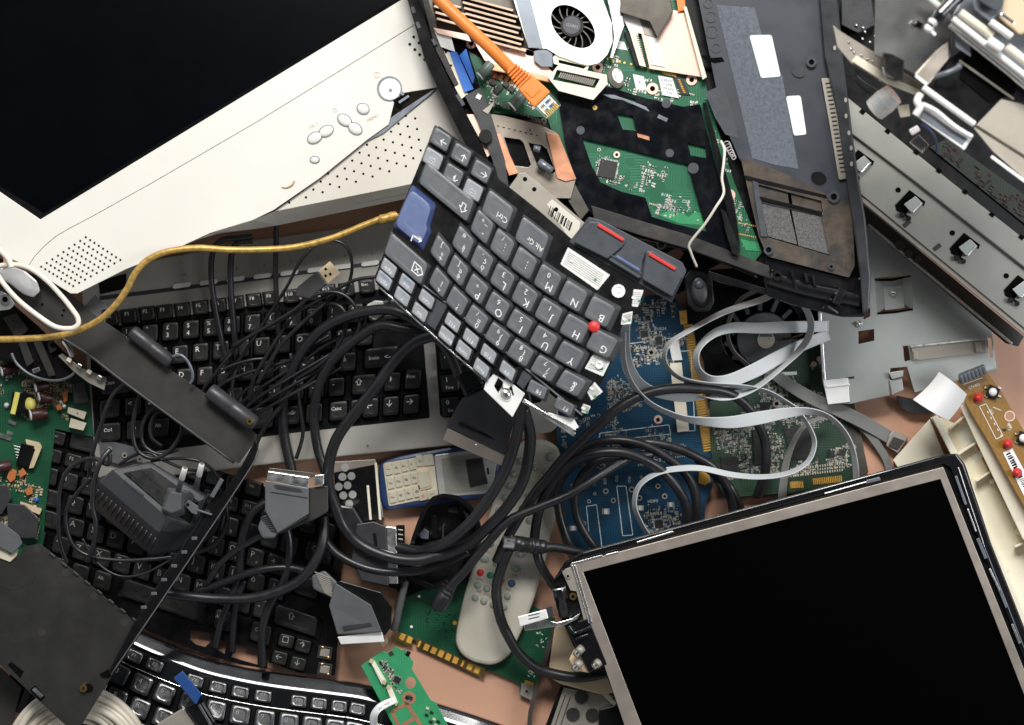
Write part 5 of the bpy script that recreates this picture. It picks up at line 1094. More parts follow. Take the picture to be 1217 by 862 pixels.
for i in range(10): mb.bar(374+i*1.2, 682+i*2.6-2, 392+i*.5, 681+i*2.6+6, 1.2, .0586, -.0012, .0004, 0)
mb.build('boot_ribs', M['taupe'], t, .0002)
t = root('scart_plug', 'black video plug lying end on with slotted contacts, crossed by two fat cables', 'plug', 450, 655, .01)
q4(t, 'housing', 'scartd', [(424, 623), (444, 620), (459, 626), (462, 697), (430, 690), (418, 664)], .046, .015)
q4(t, 'metal_face', 'silver', [(459, 626), (471, 627), (473, 694), (462, 694)], .045, .015, .0006)
mb = MB().poly([(471, 624), (481, 624), (482, 692), (473, 694)], .04, -.025, 0, 0)
for i in range(7): mb.box(476, 630+i*5.6, 6, 1.6, 8, .04, 0, .0009, 1)
mb.build('contact_block', [M['blk'], M['taupe']], t, .0003)
q4(t, 'boot', 'cable', [(401, 600), (420, 602), (432, 622), (424, 640), (405, 622)], .045, .02, .002)
MB().poly([(443, 634), (447, 634), (449, 652), (453, 660), (449, 660), (445, 650)], .046, -.0004, .0007, 0).build('housing_seam', M['blk'], t)
t = root('vga_plug', 'grey and black monitor plug with a navy blue insert, on the curved keyboard', 'plug', 225, 835, .03)
q4(t, 'blue_insert', 'dblue', [(206, 806), (217, 797), (240, 825), (233, 838)], .085, .05, .001)
q4(t, 'black_shell', 'blkgloss', [(219, 841), (234, 834), (240, 826), (262, 868), (250, 885)], .075, .045, .001)
q4(t, 'grey_body', 'taupe', [(180, 870), (190, 858), (218, 841), (250, 886), (190, 900)], .07, .04, .0015)
MB().bar(236, 838, 250, 862, 2, .0755, -.001, .001, 0).bar(240, 836, 254, 858, 1.4, .0755, -.001, .001, 0).build('contact_slot', M['silver'], t)
# usb plug
t = root('usb_plug', 'black USB plug with a pale metal tip, pointing up right above the F10 key', 'plug', 370, 340, .05)
q4(t, 'body', 'scartd', [(354, 341), (377, 322), (389, 338), (368, 356), (350, 352)], .074, .06, .0012)
q4(t, 'metal_tip', 'beige', [(378, 322.5), (392, 310.5), (405, 325), (390, 337)], .0725, .066, .0004)
mb = MB()
for x, y in ((387, 320), (392.5, 326), (387, 328)): mb.box(x, y, 3, 3, -40, .0725, 0, .0002, 0)
mb.build('tip_holes', M['hole'], t)
t = root('phone_plug', 'clear telephone plug lying at the right of the thin lead bundle', 'plug', 447, 368, .06)
q4(t, 'body', 'clearw', [(436, 362), (446, 357), (456, 358), (456, 373), (446, 381), (437, 376)], .082, .072, .0012)
q4(t, 'latch', 'clearw', [(427, 369), (437, 364), (440, 369), (430, 373)], .08, .077, .0006)
mb = MB()
for i in range(4): mb.bar(443+i*2.2, 362, 447+i*2, 376, .8, .078, 0, .001, 0)
mb.build('contacts', M['gold'], t)
# ================================================================== COLOURED CABLES
t = root('network_cable', 'orange network cable with a clear plug, lying across the heat sink of the opened laptop', 'cable', 590, 60, .12)
cable('cord', None, [(490, -40, .165), (515, -8, .165), (543, 20, .166), (575, 50, .166), (604, 79, .164), (616, 92, .162)], 7.4, mat='orange', parent=t)
d = unit((26, 27)); nrm = (-d[1], d[0])
def oq(a, b, w1, w2):
    A = (612+d[0]*a, 85+d[1]*a); B = (612+d[0]*b, 85+d[1]*b)
    return [(A[0]+nrm[0]*w1, A[1]+nrm[1]*w1), (B[0]+nrm[0]*w2, B[1]+nrm[1]*w2), (B[0]-nrm[0]*w2, B[1]-nrm[1]*w2), (A[0]-nrm[0]*w1, A[1]-nrm[1]*w1)]
for i in range(6): q4(t, 'strain_relief', 'orange', oq(-6+i*4.2, -3.4+i*4.2, 8+i*.7, 8.4+i*.7), .172, .156, .001)
q4(t, 'strain_core', 'orange', oq(-8, 22, 6, 9), .170, .157, .0015)
q4(t, 'plug_hood', 'orange', oq(18, 47, 12, 13.5), .1725, .153, .0015)
q4(t, 'hood_panel', 'orange', oq(24, 37, 8, 8), .1733, .172, .0006)
q4(t, 'clear_plug', 'clear', oq(46, 67, 12, 12), .170, .156, .0008)
mb = MB(); wc = [M['orangec'], M['dblue'], M['white'], M['gbtn'], M['gold']]
for i in range(8):
    o = (i-3.5)*2.5; A = (612+d[0]*48+nrm[0]*o, 85+d[1]*48+nrm[1]*o); B = (612+d[0]*61+nrm[0]*o, 85+d[1]*61+nrm[1]*o); E = (612+d[0]*66+nrm[0]*o, 85+d[1]*66+nrm[1]*o)
    for k in range(4):
        a = [A[j]+(B[j]-A[j])*k/4 for j in (0, 1)]; b = [A[j]+(B[j]-A[j])*(k+1)/4 for j in (0, 1)]
        mb.bar(*a, *b, 1.8, .1705, -.0005, .0006, (2, 0, 1, 1, 2, 3, 0, 2)[i] if k % 2 else 2)
    mb.bar(*B, *E, 1.2, .1705, -.0005, .0006, 4)
mb.build('inner_wires', wc, t)
t = root('braided_cable', 'gold braided cable running from the left edge along the monitor to the torn keyboard', 'cable', 200, 330, .08)
cable('cord', None, Zs([(-40, 404), (0, 403.5), (35, 402.5), (68, 399.5), (95, 392, .112), (120, 379, .114), (138, 362, .116), (151, 344, .118), (161, 325, .12), (176, 309, .12), (200, 299, .12), (235, 295, .118), (270, 297, .115), (305, 297, .112), (350, 294, .11), (395, 283, .11), (435, 267, .11), (458, 259, .11), (480, 258, .105)], .11), 4.0, mat='braid', parent=t, n=16)
along(450, 262, 472, 256, [(0, 4, 0), (.15, 6, 0), (.5, 5.2, 0), (.7, 6.2, 0), (1, 5, 0)], .112, .110, [M['braid']], t, 'frayed_knot')
tag(MB().tube(Zs([(-30, 322, .12), (0, 316, .124), (16, 314.5, .126), (35, 319), (55, 333), (74, 353), (86, 368), (92.5, 378), (92.5, 386), (84, 390.5), (66, 388.5), (46, 376), (22, 357), (4, 337), (-6, 320), (-12, 300)], .128), 3.0, 0, 12).build('white_cable', M['whitew']), 'white cable looped in a narrow hoop over the charcoal bar at the left edge', 'cable')
tag(MB().tube(Zs([(-8, 285), (0, 297), (10, 308), (14, 318)], .13), 3.4, 0, 12).build('white_cable', M['whitew']), 'short white cable end over the monitor corner at the left edge', 'cable')
tag(MB().tube(Zs([(857, 168, .132), (861, 178, .14), (860, 195, .145), (858, 212, .145), (860, 230, .145), (851, 246, .145), (838, 266, .14), (820, 289, .13), (821, 300, .125), (828, 317, .115)], .14), 1.6, 0, 10).build('white_wire', M['whitew']), 'thin white wire bent across the green main board down to the oval speaker', 'wire')
# oval speaker
t = root('speaker', 'small black oval loudspeaker in a square frame, below the white wire', 'speaker', 833, 345, .06)
MB().poly([(813, 329), (820, 321), (843, 325), (847, 335), (849, 360), (843, 370), (826, 370), (817, 362)], .095, -.012, 0, 0, 1.5).build('frame', M['blk'], t, .001)
MB().cyl(832, 345, 12, .095, 0, .0015, 0, ry=20, ang=-12, n=32, ri=10.2).build('surround', M['blkgloss'], t, .0004)
MB().dome(832, 345, 10, .095, -.001, .0025, 0, ry=17, ang=-12, n=30).build('cone', M['scartd'], t)
MB().dome(831, 338, 6, .095, .001, .003, 0, ry=6, n=22).build('dust_cap', M['slate'], t)
# small barcode plate
t = root('metal_plate', 'grey metal plate with a barcode label, behind the torn keyboard', 'plate', 650, 245, .10)
lq = Lv(.138)
pl(t, 'plate', M['taupe'], [(604, 224), (617, 206), (624, 205), (640, 217), (652, 228), (696, 266), (684, 294), (660, 290)], lq, -.004, 0, .0005, r=1.5)
mb = MB().poly([(650, 243), (656, 237), (690, 264), (686, 282), (677, 285)], lq, 0, .0002, 0)
r_ = random.Random(3); k = 0; sx, sy = unit((27, 21))
while k < 34:
    w = r_.choice((.8, .8, 1.4, 2)); x = 652.5+sx*k; y = 250+sy*k; mb.bar(x+2.4, y-5, x-1, y+5, w, lq, .0002, .0003, 1); k += w+r_.choice((1, 1.4, 2))
mb.build('barcode_label', [M['creamd'], M['hole']], t)
for x, y in ((624, 213), (635, 225), (661, 249)): MB().cyl(x, y, 2.6, lq, 0, .0003, 0, n=14).build('plate_hole', M['hole'], t)

# ================================================================== PHONES, REMOTE, SHELL
t = root('mobile_phone', 'blue and cream mobile phone with keypad and grey screen, lying on its side', 'phone', 515, 570, 0)
lp0 = Lv(.016)
pl(t, 'shell', M['phoneb'], [(449, 551), (470, 543), (538, 530), (580, 530), (596, 548), (590, 580), (575, 592), (505, 602), (458, 607), (452, 596)], lp0, -.016, 0, .003, r=11)
pl(t, 'keypad_plate', M['creamside'], [(455, 551), (515, 540), (521, 590), (462, 602)], lp0, 0, .0006, .0004, r=3)
for r in range(3):
    for c in range(4):
        u0, u1 = c/4+.02, (c+1)/4-.02; v0, v1 = r/3+.03, (r+1)/3-.03
        def kq(u, v): return (456+u*(37+1.5*v)+v*7, 550.5-u*7.5+v*50-v*u*2)
        MB().poly([kq(u0, v0), kq(u1, v0), kq(u1, v1), kq(u0, v1)], lp0, .0006, .0022, 0, 1).text('147*2580369#'[c+4*0+r*4], *kq((u0+u1)/2, (v0+v1)/2), unit((-.15, 1))[::1], unit((-1, -.15)), 6, lp0, .0026, 1).build('phone_key', [M['phonek'], M['legendk']], t, .0005)
for q, tx, mm in (([(494, 542), (502, 541), (503, 554), (495, 555)], 'o', 2), ([(503, 541), (514, 539.5), (516, 553), (504, 554)], '-', 1), ([(497, 585), (506, 583), (508, 594), (499, 596)], 'o', 3), ([(507, 583), (518, 581), (520, 591), (509, 594)], '/', 1)):
    MB().poly(q, lp0, .0006, .002, 0, 1).text(tx, sum(p[0] for p in q)/4, sum(p[1] for p in q)/4, (0, 1), (-1, 0), 7, lp0, .0024, mm).build('phone_key', [M['phonek'], M['legendk'], M['gbtn'], M['red']], t, .0004)
MB().poly([(494, 559), (510, 556), (514, 580), (497, 584)], lp0, 0, .0022, 0, 3)  .build('navigation_ring', M['beige'], t, .0006)
MB().poly([(496, 561), (509, 559), (512, 578), (499, 581)], lp0, .0022, .003, 0, 2.4).build('navigation_key', M['phonek'], t, .0006)
pl(t, 'screen_frame', M['phones'], [(516, 541), (582, 532), (591, 545), (587, 572), (577, 587), (522, 591)], lp0, 0, .0012, .0006, r=3)
pl(t, 'screen', M['lcdg'], [(524, 545), (573, 538), (580, 582), (530, 588)], lp0, .0012, .0015, .0002)
pl(t, 'sticker', M['bar'], [(553, 546.5), (573, 544), (580, 575), (559, 580)], lp0, .0015, .0019, 0)
MB().box(580, 560, 2, 8, -6, lp0, .0012, .0016, 0).build('earpiece_slot', M['hole'], t)
t = root('mobile_phone', 'half hidden dark phone with round silver keys, left of the cream phone', 'phone', 425, 585, 0)
l5 = Lv(.014)
pl(t, 'shell', M['blkgloss'], [(396, 549), (446, 546), (457, 618), (400, 626)], l5, -.014, 0, .0015, r=3)
pl(t, 'top_trim', M['bezel'], [(396, 549), (446, 546), (447, 552), (397, 562)], l5, 0, .0006, .0003)
for x, y in ((407, 567), (417.6, 566), (402.6, 578.6), (413, 577), (408, 589), (419, 588), (410, 556), (415, 599)): MB().cyl(x, y, 4.7, l5, 0, .0009, 0, n=20).build('round_key', M['phones'], t, .0004)
for q in ((437, 577, 440.5, 618), (446.5, 550, 452, 618)): MB().bar(*q, 3, l5, 0, .0012, 0).build('metal_bar', M['ivory'], t, .0003)
# remote
lrm = Lv(.018, 0, 0)
rm = root('remote_control', 'grey beige remote control with rubber buttons, buried under black cables', 'remote control', 605, 670, 0)
rpoly = [(618, 524), (634, 520), (652, 524), (664, 532), (667, 548), (664, 580), (660, 618), (650, 662), (636, 710), (624, 742), (608, 776), (596, 787), (583, 791), (562, 787), (548, 778), (541, 764), (543, 745), (553, 702), (566, 660), (582, 610), (598, 556)]
pl(rm, 'body', M['remote'], rpoly, lrm, -.018, 0, .003, r=14)
for x, y, rx, ry, a, c, tx in ((654, 543.5, 6, 6, 0, 'rbtn', 'I'), (650, 561, 7.5, 5, 10, 'rbtn', '3'), (643.5, 574, 6, 5, 10, 'rbtn', '6'), (636, 556, 4.5, 4.5, 0, 'rbtn', '2'), (619, 548, 6, 5, 0, 'rbtn', '1'), (611, 564, 6, 4.6, 0, 'rbtn', '4'), (606, 577.5, 6, 5, 0, 'rbtn', '7'), (601, 592, 6, 5, 0, 'rbtn', '*'), (594, 607, 6, 5, 0, 'rbtn', ''), (631, 619, 6, 5, 0, 'rbtn', ''), (628, 590, 5, 4, 0, 'rbtn', '0'), (621, 604, 5, 4, 0, 'rbtn', ''),
                            (582, 646, 6, 5, 10, 'rbtn', ''), (596, 651, 6, 5, 10, 'rbtn', ''), (575.6, 664.5, 6.5, 5, 12, 'rbtn', ''), (591, 669, 5.5, 5.5, 0, 'rbtn', ''), (571, 680.6, 4.6, 4.6, 0, 'red', ''), (583, 684, 4.4, 4.4, 0, 'gbtn', ''), (608, 693.6, 4.8, 4.8, 0, 'bbtn', ''), (567.7, 696, 4.6, 4.6, 0, 'rbtn', ''), (578.6, 700, 4.6, 4.6, 0, 'rbtn', ''), (564.6, 710.6, 4.6, 4.6, 0, 'rbtn', ''), (575, 714.7, 4.6, 4.6, 0, 'rbtn', ''), (585.8, 719, 4.6, 4.6, 0, 'rbtn', ''), (603, 709, 4.6, 4.6, 0, 'rbtn', ''), (599, 722, 4.6, 4.6, 0, 'rbtn', ''), (618.5, 659, 6.5, 4.8, 10, 'rbtn', '+'), (613, 676, 6.5, 5, 10, 'rbtn', '-'), (596, 690, 4.4, 4.4, 0, 'orangec', '')):
    mb = MB().cyl(x, y, rx+1.1, lrm, -.0005, .00025, 2, ry=ry+1.1, ang=a, n=20).dome(x, y, rx, lrm, 0, .0026, 0, ry=ry, ang=a, n=20)
    if tx: mb.text(tx, x, y, unit((1, .28)), unit((.28, -1)), 7, lrm, .0028, 1)
    mb.build('button', [M[c], M['legend'], M['creamside']], rm)
for x, y, s in ((570, 689, 'TEXT'), (569, 703, 'SIZE'), (580, 707, 'HOLD'), (604, 701, 'MIX'), (586, 711, 'INFO'), (577, 655, 'MENU'), (612, 684, 'VOL')): MB().text(s, x, y, unit((1, .28)), unit((.28, -1)), 3.6, lrm, .0002, 0).build('printed_word', M['legendk'], rm)
# black shell
sh = root('plastic_shell', 'glossy black oval plastic shell open upward, right of the slotted plug', 'shell', 525, 640, 0)
so = [(485, 690), (484, 657), (489, 640), (496, 620), (503, 603), (514, 590), (528, 586), (545, 589), (558, 598), (567, 610), (572, 625), (566, 650), (545, 690), (515, 702)]
siin = [(490, 685), (489, 656), (494, 640), (501, 622), (508, 606), (517, 595), (528, 591), (543, 594), (554, 602), (562, 612), (566, 626), (560, 648), (541, 684), (514, 695)]
pl(sh, 'rim', M['blkgloss'], so, .034, -.034, 0, .0018, r=3, holes=[siin])
pl(sh, 'floor', M['blkgloss'], siin, 0, .002, .006, 0)
for q, m_ in (([(499, 634), (504, 628), (510, 632), (509, 641), (500, 640)], 'shade'), ([(533, 603), (545, 602), (544, 610), (533, 609)], 'bar'), ([(550, 606), (558, 612), (562, 624), (556, 620)], 'shade'), ([(500, 650), (520, 645), (540, 652), (530, 664), (498, 664)], 'scartd'), ([(512, 612), (518, 612), (520, 640), (514, 640)], 'blk'), ([(526, 624), (528, 624), (527, 648), (525, 648)], 'scartd')): MB().poly(q, 0, .006, .016, 0, .6).build('inner_part', M[m_], sh, .0006)
tag(MB().tube([(482, 690, .03), (478, 708, .028), (472, 735, .024), (468, 748, .02)], 4.4, 0, 14).build('metal_rod', M['scart']), 'short blue grey rod standing between the bright edged plug and the green contact board', 'rod')
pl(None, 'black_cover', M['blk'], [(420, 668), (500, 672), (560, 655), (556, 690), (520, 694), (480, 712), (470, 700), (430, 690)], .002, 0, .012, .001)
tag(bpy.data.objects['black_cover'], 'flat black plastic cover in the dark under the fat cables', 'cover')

t = root('plastic_bracket', 'black plastic frame between the opened laptop and the round fan, table showing through', 'bracket', 810, 310, 0)
pl(t, 'frame', M['blk'], [(684, 262), (760, 262), (925, 310), (925, 350), (880, 340), (815, 345), (800, 352), (740, 330)], .0, .02, .034, .001, holes=[[(745, 281), (757, 277), (780, 290), (772, 297)], [(792, 301), (806, 294), (813, 301), (806, 311)], [(842, 321), (868, 307), (895, 314), (880, 318)]])
MB().tube([(700, 268, .036), (760, 286, .036), (830, 300, .036), (900, 330, .036)], 2.2, 0, 10).build('frame_rib', M['blkgloss'], t)
MB().cyl(786, 291, 6, .034, 0, .004, 0, ri=3.6, n=20).cyl(786, 291, 3.6, .034, 0, .002, 0, n=16).build('screw_boss', M['taupe'], t, .0004)
# ================================================================== BOTTOM GREEN BOARDS
l6 = Lv(.006)
t = root('expansion_card', 'green expansion card with a row of gold contacts, under the remote control', 'circuit board', 560, 740, 0)
pl(t, 'board', M['pcbdg'], [(483, 690), (520, 684), (600, 700), (660, 735), (641, 812), (634, 833), (618, 825), (617, 812), (580, 796), (575, 801), (473, 752)], l6, -.0016, 0, .0002)
pl(t, 'contact_base', M['browngold'], [(473, 751), (490, 757), (490, 769), (484, 767), (470, 762)], l6, -.0014, .0002, 0); pl(t, 'contact_base', M['browngold'], [(494, 758), (577, 795), (575, 806), (572, 805), (495, 769)], l6, -.0014, .0002, 0)
for i in range(11):
    x = 478+i*8.6+(3 if i > 1 else 0); y = 757+i*3.85+(1 if i > 1 else 0)
    MB().box(x, y, 6.2 if i not in (2, 8) else 2.6, 7.5, 24, l6, .0002, .0006).build('gold_contact', M['gold'], t)
mb = MB()
for x, y in ((498, 709), (489, 745)): mb.cyl(x, y, 1.7, l6, 0, .0005, 0, n=10)
mb.build('white_dots', M['paper'], t)
mb = MB().cyl(540.5, 740.5, 2.6, l6, 0, .0005, 1, n=14)
for i in range(26): mb.box(rnd.uniform(505, 545), rnd.uniform(722, 752), rnd.uniform(1, 5), .7, rnd.choice((14, -60, 40)), l6, 0, .0003, 0)
for i in range(14): mb.box(rnd.uniform(638, 652), rnd.uniform(752, 770), 2.6, .9, rnd.choice((14, -60, 40)), l6, 0, .0004, 2)
for i in range(8): mb.box(rnd.uniform(628, 636), rnd.uniform(795, 804), 2.6, .9, rnd.choice((14, -60, 40)), l6, 0, .0004, 2)
mb.build('board_marks', [M['hole'], M['gold'], M['silk']], t)
pl(t, 'bracket', M['darkmetal'], [(656, 745), (661, 744), (661, 752), (642, 812), (632, 850), (632, 890), (624, 890), (628, 845), (638, 806)], l6, 0, .012, .0005)
pl(t, 'bracket_tab', M['taupe'], [(620, 812), (639, 817), (634, 834), (618, 826)], l6, 0, .0015, .0003); screw(t, 626, 822, 3.6, l6, .0018, 'taupe')
pl(t, 'gold_pad', M['gold'], [(624, 808), (635, 812), (634, 816), (623, 813)], l6, 0, .0005, 0)
t = root('circuit_board', 'small bright green board with two white connectors and a copper ring', 'circuit board', 485, 815, .02)
l7 = Lv(.045, .00003, .00002, 480, 810)
hole1 = [(488+6.4*math.cos(i*math.pi/12), 811.5+6.8*math.sin(i*math.pi/12)) for i in range(24)]; hole2 = [(486+4.6*math.cos(i*math.pi/12), 830+4.6*math.sin(i*math.pi/12)) for i in range(24)]
pl(t, 'board', M['pcblg'], [(471, 768), (477, 773), (481.5, 772), (491.4, 787), (489.5, 795), (512, 832), (518, 835), (550, 895), (485, 895), (429, 791), (454, 774), (461, 776)], l7, -.0018, 0, .0003, holes=[hole1, hole2])
MB().cyl(486, 830, 8, l7, 0, .0003, 0, ri=4.8, n=28).build('copper_ring', M['copper'], t)
mb = MB()
for q in ((466, 846, 483, 836), (466, 846, 486, 890), (483, 836, 500, 862), (500, 862, 512, 890), (478, 862, 496, 852)): mb.bar(*q, 4.4, l7, 0, .0003, 0)
mb.build('copper_track', M['copper'], t)
MB().poly([(440, 786), (445, 785), (459, 809), (454, 814)], l7, 0, .004, 0, .5).bar(443, 790, 455, 809, 2, l7, .004, .0044, 1).build('white_connector', [M['ivory'], M['white']], t, .0003)
MB().poly([(459, 817), (465, 816), (473, 835), (467, 838)], l7, 0, .004, 0, .5).build('white_connector', M['ivory'], t, .0003)
for x, y in ((441.5, 786), (456.5, 811), (462, 817), (470, 836)): MB().box(x, y, 5, 5, 30, l7, 0, .0044).build('connector_end', M['glue'], t, .0003)
tag(smd(l7, [(449, 786), (458, 783), (482, 815), (476, 826), (464, 812)], 60, 31, 30, 1.6, 4).build('solder_components', SM(), t), kind='stuff')
mb = MB()
for x, y in ((508, 842), (513, 847), (507, 850), (516, 855), (521, 858), (518, 862), (512, 858)): mb.box(x, y, 4, 3, 30, l7, 0, .0012, rnd.randint(0, 1))
mb.build('small_parts', [M['smdw'], M['smdb']], t)
chip(t, 472, 808, 8, 7, 30, l7, 4, .0014); MB().box(465, 777, 5, 5, -30, l7, 0, .0008).build('corner_pad', M['bar'], t)
MB().box(485, 777, 5, 6, 30, l7, -.003, .001).build('switch', M['blk'], t, .0003)
ribb = [(470, 832, .05, 4, 70, 0), (458, 837, .056, 4.5, 70, .001), (449, 843, .058, 4.5, 50, .002), (444, 853, .055, 4.5, 15, .002), (446, 870, .045, 4.5, 0, 0), (450, 895, .03, 4.5, 0, 0)]
st = [(x-math.cos(math.radians(a))*w, y-math.sin(math.radians(a))*w, z-tl, x+math.cos(math.radians(a))*w, y+math.sin(math.radians(a))*w, z+tl) for x, y, z, w, a, tl in ribb]
MB().ribbon(st, .0003, 0, 3).build('flex_cable', M['paper'], t)
MB().text('VW-1', 462, 835.5, unit((1, -.6)), unit((-.6, -1)), 4.6, .056, .0012, 0).build('cable_print', M['orangec'], t)
MB().text('80C', 453, 841, unit((1, -.7)), unit((-.7, -1)), 4.2, .0585, .0014, 0).build('cable_print', M['legendb'], t)

# ================================================================== LCD PANEL
l8 = Lv(.072, 0, -.00004, 900, 700)
t = root('screen_panel', 'bare laptop screen with a metal rim in a black lid, lower right', 'screen', 940, 720, .02)
pl(t, 'lid_shell', M['blk'], [(655, 694), (672, 667), (692, 656), (900, 600), (1118, 541), (1137, 539), (1147, 552), (1178, 646), (1225, 765), (1275, 900), (760, 900), (718, 797), (683, 771), (664, 729)], l8, -.014, -.002, .0015, r=4, holes=[])
pl(t, 'lid_rim', M['blkgloss'], [(657, 692), (674, 668), (692, 657), (900, 601), (1118, 542), (1136, 540), (1145, 552), (1177, 646), (1224, 765), (1275, 900), (1262, 900), (1165, 646), (1130, 556), (1121, 551), (900, 608), (694, 664), (678, 672)], l8, -.004, .0022, .0008)
ring_o = [(677.5, 671), (1121, 555), (1157, 646), (1259, 900), (755, 900)]
ring_i = [(693, 680), (1117.5, 569.5), (1147, 646), (1246, 900), (777, 900)]
pl(t, 'metal_rim', M['bezel'], ring_o, l8, -.004, .0025, .0005, holes=[ring_i])
pl(t, 'display', M['lcdglass'], [(690, 678), (1119, 567), (1149, 646), (1250, 905), (773, 905)], l8, -.002, .0012, 0)
mb = MB()
for q, w, m in (((757, 645, 800, 632), 2, 0), ((720, 660, 735, 656), 1.6, 0), ((980, 587, 1030, 573), 1.4, 0), ((1030, 573, 1046, 569), 4, 1), ((1136, 566, 1148, 600), 3, 1), ((1150, 605, 1160, 632), 2, 0), ((1162, 640, 1172, 664), 4, 1), ((1176, 676, 1190, 706), 2.4, 0), ((1188, 700, 1197, 722), 4, 1), ((1203, 742, 1212, 765), 3, 0), ((1139, 556, 1170, 650), 1.2, 0), ((1170, 650, 1217, 770), 1.2, 1)):
    MB().bar(*q, w, l8, .002, .0036, 0).build('rim_clip', M['shade' if m else 'silver'], t, .0003)

mb = MB().bar(683, 672, 703, 740, 2, l8, .002, .0042, 0).bar(680, 672, 700, 741, 1.4, l8, .002, .0034, 0).bar(679, 670.5, 716, 660.5, 2.2, l8, .002, .0034, 0); mb.build('metal_flange', M['silver'], t, .0002)
pl(t, 'hinge_plate', M['taupe'], [(667, 678), (678, 674), (703, 735), (694, 738), (685, 703), (678, 702)], l8, -.001, .0022, .0004)
screw(t, 675, 685, 3.6, l8, .003, 'taupe'); screw(t, 681, 709, 5, l8, .001, 'browngold')
along(664, 698, 671, 733, [(0, 8, 1), (.05, 8.5, 0), (.4, 8.5, 0), (.42, 7.4, 0), (.7, 7.4, 0), (.72, 6.6, 0), (1, 6.6, 0)], .076, .076, [M['blkgloss'], M['silver']], t, 'hinge_barrel', 22)
q4(t, 'hinge_arm', 'silver', [(622, 741), (650, 737), (662, 740), (680, 735), (690, 728), (686, 736), (672, 743), (652, 746), (624, 750)], .078, .07, .0005)
q4(t, 'white_clip', 'fanw', [(615, 733), (649, 724), (652, 735), (618, 745)], .086, .076, .0008); mb = MB()
for a in (0, 1): mb.bar(628, 736-a*4, 641, 733-a*4, 1, .086, 0, .0003, 0)
mb.build('clip_slots', M['hole'], t)
q4(t, 'clip_cap', 'scartd', [(648, 722), (656, 719), (659, 732), (651, 736)], .085, .074, .0006)
pl(t, 'hinge_cover', M['blkgloss'], [(670, 742), (700, 735), (722, 790), (700, 800), (688, 776)], l8, -.008, .003, .001)
MB().tube([(676, 744, .077), (682, 752, .077), (690, 750, .077), (702, 745, .077)], 2, 0, 8).tube([(684, 760, .077), (690, 757, .077), (699, 754, .077)], 1.4, 0, 8).build('hinge_rib', M['blkgloss'], t)
pl(t, 'pin_plate', M['beige'], [(682, 772), (704, 764), (715, 790), (700, 800), (684, 797), (676, 784)], l8, -.012, -.002, .0008, r=2)
for x0, y0, x1, y1 in ((683, 779, 692, 770), (681, 796, 690, 787), (705, 793, 712, 787)): along(x1, y1, x0, y0, [(0, 5, 0), (.55, 5, 0), (.6, 3.4, 1), (.95, 4, 1), (1, 2.6, 1)], .072, .076, [M['taupe'], M['chrome']], t, 'steel_pin')
screw(t, 701.5, 781, 4.6, l8, .0, 'braid')
t = root('plastic_part', 'beige plastic block under the screen hinge', 'plastic part', 690, 790, 0)
pl(t, 'block', M['beige'], [(659, 745), (674, 741), (690, 772), (722, 792), (735, 822), (715, 826), (666, 813), (651, 804)], .0, .003, .03, .004, r=4)
MB().cyl(705, 803, 18, .03, -.001, .001, 0, ry=8, n=26).build('oval_boss', M['beige'], t, .0006)
t = root('flat_device', 'grey brown flat device with round black feet at the bottom edge', 'device', 700, 845, 0)
pl(t, 'body', M['taupe'], [(669, 817), (725, 828), (745, 850), (760, 900), (640, 900)], .0, .0, .018, .0015, r=2)
pl(t, 'edge_trim', M['blk'], [(666, 816), (670, 817), (642, 900), (634, 900)], 0, 0, .019, .0006)
mb = MB().bar(672, 826, 650, 890, 1, .018, 0, .0004, 0).bar(678, 828, 657, 890, 1, .018, 0, .0004, 0); mb.build('panel_groove', M['bar'], t)
for x, y in ((691, 828.5), (681, 849), (704, 850)): MB().cyl(x, y, 8, .018, 0, .002, 0, n=28).build('round_foot', M['bar'], t, .0005)
pl(t, 'cable_guard', M['blk'], [(712, 843), (732, 838), (738, 845), (750, 880), (722, 890), (711, 860)], .018, 0, .014, .0015, r=2)
pl(t, 'cream_strip', M['ivory'], [(716, 826), (722, 823), (733, 836), (730, 840)], .018, 0, .006, .0004)
# ================================================================== CREAM TRAY AND AMBER BOARD (right)
t = root('plastic_tray', 'cream plastic housing with ribs, right of the black screen', 'housing', 1140, 600, 0)
pl(t, 'side_wall', M['ivory'], [(1061, 547), (1105, 498), (1130, 560), (1140, 600), (1090, 590)], Lv(.012, .0002, 0, 1061, 0), -.01, 0, .0008)
pl(t, 'floor', M['ivory'], [(1105, 496), (1120, 497), (1150, 510), (1185, 580), (1260, 720), (1280, 900), (1262, 880), (1200, 720), (1170, 630), (1140, 548)], .0, .004, .03, .001)
pl(t, 'rail', M['ivory'], [(1141, 484), (1150, 474), (1158, 482), (1200, 560), (1260, 660), (1260, 690), (1215, 640), (1172, 550)], .0, .008, .052, .001)
pl(t, 'outer_rim', M['ivory'], [(1107, 496), (1114, 493), (1150, 560), (1180, 640), (1240, 780), (1232, 786), (1172, 648), (1140, 560)], .0, .02, .042, .0012)
for x0, y0, x1, y1 in ((1128, 510, 1152, 490), (1139, 540, 1172, 518), (1160, 572, 1190, 552), (1206, 650, 1230, 640)): MB().bar(x0, y0, x1, y1, 3, .03, -.002, .014, 0).build('rib', M['ivory'], t, .0006)
for q in ([(1136, 508), (1150, 498), (1164, 512), (1168, 520), (1148, 530)], [(1154, 542), (1174, 530), (1178, 538), (1160, 548)]): MB().poly(q, .03, -.001, .0006, 0).build('grey_window', M['fanw'], t)
MB().bar(1163, 500, 1176, 494, 6, .052, 0, .004, 0).build('catch', M['ivory'], t, .0008)
MB().poly([(1178, 645), (1184, 640), (1196, 672), (1192, 680)], .042, -.004, -.001, 0)
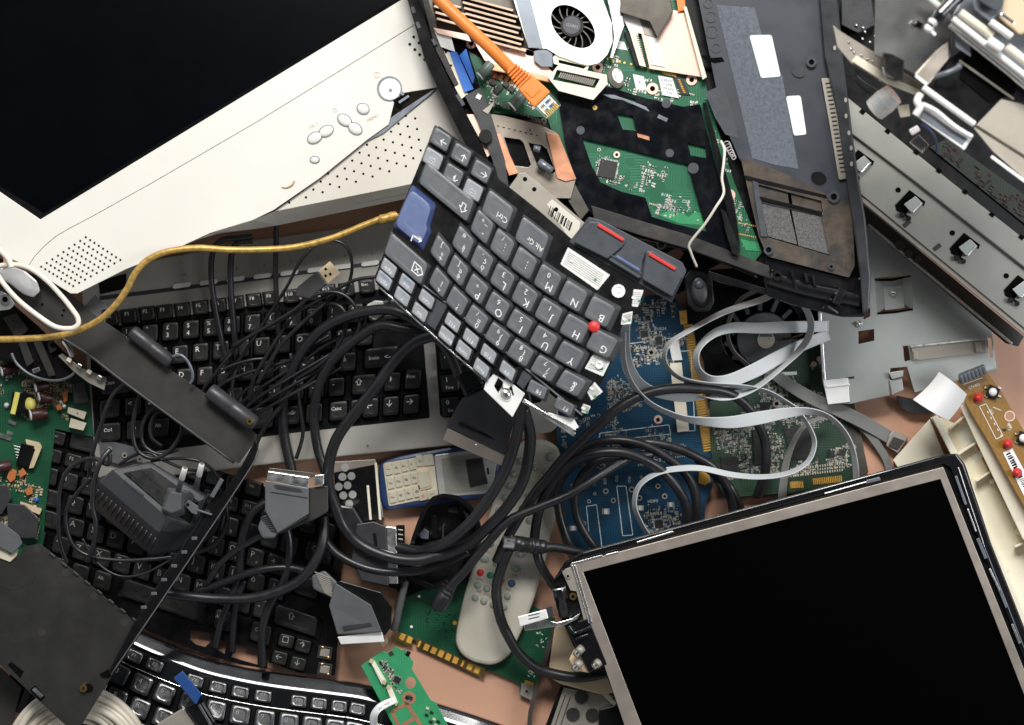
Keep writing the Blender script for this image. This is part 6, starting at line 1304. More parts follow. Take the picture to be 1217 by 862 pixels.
for x, y in ((1179, 572), (1210, 632), (1195, 678)): MB().cyl(x, y, 4, .03, 0, .006, 0, r2=2.4, n=16).build('peg', M['ivory'], t, .0005)
t = root('led_board', 'amber circuit board with red indicator lamps and push buttons at the right edge', 'circuit board', 1190, 510, .04)
l9 = Lv(.062)
hol = [[(1200+5*math.cos(i*math.pi/10), 494.7+5*math.sin(i*math.pi/10)) for i in range(20)]]
pl(t, 'board', M['pcbo'], [(1137, 453), (1172, 440), (1192, 468), (1217, 512), (1262, 590), (1262, 640), (1226, 618), (1200, 572), (1174, 524), (1150, 484)], l9, -.0018, 0, .0003, holes=hol)
MB().cyl(1200, 494.7, 6.4, l9, 0, .0003, 0, ri=5.1, n=24).build('hole_ring', M['copperl'], t)
for x, y in ((1162.6, 472.6), (1197.7, 527.7), (1209, 562)): MB().cyl(x, y, 6, l9, 0, .0025, 0, n=20).dome(x, y, 5, l9, .0025, .006, 0, n=20).build('red_lamp', M['red'], t)
for x, y in ((1180, 466), (1216, 521)):
    mb = MB().box(x, y, 14, 14, 24, l9, 0, .0045, 0, .04).dome(x, y, 5, l9, .0045, .003, 1, n=18)
    for dx, dy in ((-8, -5), (8, 5), (-8, 5), (8, -5)): mb.box(x+dx, y+dy, 4, 2.4, 24, l9, 0, .002, 2)
    mb.build('push_button', [M['blk'], M['white'], M['solder']], t, .0003)
mb = MB()
for q in ([(1164, 483), (1172, 480), (1192, 518), (1184, 522)], [(1145, 457), (1168, 449)], [(1180, 484), (1190, 488)]): outline(mb, q, .8, 0, l9, len(q) > 2)
mb.text('CN401', 1158, 459, unit((1, -.35)), unit((-.35, -1)), 5, l9, .0004).text('R12', 1199, 508, unit((.5, 1)), unit((1, -.5)), 5, l9, .0004).text('D3', 1178, 490, unit((.5, 1)), unit((1, -.5)), 5, l9, .0004)
for i in range(5): mb.box(1174+i*4, 490+i*7, 3, 1, 60, l9, 0, .0004, 0)
mb.build('silkscreen', M['legend'], t)
mb = MB().box(1200, 506, 7, 3, 60, l9, 0, .001, 0).box(1194, 511, 4, 3, 0, l9, 0, .001, 1); mb.build('small_parts', [M['smdw'], M['smdb']], t)
mb = MB()
for i in range(7): mb.tube3([P(1141+i*4.4, 446-i*1.9, .074), P(1144+i*4.4, 455-i*1.9, .070)], .0021, 10, 0)
mb.poly([(1139, 444), (1168, 433), (1171, 443), (1143, 455)], .066, -.004, .004, 0)
mb.build('grey_socket', M['shade'], t, .0004)
mb = MB().poly([(1192, 538), (1203, 533), (1234, 590), (1222, 600)], l9, 0, .0004, 0)
r_ = random.Random(5); k = 2
while k < 52:
    w = r_.choice((.8, 1.4, 2)); d_ = unit((30, 57)); x = 1194+d_[0]*k; y = 539+d_[1]*k; mb.bar(x+1, y, x+6, y-2.5, w, l9, .0004, .0005, 1); k += w+1.2
mb.text('87630', 1205, 548, unit((.5, 1)), unit((1, -.5)), 5, l9, .0005, 1); mb.build('barcode_label', [M['paper'], M['hole']], t)
gr = []
for i in range(9):
    for j in range(7):
        u, v = i/8, j/6
        lx = 1085+(1116-1085)*v+3*math.sin(v*3.1); ly = 475+(442-475)*v; rx = 1127.5+(1149-1127.5)*v+5*math.sin(v*3.1); ry = 500+(476-500)*v-9*math.sin(v*2.2)
        gr.append((lx+(rx-lx)*u, ly+(ry-ly)*u+2.5*math.sin(u*3.1)*(.5-v), .072+.016*math.sin(u*2.6+.3)+.006*v))
mb = MB(); mb.add([P(*p) for p in gr]+[P(p[0], p[1], p[2]-.0004) for p in gr], [(i*7+j, (i+1)*7+j, (i+1)*7+j+1, i*7+j+1) for i in range(8) for j in range(6)]+[(63+i*7+j, 63+i*7+j+1, 63+(i+1)*7+j+1, 63+(i+1)*7+j) for i in range(8) for j in range(6)], 0, True)
tag(mb.build('paper_scrap', M['paper'], recalc=False), 'blank white paper scrap, curled against the cream housing', 'paper')
tag(MB().poly([(1064, 470), (1090, 475), (1112, 490), (1106, 493), (1082, 492), (1070, 484)], 0, .002, .012, 0, 3).build('black_wedge', M['cable'], None, .002), 'black rubbery wedge on the table between the steel sheet and the paper', 'wedge')
# ================================================================== STEEL CHASSIS
t = root('steel_chassis', 'galvanised computer chassis with a flat sheet and a clipped side rail, right edge', 'chassis', 1090, 330, 0)
l10 = Lv(.028)
sheet = [(972, 372), (1000, 300), (1020, 232), (1034, 240), (1178, 380), (1184, 438), (1087, 467), (1078, 436), (1058, 438), (1057, 470), (1012, 480), (984, 480), (977, 452)]
hl = [[(1020, 394), (1038.6, 391.5), (1039, 405), (1020, 409)], [(1073, 412), (1079, 411), (1082, 428), (1075, 430)], [(1174, 402), (1178, 401), (1180, 424), (1176, 426)], [(1026, 374), (1034, 366), (1034, 376), (1026, 380)], [(1004, 449), (1015, 447.5), (1015, 450), (1004, 451)]]
hl.append([(1040, 331), (1083, 326), (1085, 369), (1042, 374)])
pl(t, 'flat_sheet', M['steel'], sheet, l10, -.001, 0, .0003, holes=hl)
pl(t, 'sheet_edge', M['silver'], [(972, 372), (976, 372), (983, 478), (978, 452)], l10, -.012, .0008, .0003)
mb = MB(); bq = [(1040, 332), (1083, 327), (1085, 368), (1042, 373)]; bi = [(1050, 336), (1073, 333), (1075, 362), (1052, 366)]
for i in range(4):
    j = (i+1) % 4
    if i in (1, 3): mb.rawpoly([[(*bq[i], .028), (*bq[j], .028), (*bi[j], .022), (*bi[i], .022)]])
mb.rawpoly([[(*p, .022) for p in [(1050, 334), (1073, 331), (1075, 366), (1052, 369)]]])
mb.build('pressed_dimple', M['steel'], t, 0)
MB().poly([(1039, 332), (1060, 331), (1082, 327), (1082, 329), (1060, 334.5), (1041, 334)], l10, .0001, .0006, 0).build('dimple_slot', M['hole'], t); mb = MB().poly([(1043, 371.5), (1064, 370), (1085, 366.5), (1085, 369), (1064, 372.5), (1043, 374)], l10, .0001, .0006, 0); mb.build('dimple_slot', M['hole'], t)
for x, y, z in ((1062, 349, .022), (1020.5, 385, .028)): MB().dome(x, y, 4.4, z, 0, .004, 0, n=20).box(x, y, 4.5, .8, 30, z, .0034, .0044, 1).build('screw', [M['chrome'], M['hole']], t)
MB().bar(1084, 421, 1172, 411, 17, l10, .0004, .004, 0).bar(1082, 412, 1174, 402, 3, l10, 0, .006, 1).box(1088, 422, 5, 10, -6, l10, .004, .007, 0).box(1163, 413, 7, 12, -6, l10, .004, .007, 0).build('slot_cover', [M['taupe'], M['silver']], t, .0005)
MB().poly([(978, 452), (1008, 449), (1010, 478), (984, 481)], l10, .0003, .006, 0, 1).bar(982, 460, 1010, 457, 2.4, l10, .006, .0075, 0).build('folded_lug', M['fanw'], t, .001)
MB().poly([(1056, 443), (1074, 440), (1073, 448), (1060, 451)], l10, .001, .005, 0).poly([(1057, 452), (1072, 449), (1074, 464), (1060, 470)], l10, -.004, .002, 0).build('folded_lug', M['steel'], t, .0006)
pl(t, 'lower_flange', M['steeld'], [(1078, 436), (1184, 426), (1186, 441), (1088, 468), (1084, 460)], .0, .006, .014, .0006)
lr1 = Lv(.085, .00001)
rail = [(990, 102), (1011, 119), (1130, 216), (1245, 306), (1245, 412), (1217, 390), (1027, 234), (985, 200)]
def sl(cx, cy): return [(cx-10, cy+1), (cx-2, cy-9), (cx+14, cy+5), (cx+4, cy+16), (cx-6, cy+10)]
clips = [(1074, 241), (1139, 292), (1203, 342), (1013, 193)]
pl(t, 'side_rail', M['steeld'], rail, lr1, -.02, 0, .0006)
pl(t, 'rail_flange', M['steeld'], [(988, 104), (1011, 119), (1130, 216), (1245, 306), (1245, 338), (1217, 318), (1087, 216), (1017, 163), (985, 140)], lr1, 0, .004, .0012)
MB().tube([(990, 142, .0895), (1017, 163, .0895), (1087, 216, .0895), (1217, 317, .0895), (1245, 338, .0895)], 1.6, 0, 8, smooth=False).build('flange_fold', M['steeld'], t)
for x, y in clips:
    MB().poly([(x-10, y+3), (x+7, y-15), (x+26, y-1), (x+24, y+4), (x+12, y-3), (x+3, y+14), (x+9, y+17), (x+7, y+20), (x-3, y+12), (x-8, y+10)], lr1, -.0005, .0006, 0).build('clip_opening', M['hole'], t)
    MB().poly([(x, y+2), (x+14, y-8), (x+23, y+1), (x+10, y+13)], lr1, .0006, .004, 0, .8).bar(x+21, y+1, x+11, y+12, 2, lr1, .004, .0048, 1).build('spring_clip', [M['steel'], M['silver']], t, .0006)
    MB().cyl(x-2, y+15, 3.4, lr1, .0004, .003, 0, n=14).cyl(x+6, y+19, 3, lr1, .0004, .003, 0, n=14).build('clip_pin', M['blk'], t, .0004)
for x, y in ((1067.5, 226), (1132, 277), (1196, 328)): MB().cyl(x, y, 3.2, lr1, 0, .0004, 0, n=14).build('rail_hole', M['hole'], t)
for x, y in ((1078, 266), (1114, 294)): MB().box(x, y, 10, 5, -38, lr1, 0, .0006).build('rail_slot', M['bar'], t, .0002)
for x, y in ((1025, 133), (1055, 156), (1089, 181), (1116, 203), (1147, 228), (1179, 255), (1214, 282)): MB().box(x, y, 6, 5, 38, lr1, .0041, .0046).build('edge_notch', M['hole'], t)
pl(t, 'rail_lip', M['taupe'], [(1022, 228), (1217, 388), (1245, 412), (1245, 420), (1217, 398), (1024, 240)], lr1, -.022, -.002, .0008)
pl(t, 'rail_inner_face', M['bar'], [(1026, 243), (1217, 400), (1210, 412), (1195, 408), (1030, 268)], .05, -.004, 0, .0005)
MB().bar(1032, 267, 1203, 409, 3, .051, -.001, .002, 0).build('rail_foot', M['silver'], t, .0004)
MB().bar(1030, 238, 1240, 411, 1.6, .083, .0005, .0012, 0).bar(1028, 232, 1240, 406, .8, .0858, 0, .0005, 0).build('lip_groove', M['dirt'], t)
MB().cyl(1070, 292, 6, .052, 0, .004, 0, n=16).cyl(1080, 302, 5, .052, 0, .005, 0, n=16).cyl(1091, 308, 4, .052, 0, .004, 0, n=16).build('screw_cluster', M['darkmetal'], t, .0006)
# black bay with dark board
t = root('drive_bay', 'black open bay with a dark dusty board, between the rail and the metal mechanism', 'drive bay', 1110, 130, 0)
pl(t, 'floor', M['blk'], [(960, -60), (1100, -60), (1260, 120), (1260, 320), (1130, 222), (1000, 116)], .0, .02, .05, .0006)
pl(t, 'dark_board', M['pcbbk'], [(1105, 175), (1125, 165), (1250, 255), (1250, 292)], .052, -.001, .0004, 0)
tag(smd(Lv(.0524), [(1110, 178), (1125, 168), (1245, 255), (1245, 286)], 90, 41, 38, 1.6, 4, .0016).build('solder_components', [M['smdb'], M['pcbvd'], M['capr']], t), kind='stuff')
MB().poly([(1000, 0), (1036, 0), (1040, 30), (1020, 40), (1000, 30)], .05, 0, .012, 0).build('black_block', M['scartd'], t, .001)
mb = MB()
for x, y in ((1026, 33), (1028, 38), (1040, 43), (1025, 46), (1018, 30), (1034, 50)): mb.dome(x, y, 2.4, .062, 0, .003, 0, n=10)
mb.build('bright_screws', M['chrome'], t)
MB().tube([(1018, 90, .055), (1030, 100, .058), (1048, 110, .055)], .8, 0, 6).build('thin_wire', M['bar'], t)
# ================================================================== PRINTER MECHANISM
ZADD = 0
t = root('metal_mechanism', 'torn metal drive mechanism with polished rods and white guides, top right corner', 'mechanism', 1140, 60, .1)
l11 = Lv(.165)
ZADD = .10
pl(t, 'base_plate', M['gunm'], [(1041, -50), (1120, -50), (1132, 30), (1130, 66), (1102, 100), (1086, 88), (1060, 74), (1039, 66)], l11, -.004, 0, .0006)
pl(t, 'folded_flap', M['bezel'], [(1112, 61), (1127, 49), (1127, 70), (1103, 101), (1087, 89)], l11, 0, .004, .0006)
MB().bar(1088, 90, 1102, 101, 4, l11, .004, .007, 0).build('flap_edge', M['white'], t, .0008)
MB().poly([(1049, 62), (1060, 64), (1075, 72), (1073, 98), (1064, 95), (1052, 83)], l11, 0, .012, 0, 1, inset=.08).build('black_knob', M['blk'], t, .001)
MB().tube([(1049, 80, .168), (1054, 92, .17), (1066, 96, .17)], 1.2, 0, 8).build('knob_wire', M['shade'], t)
pl(t, 'guide_rail', M['taupe'], [(990, 30), (1000, 38), (1045, 66), (1100, 104), (1098, 114), (1050, 99), (1012, 76), (995, 56)], .14, -.004, 0, .0006)
pl(t, 'guide_strip', M['ivory'], [(1012, 73), (1018, 66), (1060, 92), (1094, 108), (1090, 114), (1054, 100)], .142, 0, .003, .0006)
mb = MB()
for x, y in ((1009, 50), (1012, 58), (1024, 66), (1031, 70), (1037, 73), (1015, 62), (1046, 95)): mb.dome(x, y, 1.6, .1402, 0, .0015, 0, n=10)
mb.build('rail_rivets', M['chrome'], t)
along(1038, 132, 1062, 112, [(0, 9, 0), (.05, 13, 0), (.6, 14, 0), (1, 12, 0)], .125, .135, [M['clearw']], t, 'clear_drum', 20)
MB().poly([(1066, 126), (1080, 124), (1082, 138), (1070, 140)], .13, -.01, 0, 0, 1).build('ivory_block', M['ivory'], t, .001)
along(1106, 29, 1142, -8, [(0, 4, 1), (.08, 6, 1), (.12, 4, 0), (.3, 7, 0), (1, 8, 0)], .19, .19, [M['blkgloss'], M['white']], t, 'black_lever')
MB().dome(1104, 34, 6, .185, 0, .006, 0).bar(1104, 34, 1112, 42, 4, .185, 0, .003, 0).build('lever_tip', M['white'], t, .0006)
MB().cyl(1087, 26, 3, l11, 0, .004, 0).bar(1087, 25, 1096, 30, 4, l11, 0, .003, 1).build('plate_screw', [M['chrome'], M['hole']], t)
def rod(x0, y0, x1, y1, r, z, mat='chrome', nm='polished_rod'): MB().tube([(x0, y0, z), (x1, y1, z)], r, 0, 18, smooth=False).build(nm, M[mat], t, .0004)
rod(1096, -10, 1118, 10, 3.6, .18, 'white'); rod(1132, 22, 1250, 116, 3.6, .185, 'white'); rod(1112, -16, 1128, -1, 4, .185, 'ivory'); rod(1128, 30, 1245, 124, 3, .180)
rod(1141, 15, 1179, 43, 4.6, .188, 'ivory', 'white_roller'); rod(1174, 48, 1190, 59, 5.6, .19, 'white', 'white_roller'); rod(1196, 55, 1250, 98, 4.6, .188, 'ivory', 'white_roller'); rod(1177, 26, 1202, 44, 4, .195, 'white', 'white_roller')
rod(1097, 104, 1158, 148, 3.4, .175, 'white', 'white_roller')
pl(t, 'rod_plate', M['shade'], [(1128, 24), (1150, -10), (1260, 70), (1260, 130), (1200, 84)], .172, -.004, 0, .0006)
pl(t, 'dark_roller', M['blk'], [(1122, 74), (1150, 54), (1162, 56), (1230, 104), (1230, 125), (1190, 115), (1160, 148), (1108, 104)], .16, -.012, 0, .003, r=4)
pl(t, 'dark_slot', M['hole'], [(1150, 62), (1165, 60), (1212, 92), (1205, 112), (1176, 122), (1140, 92)], .16, 0, .001, 0)
MB().bar(1140, 72, 1205, 118, 3, .161, .001, .004, 0).build('slot_edge', M['taupe'], t, .0006)
MB().tube([(1110, 92, .166), (1122, 88, .172), (1132, 84, .174), (1140, 80, .176)], 3, 0, 12).dome(1140, 79, 4, .174, 0, .004, 0).build('bent_finger', M['shade'], t)
MB().poly([(1134, 38), (1142, 37), (1152, 52), (1154, 68), (1136, 56)], .168, 0, .006, 0, 2).build('curved_tab', M['shade'], t, .001)
pl(t, 'guide_plate', M['white'], [(1086, 136), (1095, 124), (1156, 163), (1146, 179)], .168, -.003, 0, .0008)
pl(t, 'guide_panel', M['shade'], [(1090, 137), (1096, 130), (1150, 165), (1144, 173)], .168, 0, .0006, .0002)
MB().tube([(1094, 112, .172), (1090, 120, .172), (1093, 128, .172), (1088, 137, .17)], 4, 0, 12).build('white_latch', M['white'], t)
MB().tube([(1096, 124, .172), (1112, 132, .173), (1134, 150, .173), (1155, 163, .172)], 2.8, 0, 10).build('white_guide', M['white'], t)
pl(t, 'cream_cover', M['ivoryd'], [(1157, 152), (1190, 118), (1215, 124), (1260, 150), (1260, 250), (1217, 212), (1180, 180)], .165, -.01, 0, .0015, r=2)
MB().bar(1158, 148, 1240, 200, 2.5, .165, 0, .001, 0).build('cover_seam', M['dirt'], t)
MB().bar(1178, 186, 1240, 232, 4, .166, -.002, .003, 0).build('cover_edge', M['white'], t, .0006)
MB().box(1087, 155, 12, 8, -30, .13, 0, .008).build('small_white_plug', M['white'], t, .001)
MB().tube([(1096, 148, .15), (1106, 156, .14), (1112, 166, .12), (1114, 182, .10)], 1.4, 0, 8).build('blue_wire', M['dblue'], t)
MB().poly([(1080, 170), (1092, 160), (1104, 172), (1096, 183)], .10, 0, .01, 0, 1).build('clear_socket', M['clear'], t, .001)
pl(t, 'top_bracket', M['shade'], [(1150, -20), (1190, -20), (1192, 12), (1176, 26), (1158, 12)], .19, -.004, 0, .001)
pl(t, 'brown_bracket', M['beige'], [(1186, 20), (1200, -20), (1240, -20), (1240, 30), (1212, 42), (1196, 30)], .185, -.006, 0, .0015)
pl(t, 'dark_cover', M['slate'], [(1160, -20), (1196, -30), (1192, 8), (1184, 14), (1164, 2)], .197, -.003, 0, .001)
MB().bar(1190, 16, 1206, 28, 4, .19, 0, .003, 0).build('bracket_edge', M['chrome'], t, .0006)
ZADD = 0.0

# ================================================================== LOWER LEFT
# power supply board
t = root('power_board', 'green power board with a yellow transformer and small capacitors at the left edge', 'circuit board', 45, 500, 0)
l12 = Lv(.02)
pl(t, 'board', M['pcbdg'], [(-40, 400), (60, 405), (104, 440), (112, 520), (66, 510), (55, 600), (50, 660), (-40, 660)], l12, -.0016, 0, .0002)
tag(smd(l12, [(0, 430), (60, 430), (100, 470), (80, 500), (60, 480), (40, 505), (0, 470)], 300, 51, 10, 1.6, 4.5, .0014).build('solder_components', [M['smdw'], M['smdb'], M['glue']], t), kind='stuff')
tag(smd(l12, [(0, 560), (30, 560), (52, 570), (44, 640), (0, 640)], 160, 52, 10, 1.6, 4.5, .0014).build('solder_components', [M['smdw'], M['smdb'], M['glue']], t), kind='stuff')
for x0, y0, x1, y1, r in ((2.5, 441, 18, 436, 7), (43, 461, 58, 458, 6), (47, 472, 62, 474, 6.5), (37, 493.5, 56, 491, 7), (-2, 556, 12, 552, 6)):
    mb = MB(); mb.tube([(x0, y0, .032), (x1, y1, .026)], r, 0, 18, smooth=False).tube([(x0-1.5, y0+.3, .0325), (x0, y0, .032)], r*.9, 1, 18, smooth=False); mb.build('capacitor', [M['capr'], M['white']], t, .0004)
MB().box(26, 479, 26, 24, 8, l12, .0002, .011, 0).box(28, 479, 5, 27, 8, l12, 0, .012, 0).dome(35, 480, 8, l12, .006, .008, 1, ry=10).poly([(12, 492), (18, 466), (24, 467), (18, 493)], l12, 0, .0135, 1).build('transformer', [M['blk'], M['yellow']], t, .0006)
for q in ([(81, 484), (103, 490), (100, 499), (80, 491)], [(84, 497), (103, 503), (99, 512), (82, 508)]): MB().poly(q, l12, 0, .012, 0, .6).build('white_relay', M['smdw'], t, .0008)
MB().cyl(92, 491.5, .8, .032, 0, .0004, 0).build('relay_mark', M['hole'], t)
mb = MB().box(30, 541, 16, 26, 14, l12, .0004, .008, 0)
for i in range(7): mb.box(22+i*.8*1.0-1, 531+i*3.6, 10, 1, 14, l12, .004, .005, 1)
mb.build('power_chip', [M['blk'], M['silver']], t, .0004)
MB().poly([(30, 522), (47, 526), (50, 531), (40, 556), (34, 557), (42, 534), (32, 530)], l12, .0002, .007, 0, 1.5).build('glue_bead', M['glue'], t, .001)
for q in ([(8, 568), (12, 556), (20, 560), (18, 570), (12, 574)], [(22, 562), (27, 556), (32, 563), (24, 568)], [(29, 582), (38, 578), (39, 587), (32, 589)], [(74, 466), (81, 464), (80, 476), (76, 479)], [(66, 482), (72, 480), (74, 487), (68, 488)]): MB().poly(q, l12, 0, .006, 0, 1).build('orange_capacitor', M['orangec'], t, .0008)
for x, y, r in ((8, 482, 3.4), (76, 483, 3), (72, 478, 2.6)): MB().dome(x, y, r, l12, 0, .006, 0).build('white_part', M['white'], t)
MB().dome(43, 594.6, 4, l12, 0, .004, 0, ry=2.6).build('blue_capacitor', M['blue'], t)
MB().poly([(-4, 514), (14, 521), (12, 524), (-4, 519)], l12, 0, .002, 0).poly([(9, 499), (20, 502), (18, 506), (10, 503)], l12, 0, .002, 0).poly([(8, 512), (15, 516), (13, 519), (8, 517)], l12, 0, .002, 0).build('metal_jumper', M['silver'], t)
MB().poly([(24, 596), (50, 605), (47, 612), (24, 602)], l12, 0, .006, 0, 1).build('beige_strip', M['beige'], t, .001)
for q in ([(-10, 575), (10, 577), (14, 592), (2, 612), (-10, 610)], [(8, 598), (30, 600), (46, 616), (44, 640), (10, 640)], [(0, 395), (40, 392), (60, 420), (30, 432), (6, 420)], [(86, 455), (100, 452), (106, 478), (88, 480)]): MB().poly(q, l12, 0, .012, 0, 2).build('black_module', M['scartd'], t, .001)
# dark drive with hoop in the upper left
t = root('dark_mechanism', 'black plastic mechanism with a bluish hoop, beside the charcoal bar at the left edge', 'mechanism', 40, 420, .02)
MB().poly([(-30, 380), (16, 362), (46, 388), (98, 440), (88, 450), (60, 452), (36, 446), (16, 428), (-30, 420)], .05, -.02, 0, 0, 2).build('body', M['blk'], t, .001)
for q in ([(40, 408), (48, 402), (66, 446), (58, 448)], [(4, 378), (20, 372), (34, 392), (20, 404)], [(56, 408), (64, 404), (68, 416), (60, 420)], [(22, 408), (30, 404), (40, 430), (32, 436)]): MB().poly(q, .05, 0, .006, 0, 1).build('inner_part', M['bar'], t, .001)
MB().cyl(62.5, 410.5, 3, .056, 0, .0004, 0).build('part_hole', M['hole'], t)
MB().tube(Zs([(14, 420), (20, 432), (34, 444), (52, 451), (70, 452), (84, 447), (91, 440)], .058), 1.6, 0, 10).build('bluish_hoop', M['shade'], t)
MB().tube([(76, 406, .062), (82, 414, .064), (86, 424, .062)], 3.4, 0, 12).build('chrome_pin', M['chrome'], t)
MB().poly([(69, 423), (74, 420), (98, 438), (127, 449), (124, 464), (105, 455), (88, 442)], .062, -.002, 0, 0).build('metal_bracket', M['taupe'], t, .0004)
for i in range(4): MB().box(82+i*12, 428+i*7, 6, 5, 32, .062, 0, .006).build('bracket_tooth', M['silver'] if i % 2 else M['ivory'], t, .0006)
MB().box(43, 440, 9, 5, -20, .057, 0, .004).build('silver_contact', M['chrome'], t, .0005)
t = root('metal_lug', 'small steel lug with a screw at the left edge, under the white cable hoop', 'lug', 8, 355, .08)
pl(t, 'lug', M['steel'], [(-20, 345), (0, 345), (12, 352), (18, 362), (12, 368), (-20, 372)], .085, -.003, 0, .0006, r=2)
MB().cyl(6, 356, 6, .085, 0, .003, 0, ri=3.4, n=20).cyl(6, 356, 3.4, .085, 0, .001, 1, n=16).build('screw_ring', [M['silver'], M['hole']], t)
# charcoal bar
t = root('hinge_bar', 'long charcoal plastic bar lying diagonally from the monitor corner', 'bar', 170, 440, .04)
l13 = Lv(.085, -.00003, 0, 0, 0)
pl(t, 'bar', M['bar'], [(-30, 290), (20, 318), (62, 336), (84, 349), (115, 376), (140, 393), (199, 437), (247, 470), (306, 517), (304, 524), (284, 551), (278, 549), (155, 459), (120, 431), (102, 419), (60, 394), (20, 360), (-30, 325)], l13, -.008, 0, .001, r=1)
MB().tube([(p[0], p[1], l13(p[0], 0)+.0005) for p in ((61, 395), (102, 419.5), (155, 460), (278, 550))], 1.8, 0, 8).build('edge_bead', M['scartd'], t)
for a, b, r in (((157, 394), (203, 431), 8.5), ((249, 464), (303, 505), 10)):
    along(*a, *b, [(0, r*.9, 0), (.04, r, 0), (.48, r, 0), (.5, r*.93, 0), (.55, r, 0), (.96, r, 0), (1, r*.8, 1)], .086, .086, [M['scartd'], M['blk']], t, 'hinge_roll', 22)
MB().tube(Zs([(205, 424, .09), (214, 422, .092), (222, 428, .092), (228, 440, .09), (229, 450, .088), (226, 456, .086)], .09), 1.8, 0, 10).build('wire_loop', M['shade'], t)
MB().cyl(296.5, 501, 4, .094, 0, .004, 0, n=18, ri=1.6).build('brass_insert', M['browngold'], t, .0004)
MB().poly([(99, 366), (113, 350), (130, 368), (124, 386), (116, 378)], .078, -.006, 0, 0, 1).build('end_bracket', M['scart'], t, .001)
MB().dome(125, 372, 5, .079, 0, .006, 0).build('end_cap', M['blkgloss'], t)
for x, y in ((74, 375), (76, 369), (50, 362)): MB().cyl(x, y, 1.6, l13, 0, .0003, 0, n=10).build('bar_hole', M['hole'], t)
# clear plug at the left edge
t = root('clear_connector', 'clear plastic connector with metal parts inside, ringed by the white hoop', 'connector', 25, 335, .08)
MB().poly([(-20, 312), (14, 316), (30, 322), (44, 334), (48, 346), (40, 354), (28, 350), (10, 336), (-20, 322)], .10, -.012, 0, 0, 3).build('clear_shell', M['clearw'], t, .002)
MB().poly([(20, 327), (30, 321), (38, 336), (42, 346), (32, 348), (26, 338)], .09, 0, .007, 0, 1).bar(33, 341, 40, 346, 2, .0975, 0, .001, 0).bar(0, 320, 20, 332, 5, .09, 0, .006, 0).build('metal_part', M['silver'], t, .0006)
MB().poly([(4, 306), (16, 303), (20, 312), (4, 318)], .10, -.01, .002, 0, 1).build('red_part', M['copper'], t, .0006)
# ------------------------------------------------------------------ lower laptop keyboard
l14 = Lv(.013, .0, .0)
k3 = root('laptop_keyboard', 'dusty black laptop keyboard, tilted and tangled in leads at the lower left', 'keyboard', 220, 660, 0)
f3 = lsq([(.5, -1, 69, 521), (.5, 0, 60.6, 543), (1.5, 0, 84, 548), (.5, 1, 63, 564), (1.5, 1, 83, 572), (.6, 2, 57, 592), (.7, 3, 51, 619), (2.25, 3, 91, 628), (2.75, 4, 99, 658), (4.75, 4, 144, 672), (5.75, 4, 168, 677), (8.25, 3, 234, 674), (7.75, 4, 218, 693), (11, 2, 306, 665), (9, 2, 257, 652), (9.5, 1, 277, 626), (14, 1, 371, 657), (13.5, 4, 372, 744), (12, 5, 297, 753), (14.0, 5.2, 358, 775)], lambda u, v: (1, u, v, u*v, u*u))
A_ = [(61, 503), (160, 530), (250, 556), (313, 578), (400, 600), (406, 660), (404, 735), (398, 803), (330, 797), (285, 790), (238, 776), (179, 752), (120, 720), (40, 690), (42, 640)]
cut = [[(227, 749), (250, 753), (251, 762), (244, 769), (233, 766), (226, 760)], [(262, 761), (270, 761), (267, 777), (258, 772)], [(280, 765), (306, 771), (306, 790), (275, 781)], [(317, 776), (324, 778), (328, 788), (336, 793), (358, 800), (318, 794)]]
pl(k3, 'tray', M['blk'], A_, l14, -.005, 0, .0006, holes=cut)
KM3 = [M['key'], M['blk'], M['legendd']]
P3 = lambda u, v, w, leg, hk=.93: place(k3, f3, u, v, w, leg, l14, .0004, .0048, KM3, hk=hk, wk=.95, ins=.2, sh=(-.03, .04))
rows = {1: (0.5, '\\1234567890'), 2: (2, 'QWERTYUIOP'), 3: (2.25, 'ASDFGHJKLò'), 4: (1.75, '<ZXCVBNM,.-')}
numl = {(2, 'U'): '4', (2, 'I'): '5', (2, 'O'): '6', (2, 'P'): '*', (3, 'J'): '1', (3, 'K'): '2', (3, 'L'): '3', (4, 'M'): '0', (1, '9'): '9', (1, '8'): '8'}
for v, (s0, chs) in rows.items():
    for i, c in enumerate(chs):
        leg = [(c, -.17, .13, 10)]
        if (v, c) in numl: leg.append((numl[(v, c)], .1, -.22, 6.5))
        P3(s0+i, v, 1, leg)
for u, v, w, c in ((.6, 2, 1.6, 'Tab'), (.7, 3, 1.8, ''), (.45, 4, 1.2, '⇧'), (12, 2, 1, '+'), (12.25, 3, 1, 'à'), (11.5, 1, 1, "'"), (12.5, 1, 1, 'ì'), (14, 1, 1.6, '⌫'), (13.7, 2.5, 1.4, ''), (13.5, 4, 2.6, '⇧'), (.6, 5, 1.2, 'Ctrl'), (1.8, 5, 1, 'Fn'), (2.9, 5, 1, ''), (4, 5, 1, 'Alt'), (7, 5, 4.6, ''), (10, 5, 1, 'AltGr'), (11.9, 5, 1.2, 'Ctrl')):
    P3(u, v, w, [(c, -.1, .1, 6 if len(c) > 2 else 11)] if c else [])
for i in range(15):
    nmz = ['Esc', '', 'F1', 'F2', 'F3', 'F4', 'F5', 'F6', 'F7', 'F8', 'F9', 'F10', 'F11', 'F12', 'Canc'][i]
    P3(.5+i*.98, -.0, .96, [(['F1', 'F2', 'F3', 'F4', 'F5', 'F6', 'F7', 'F8', 'F9', 'F10', 'F11', 'F12', 'Ins', 'Canc', 'Fine'][i], -.1, .12, 5.5)], hk=.72)
    if i not in (1, 2): P3(.5+i*.98, -.88, .96, [(['Esc', '', '', '', '', '', '', '', '', '', 'Blk', 'Stamp', 'Pausa', 'Home', 'Pg'][i], -.1, .12, 5)], hk=.72)
P3(1.95, -.95, 1.9, [], .9)
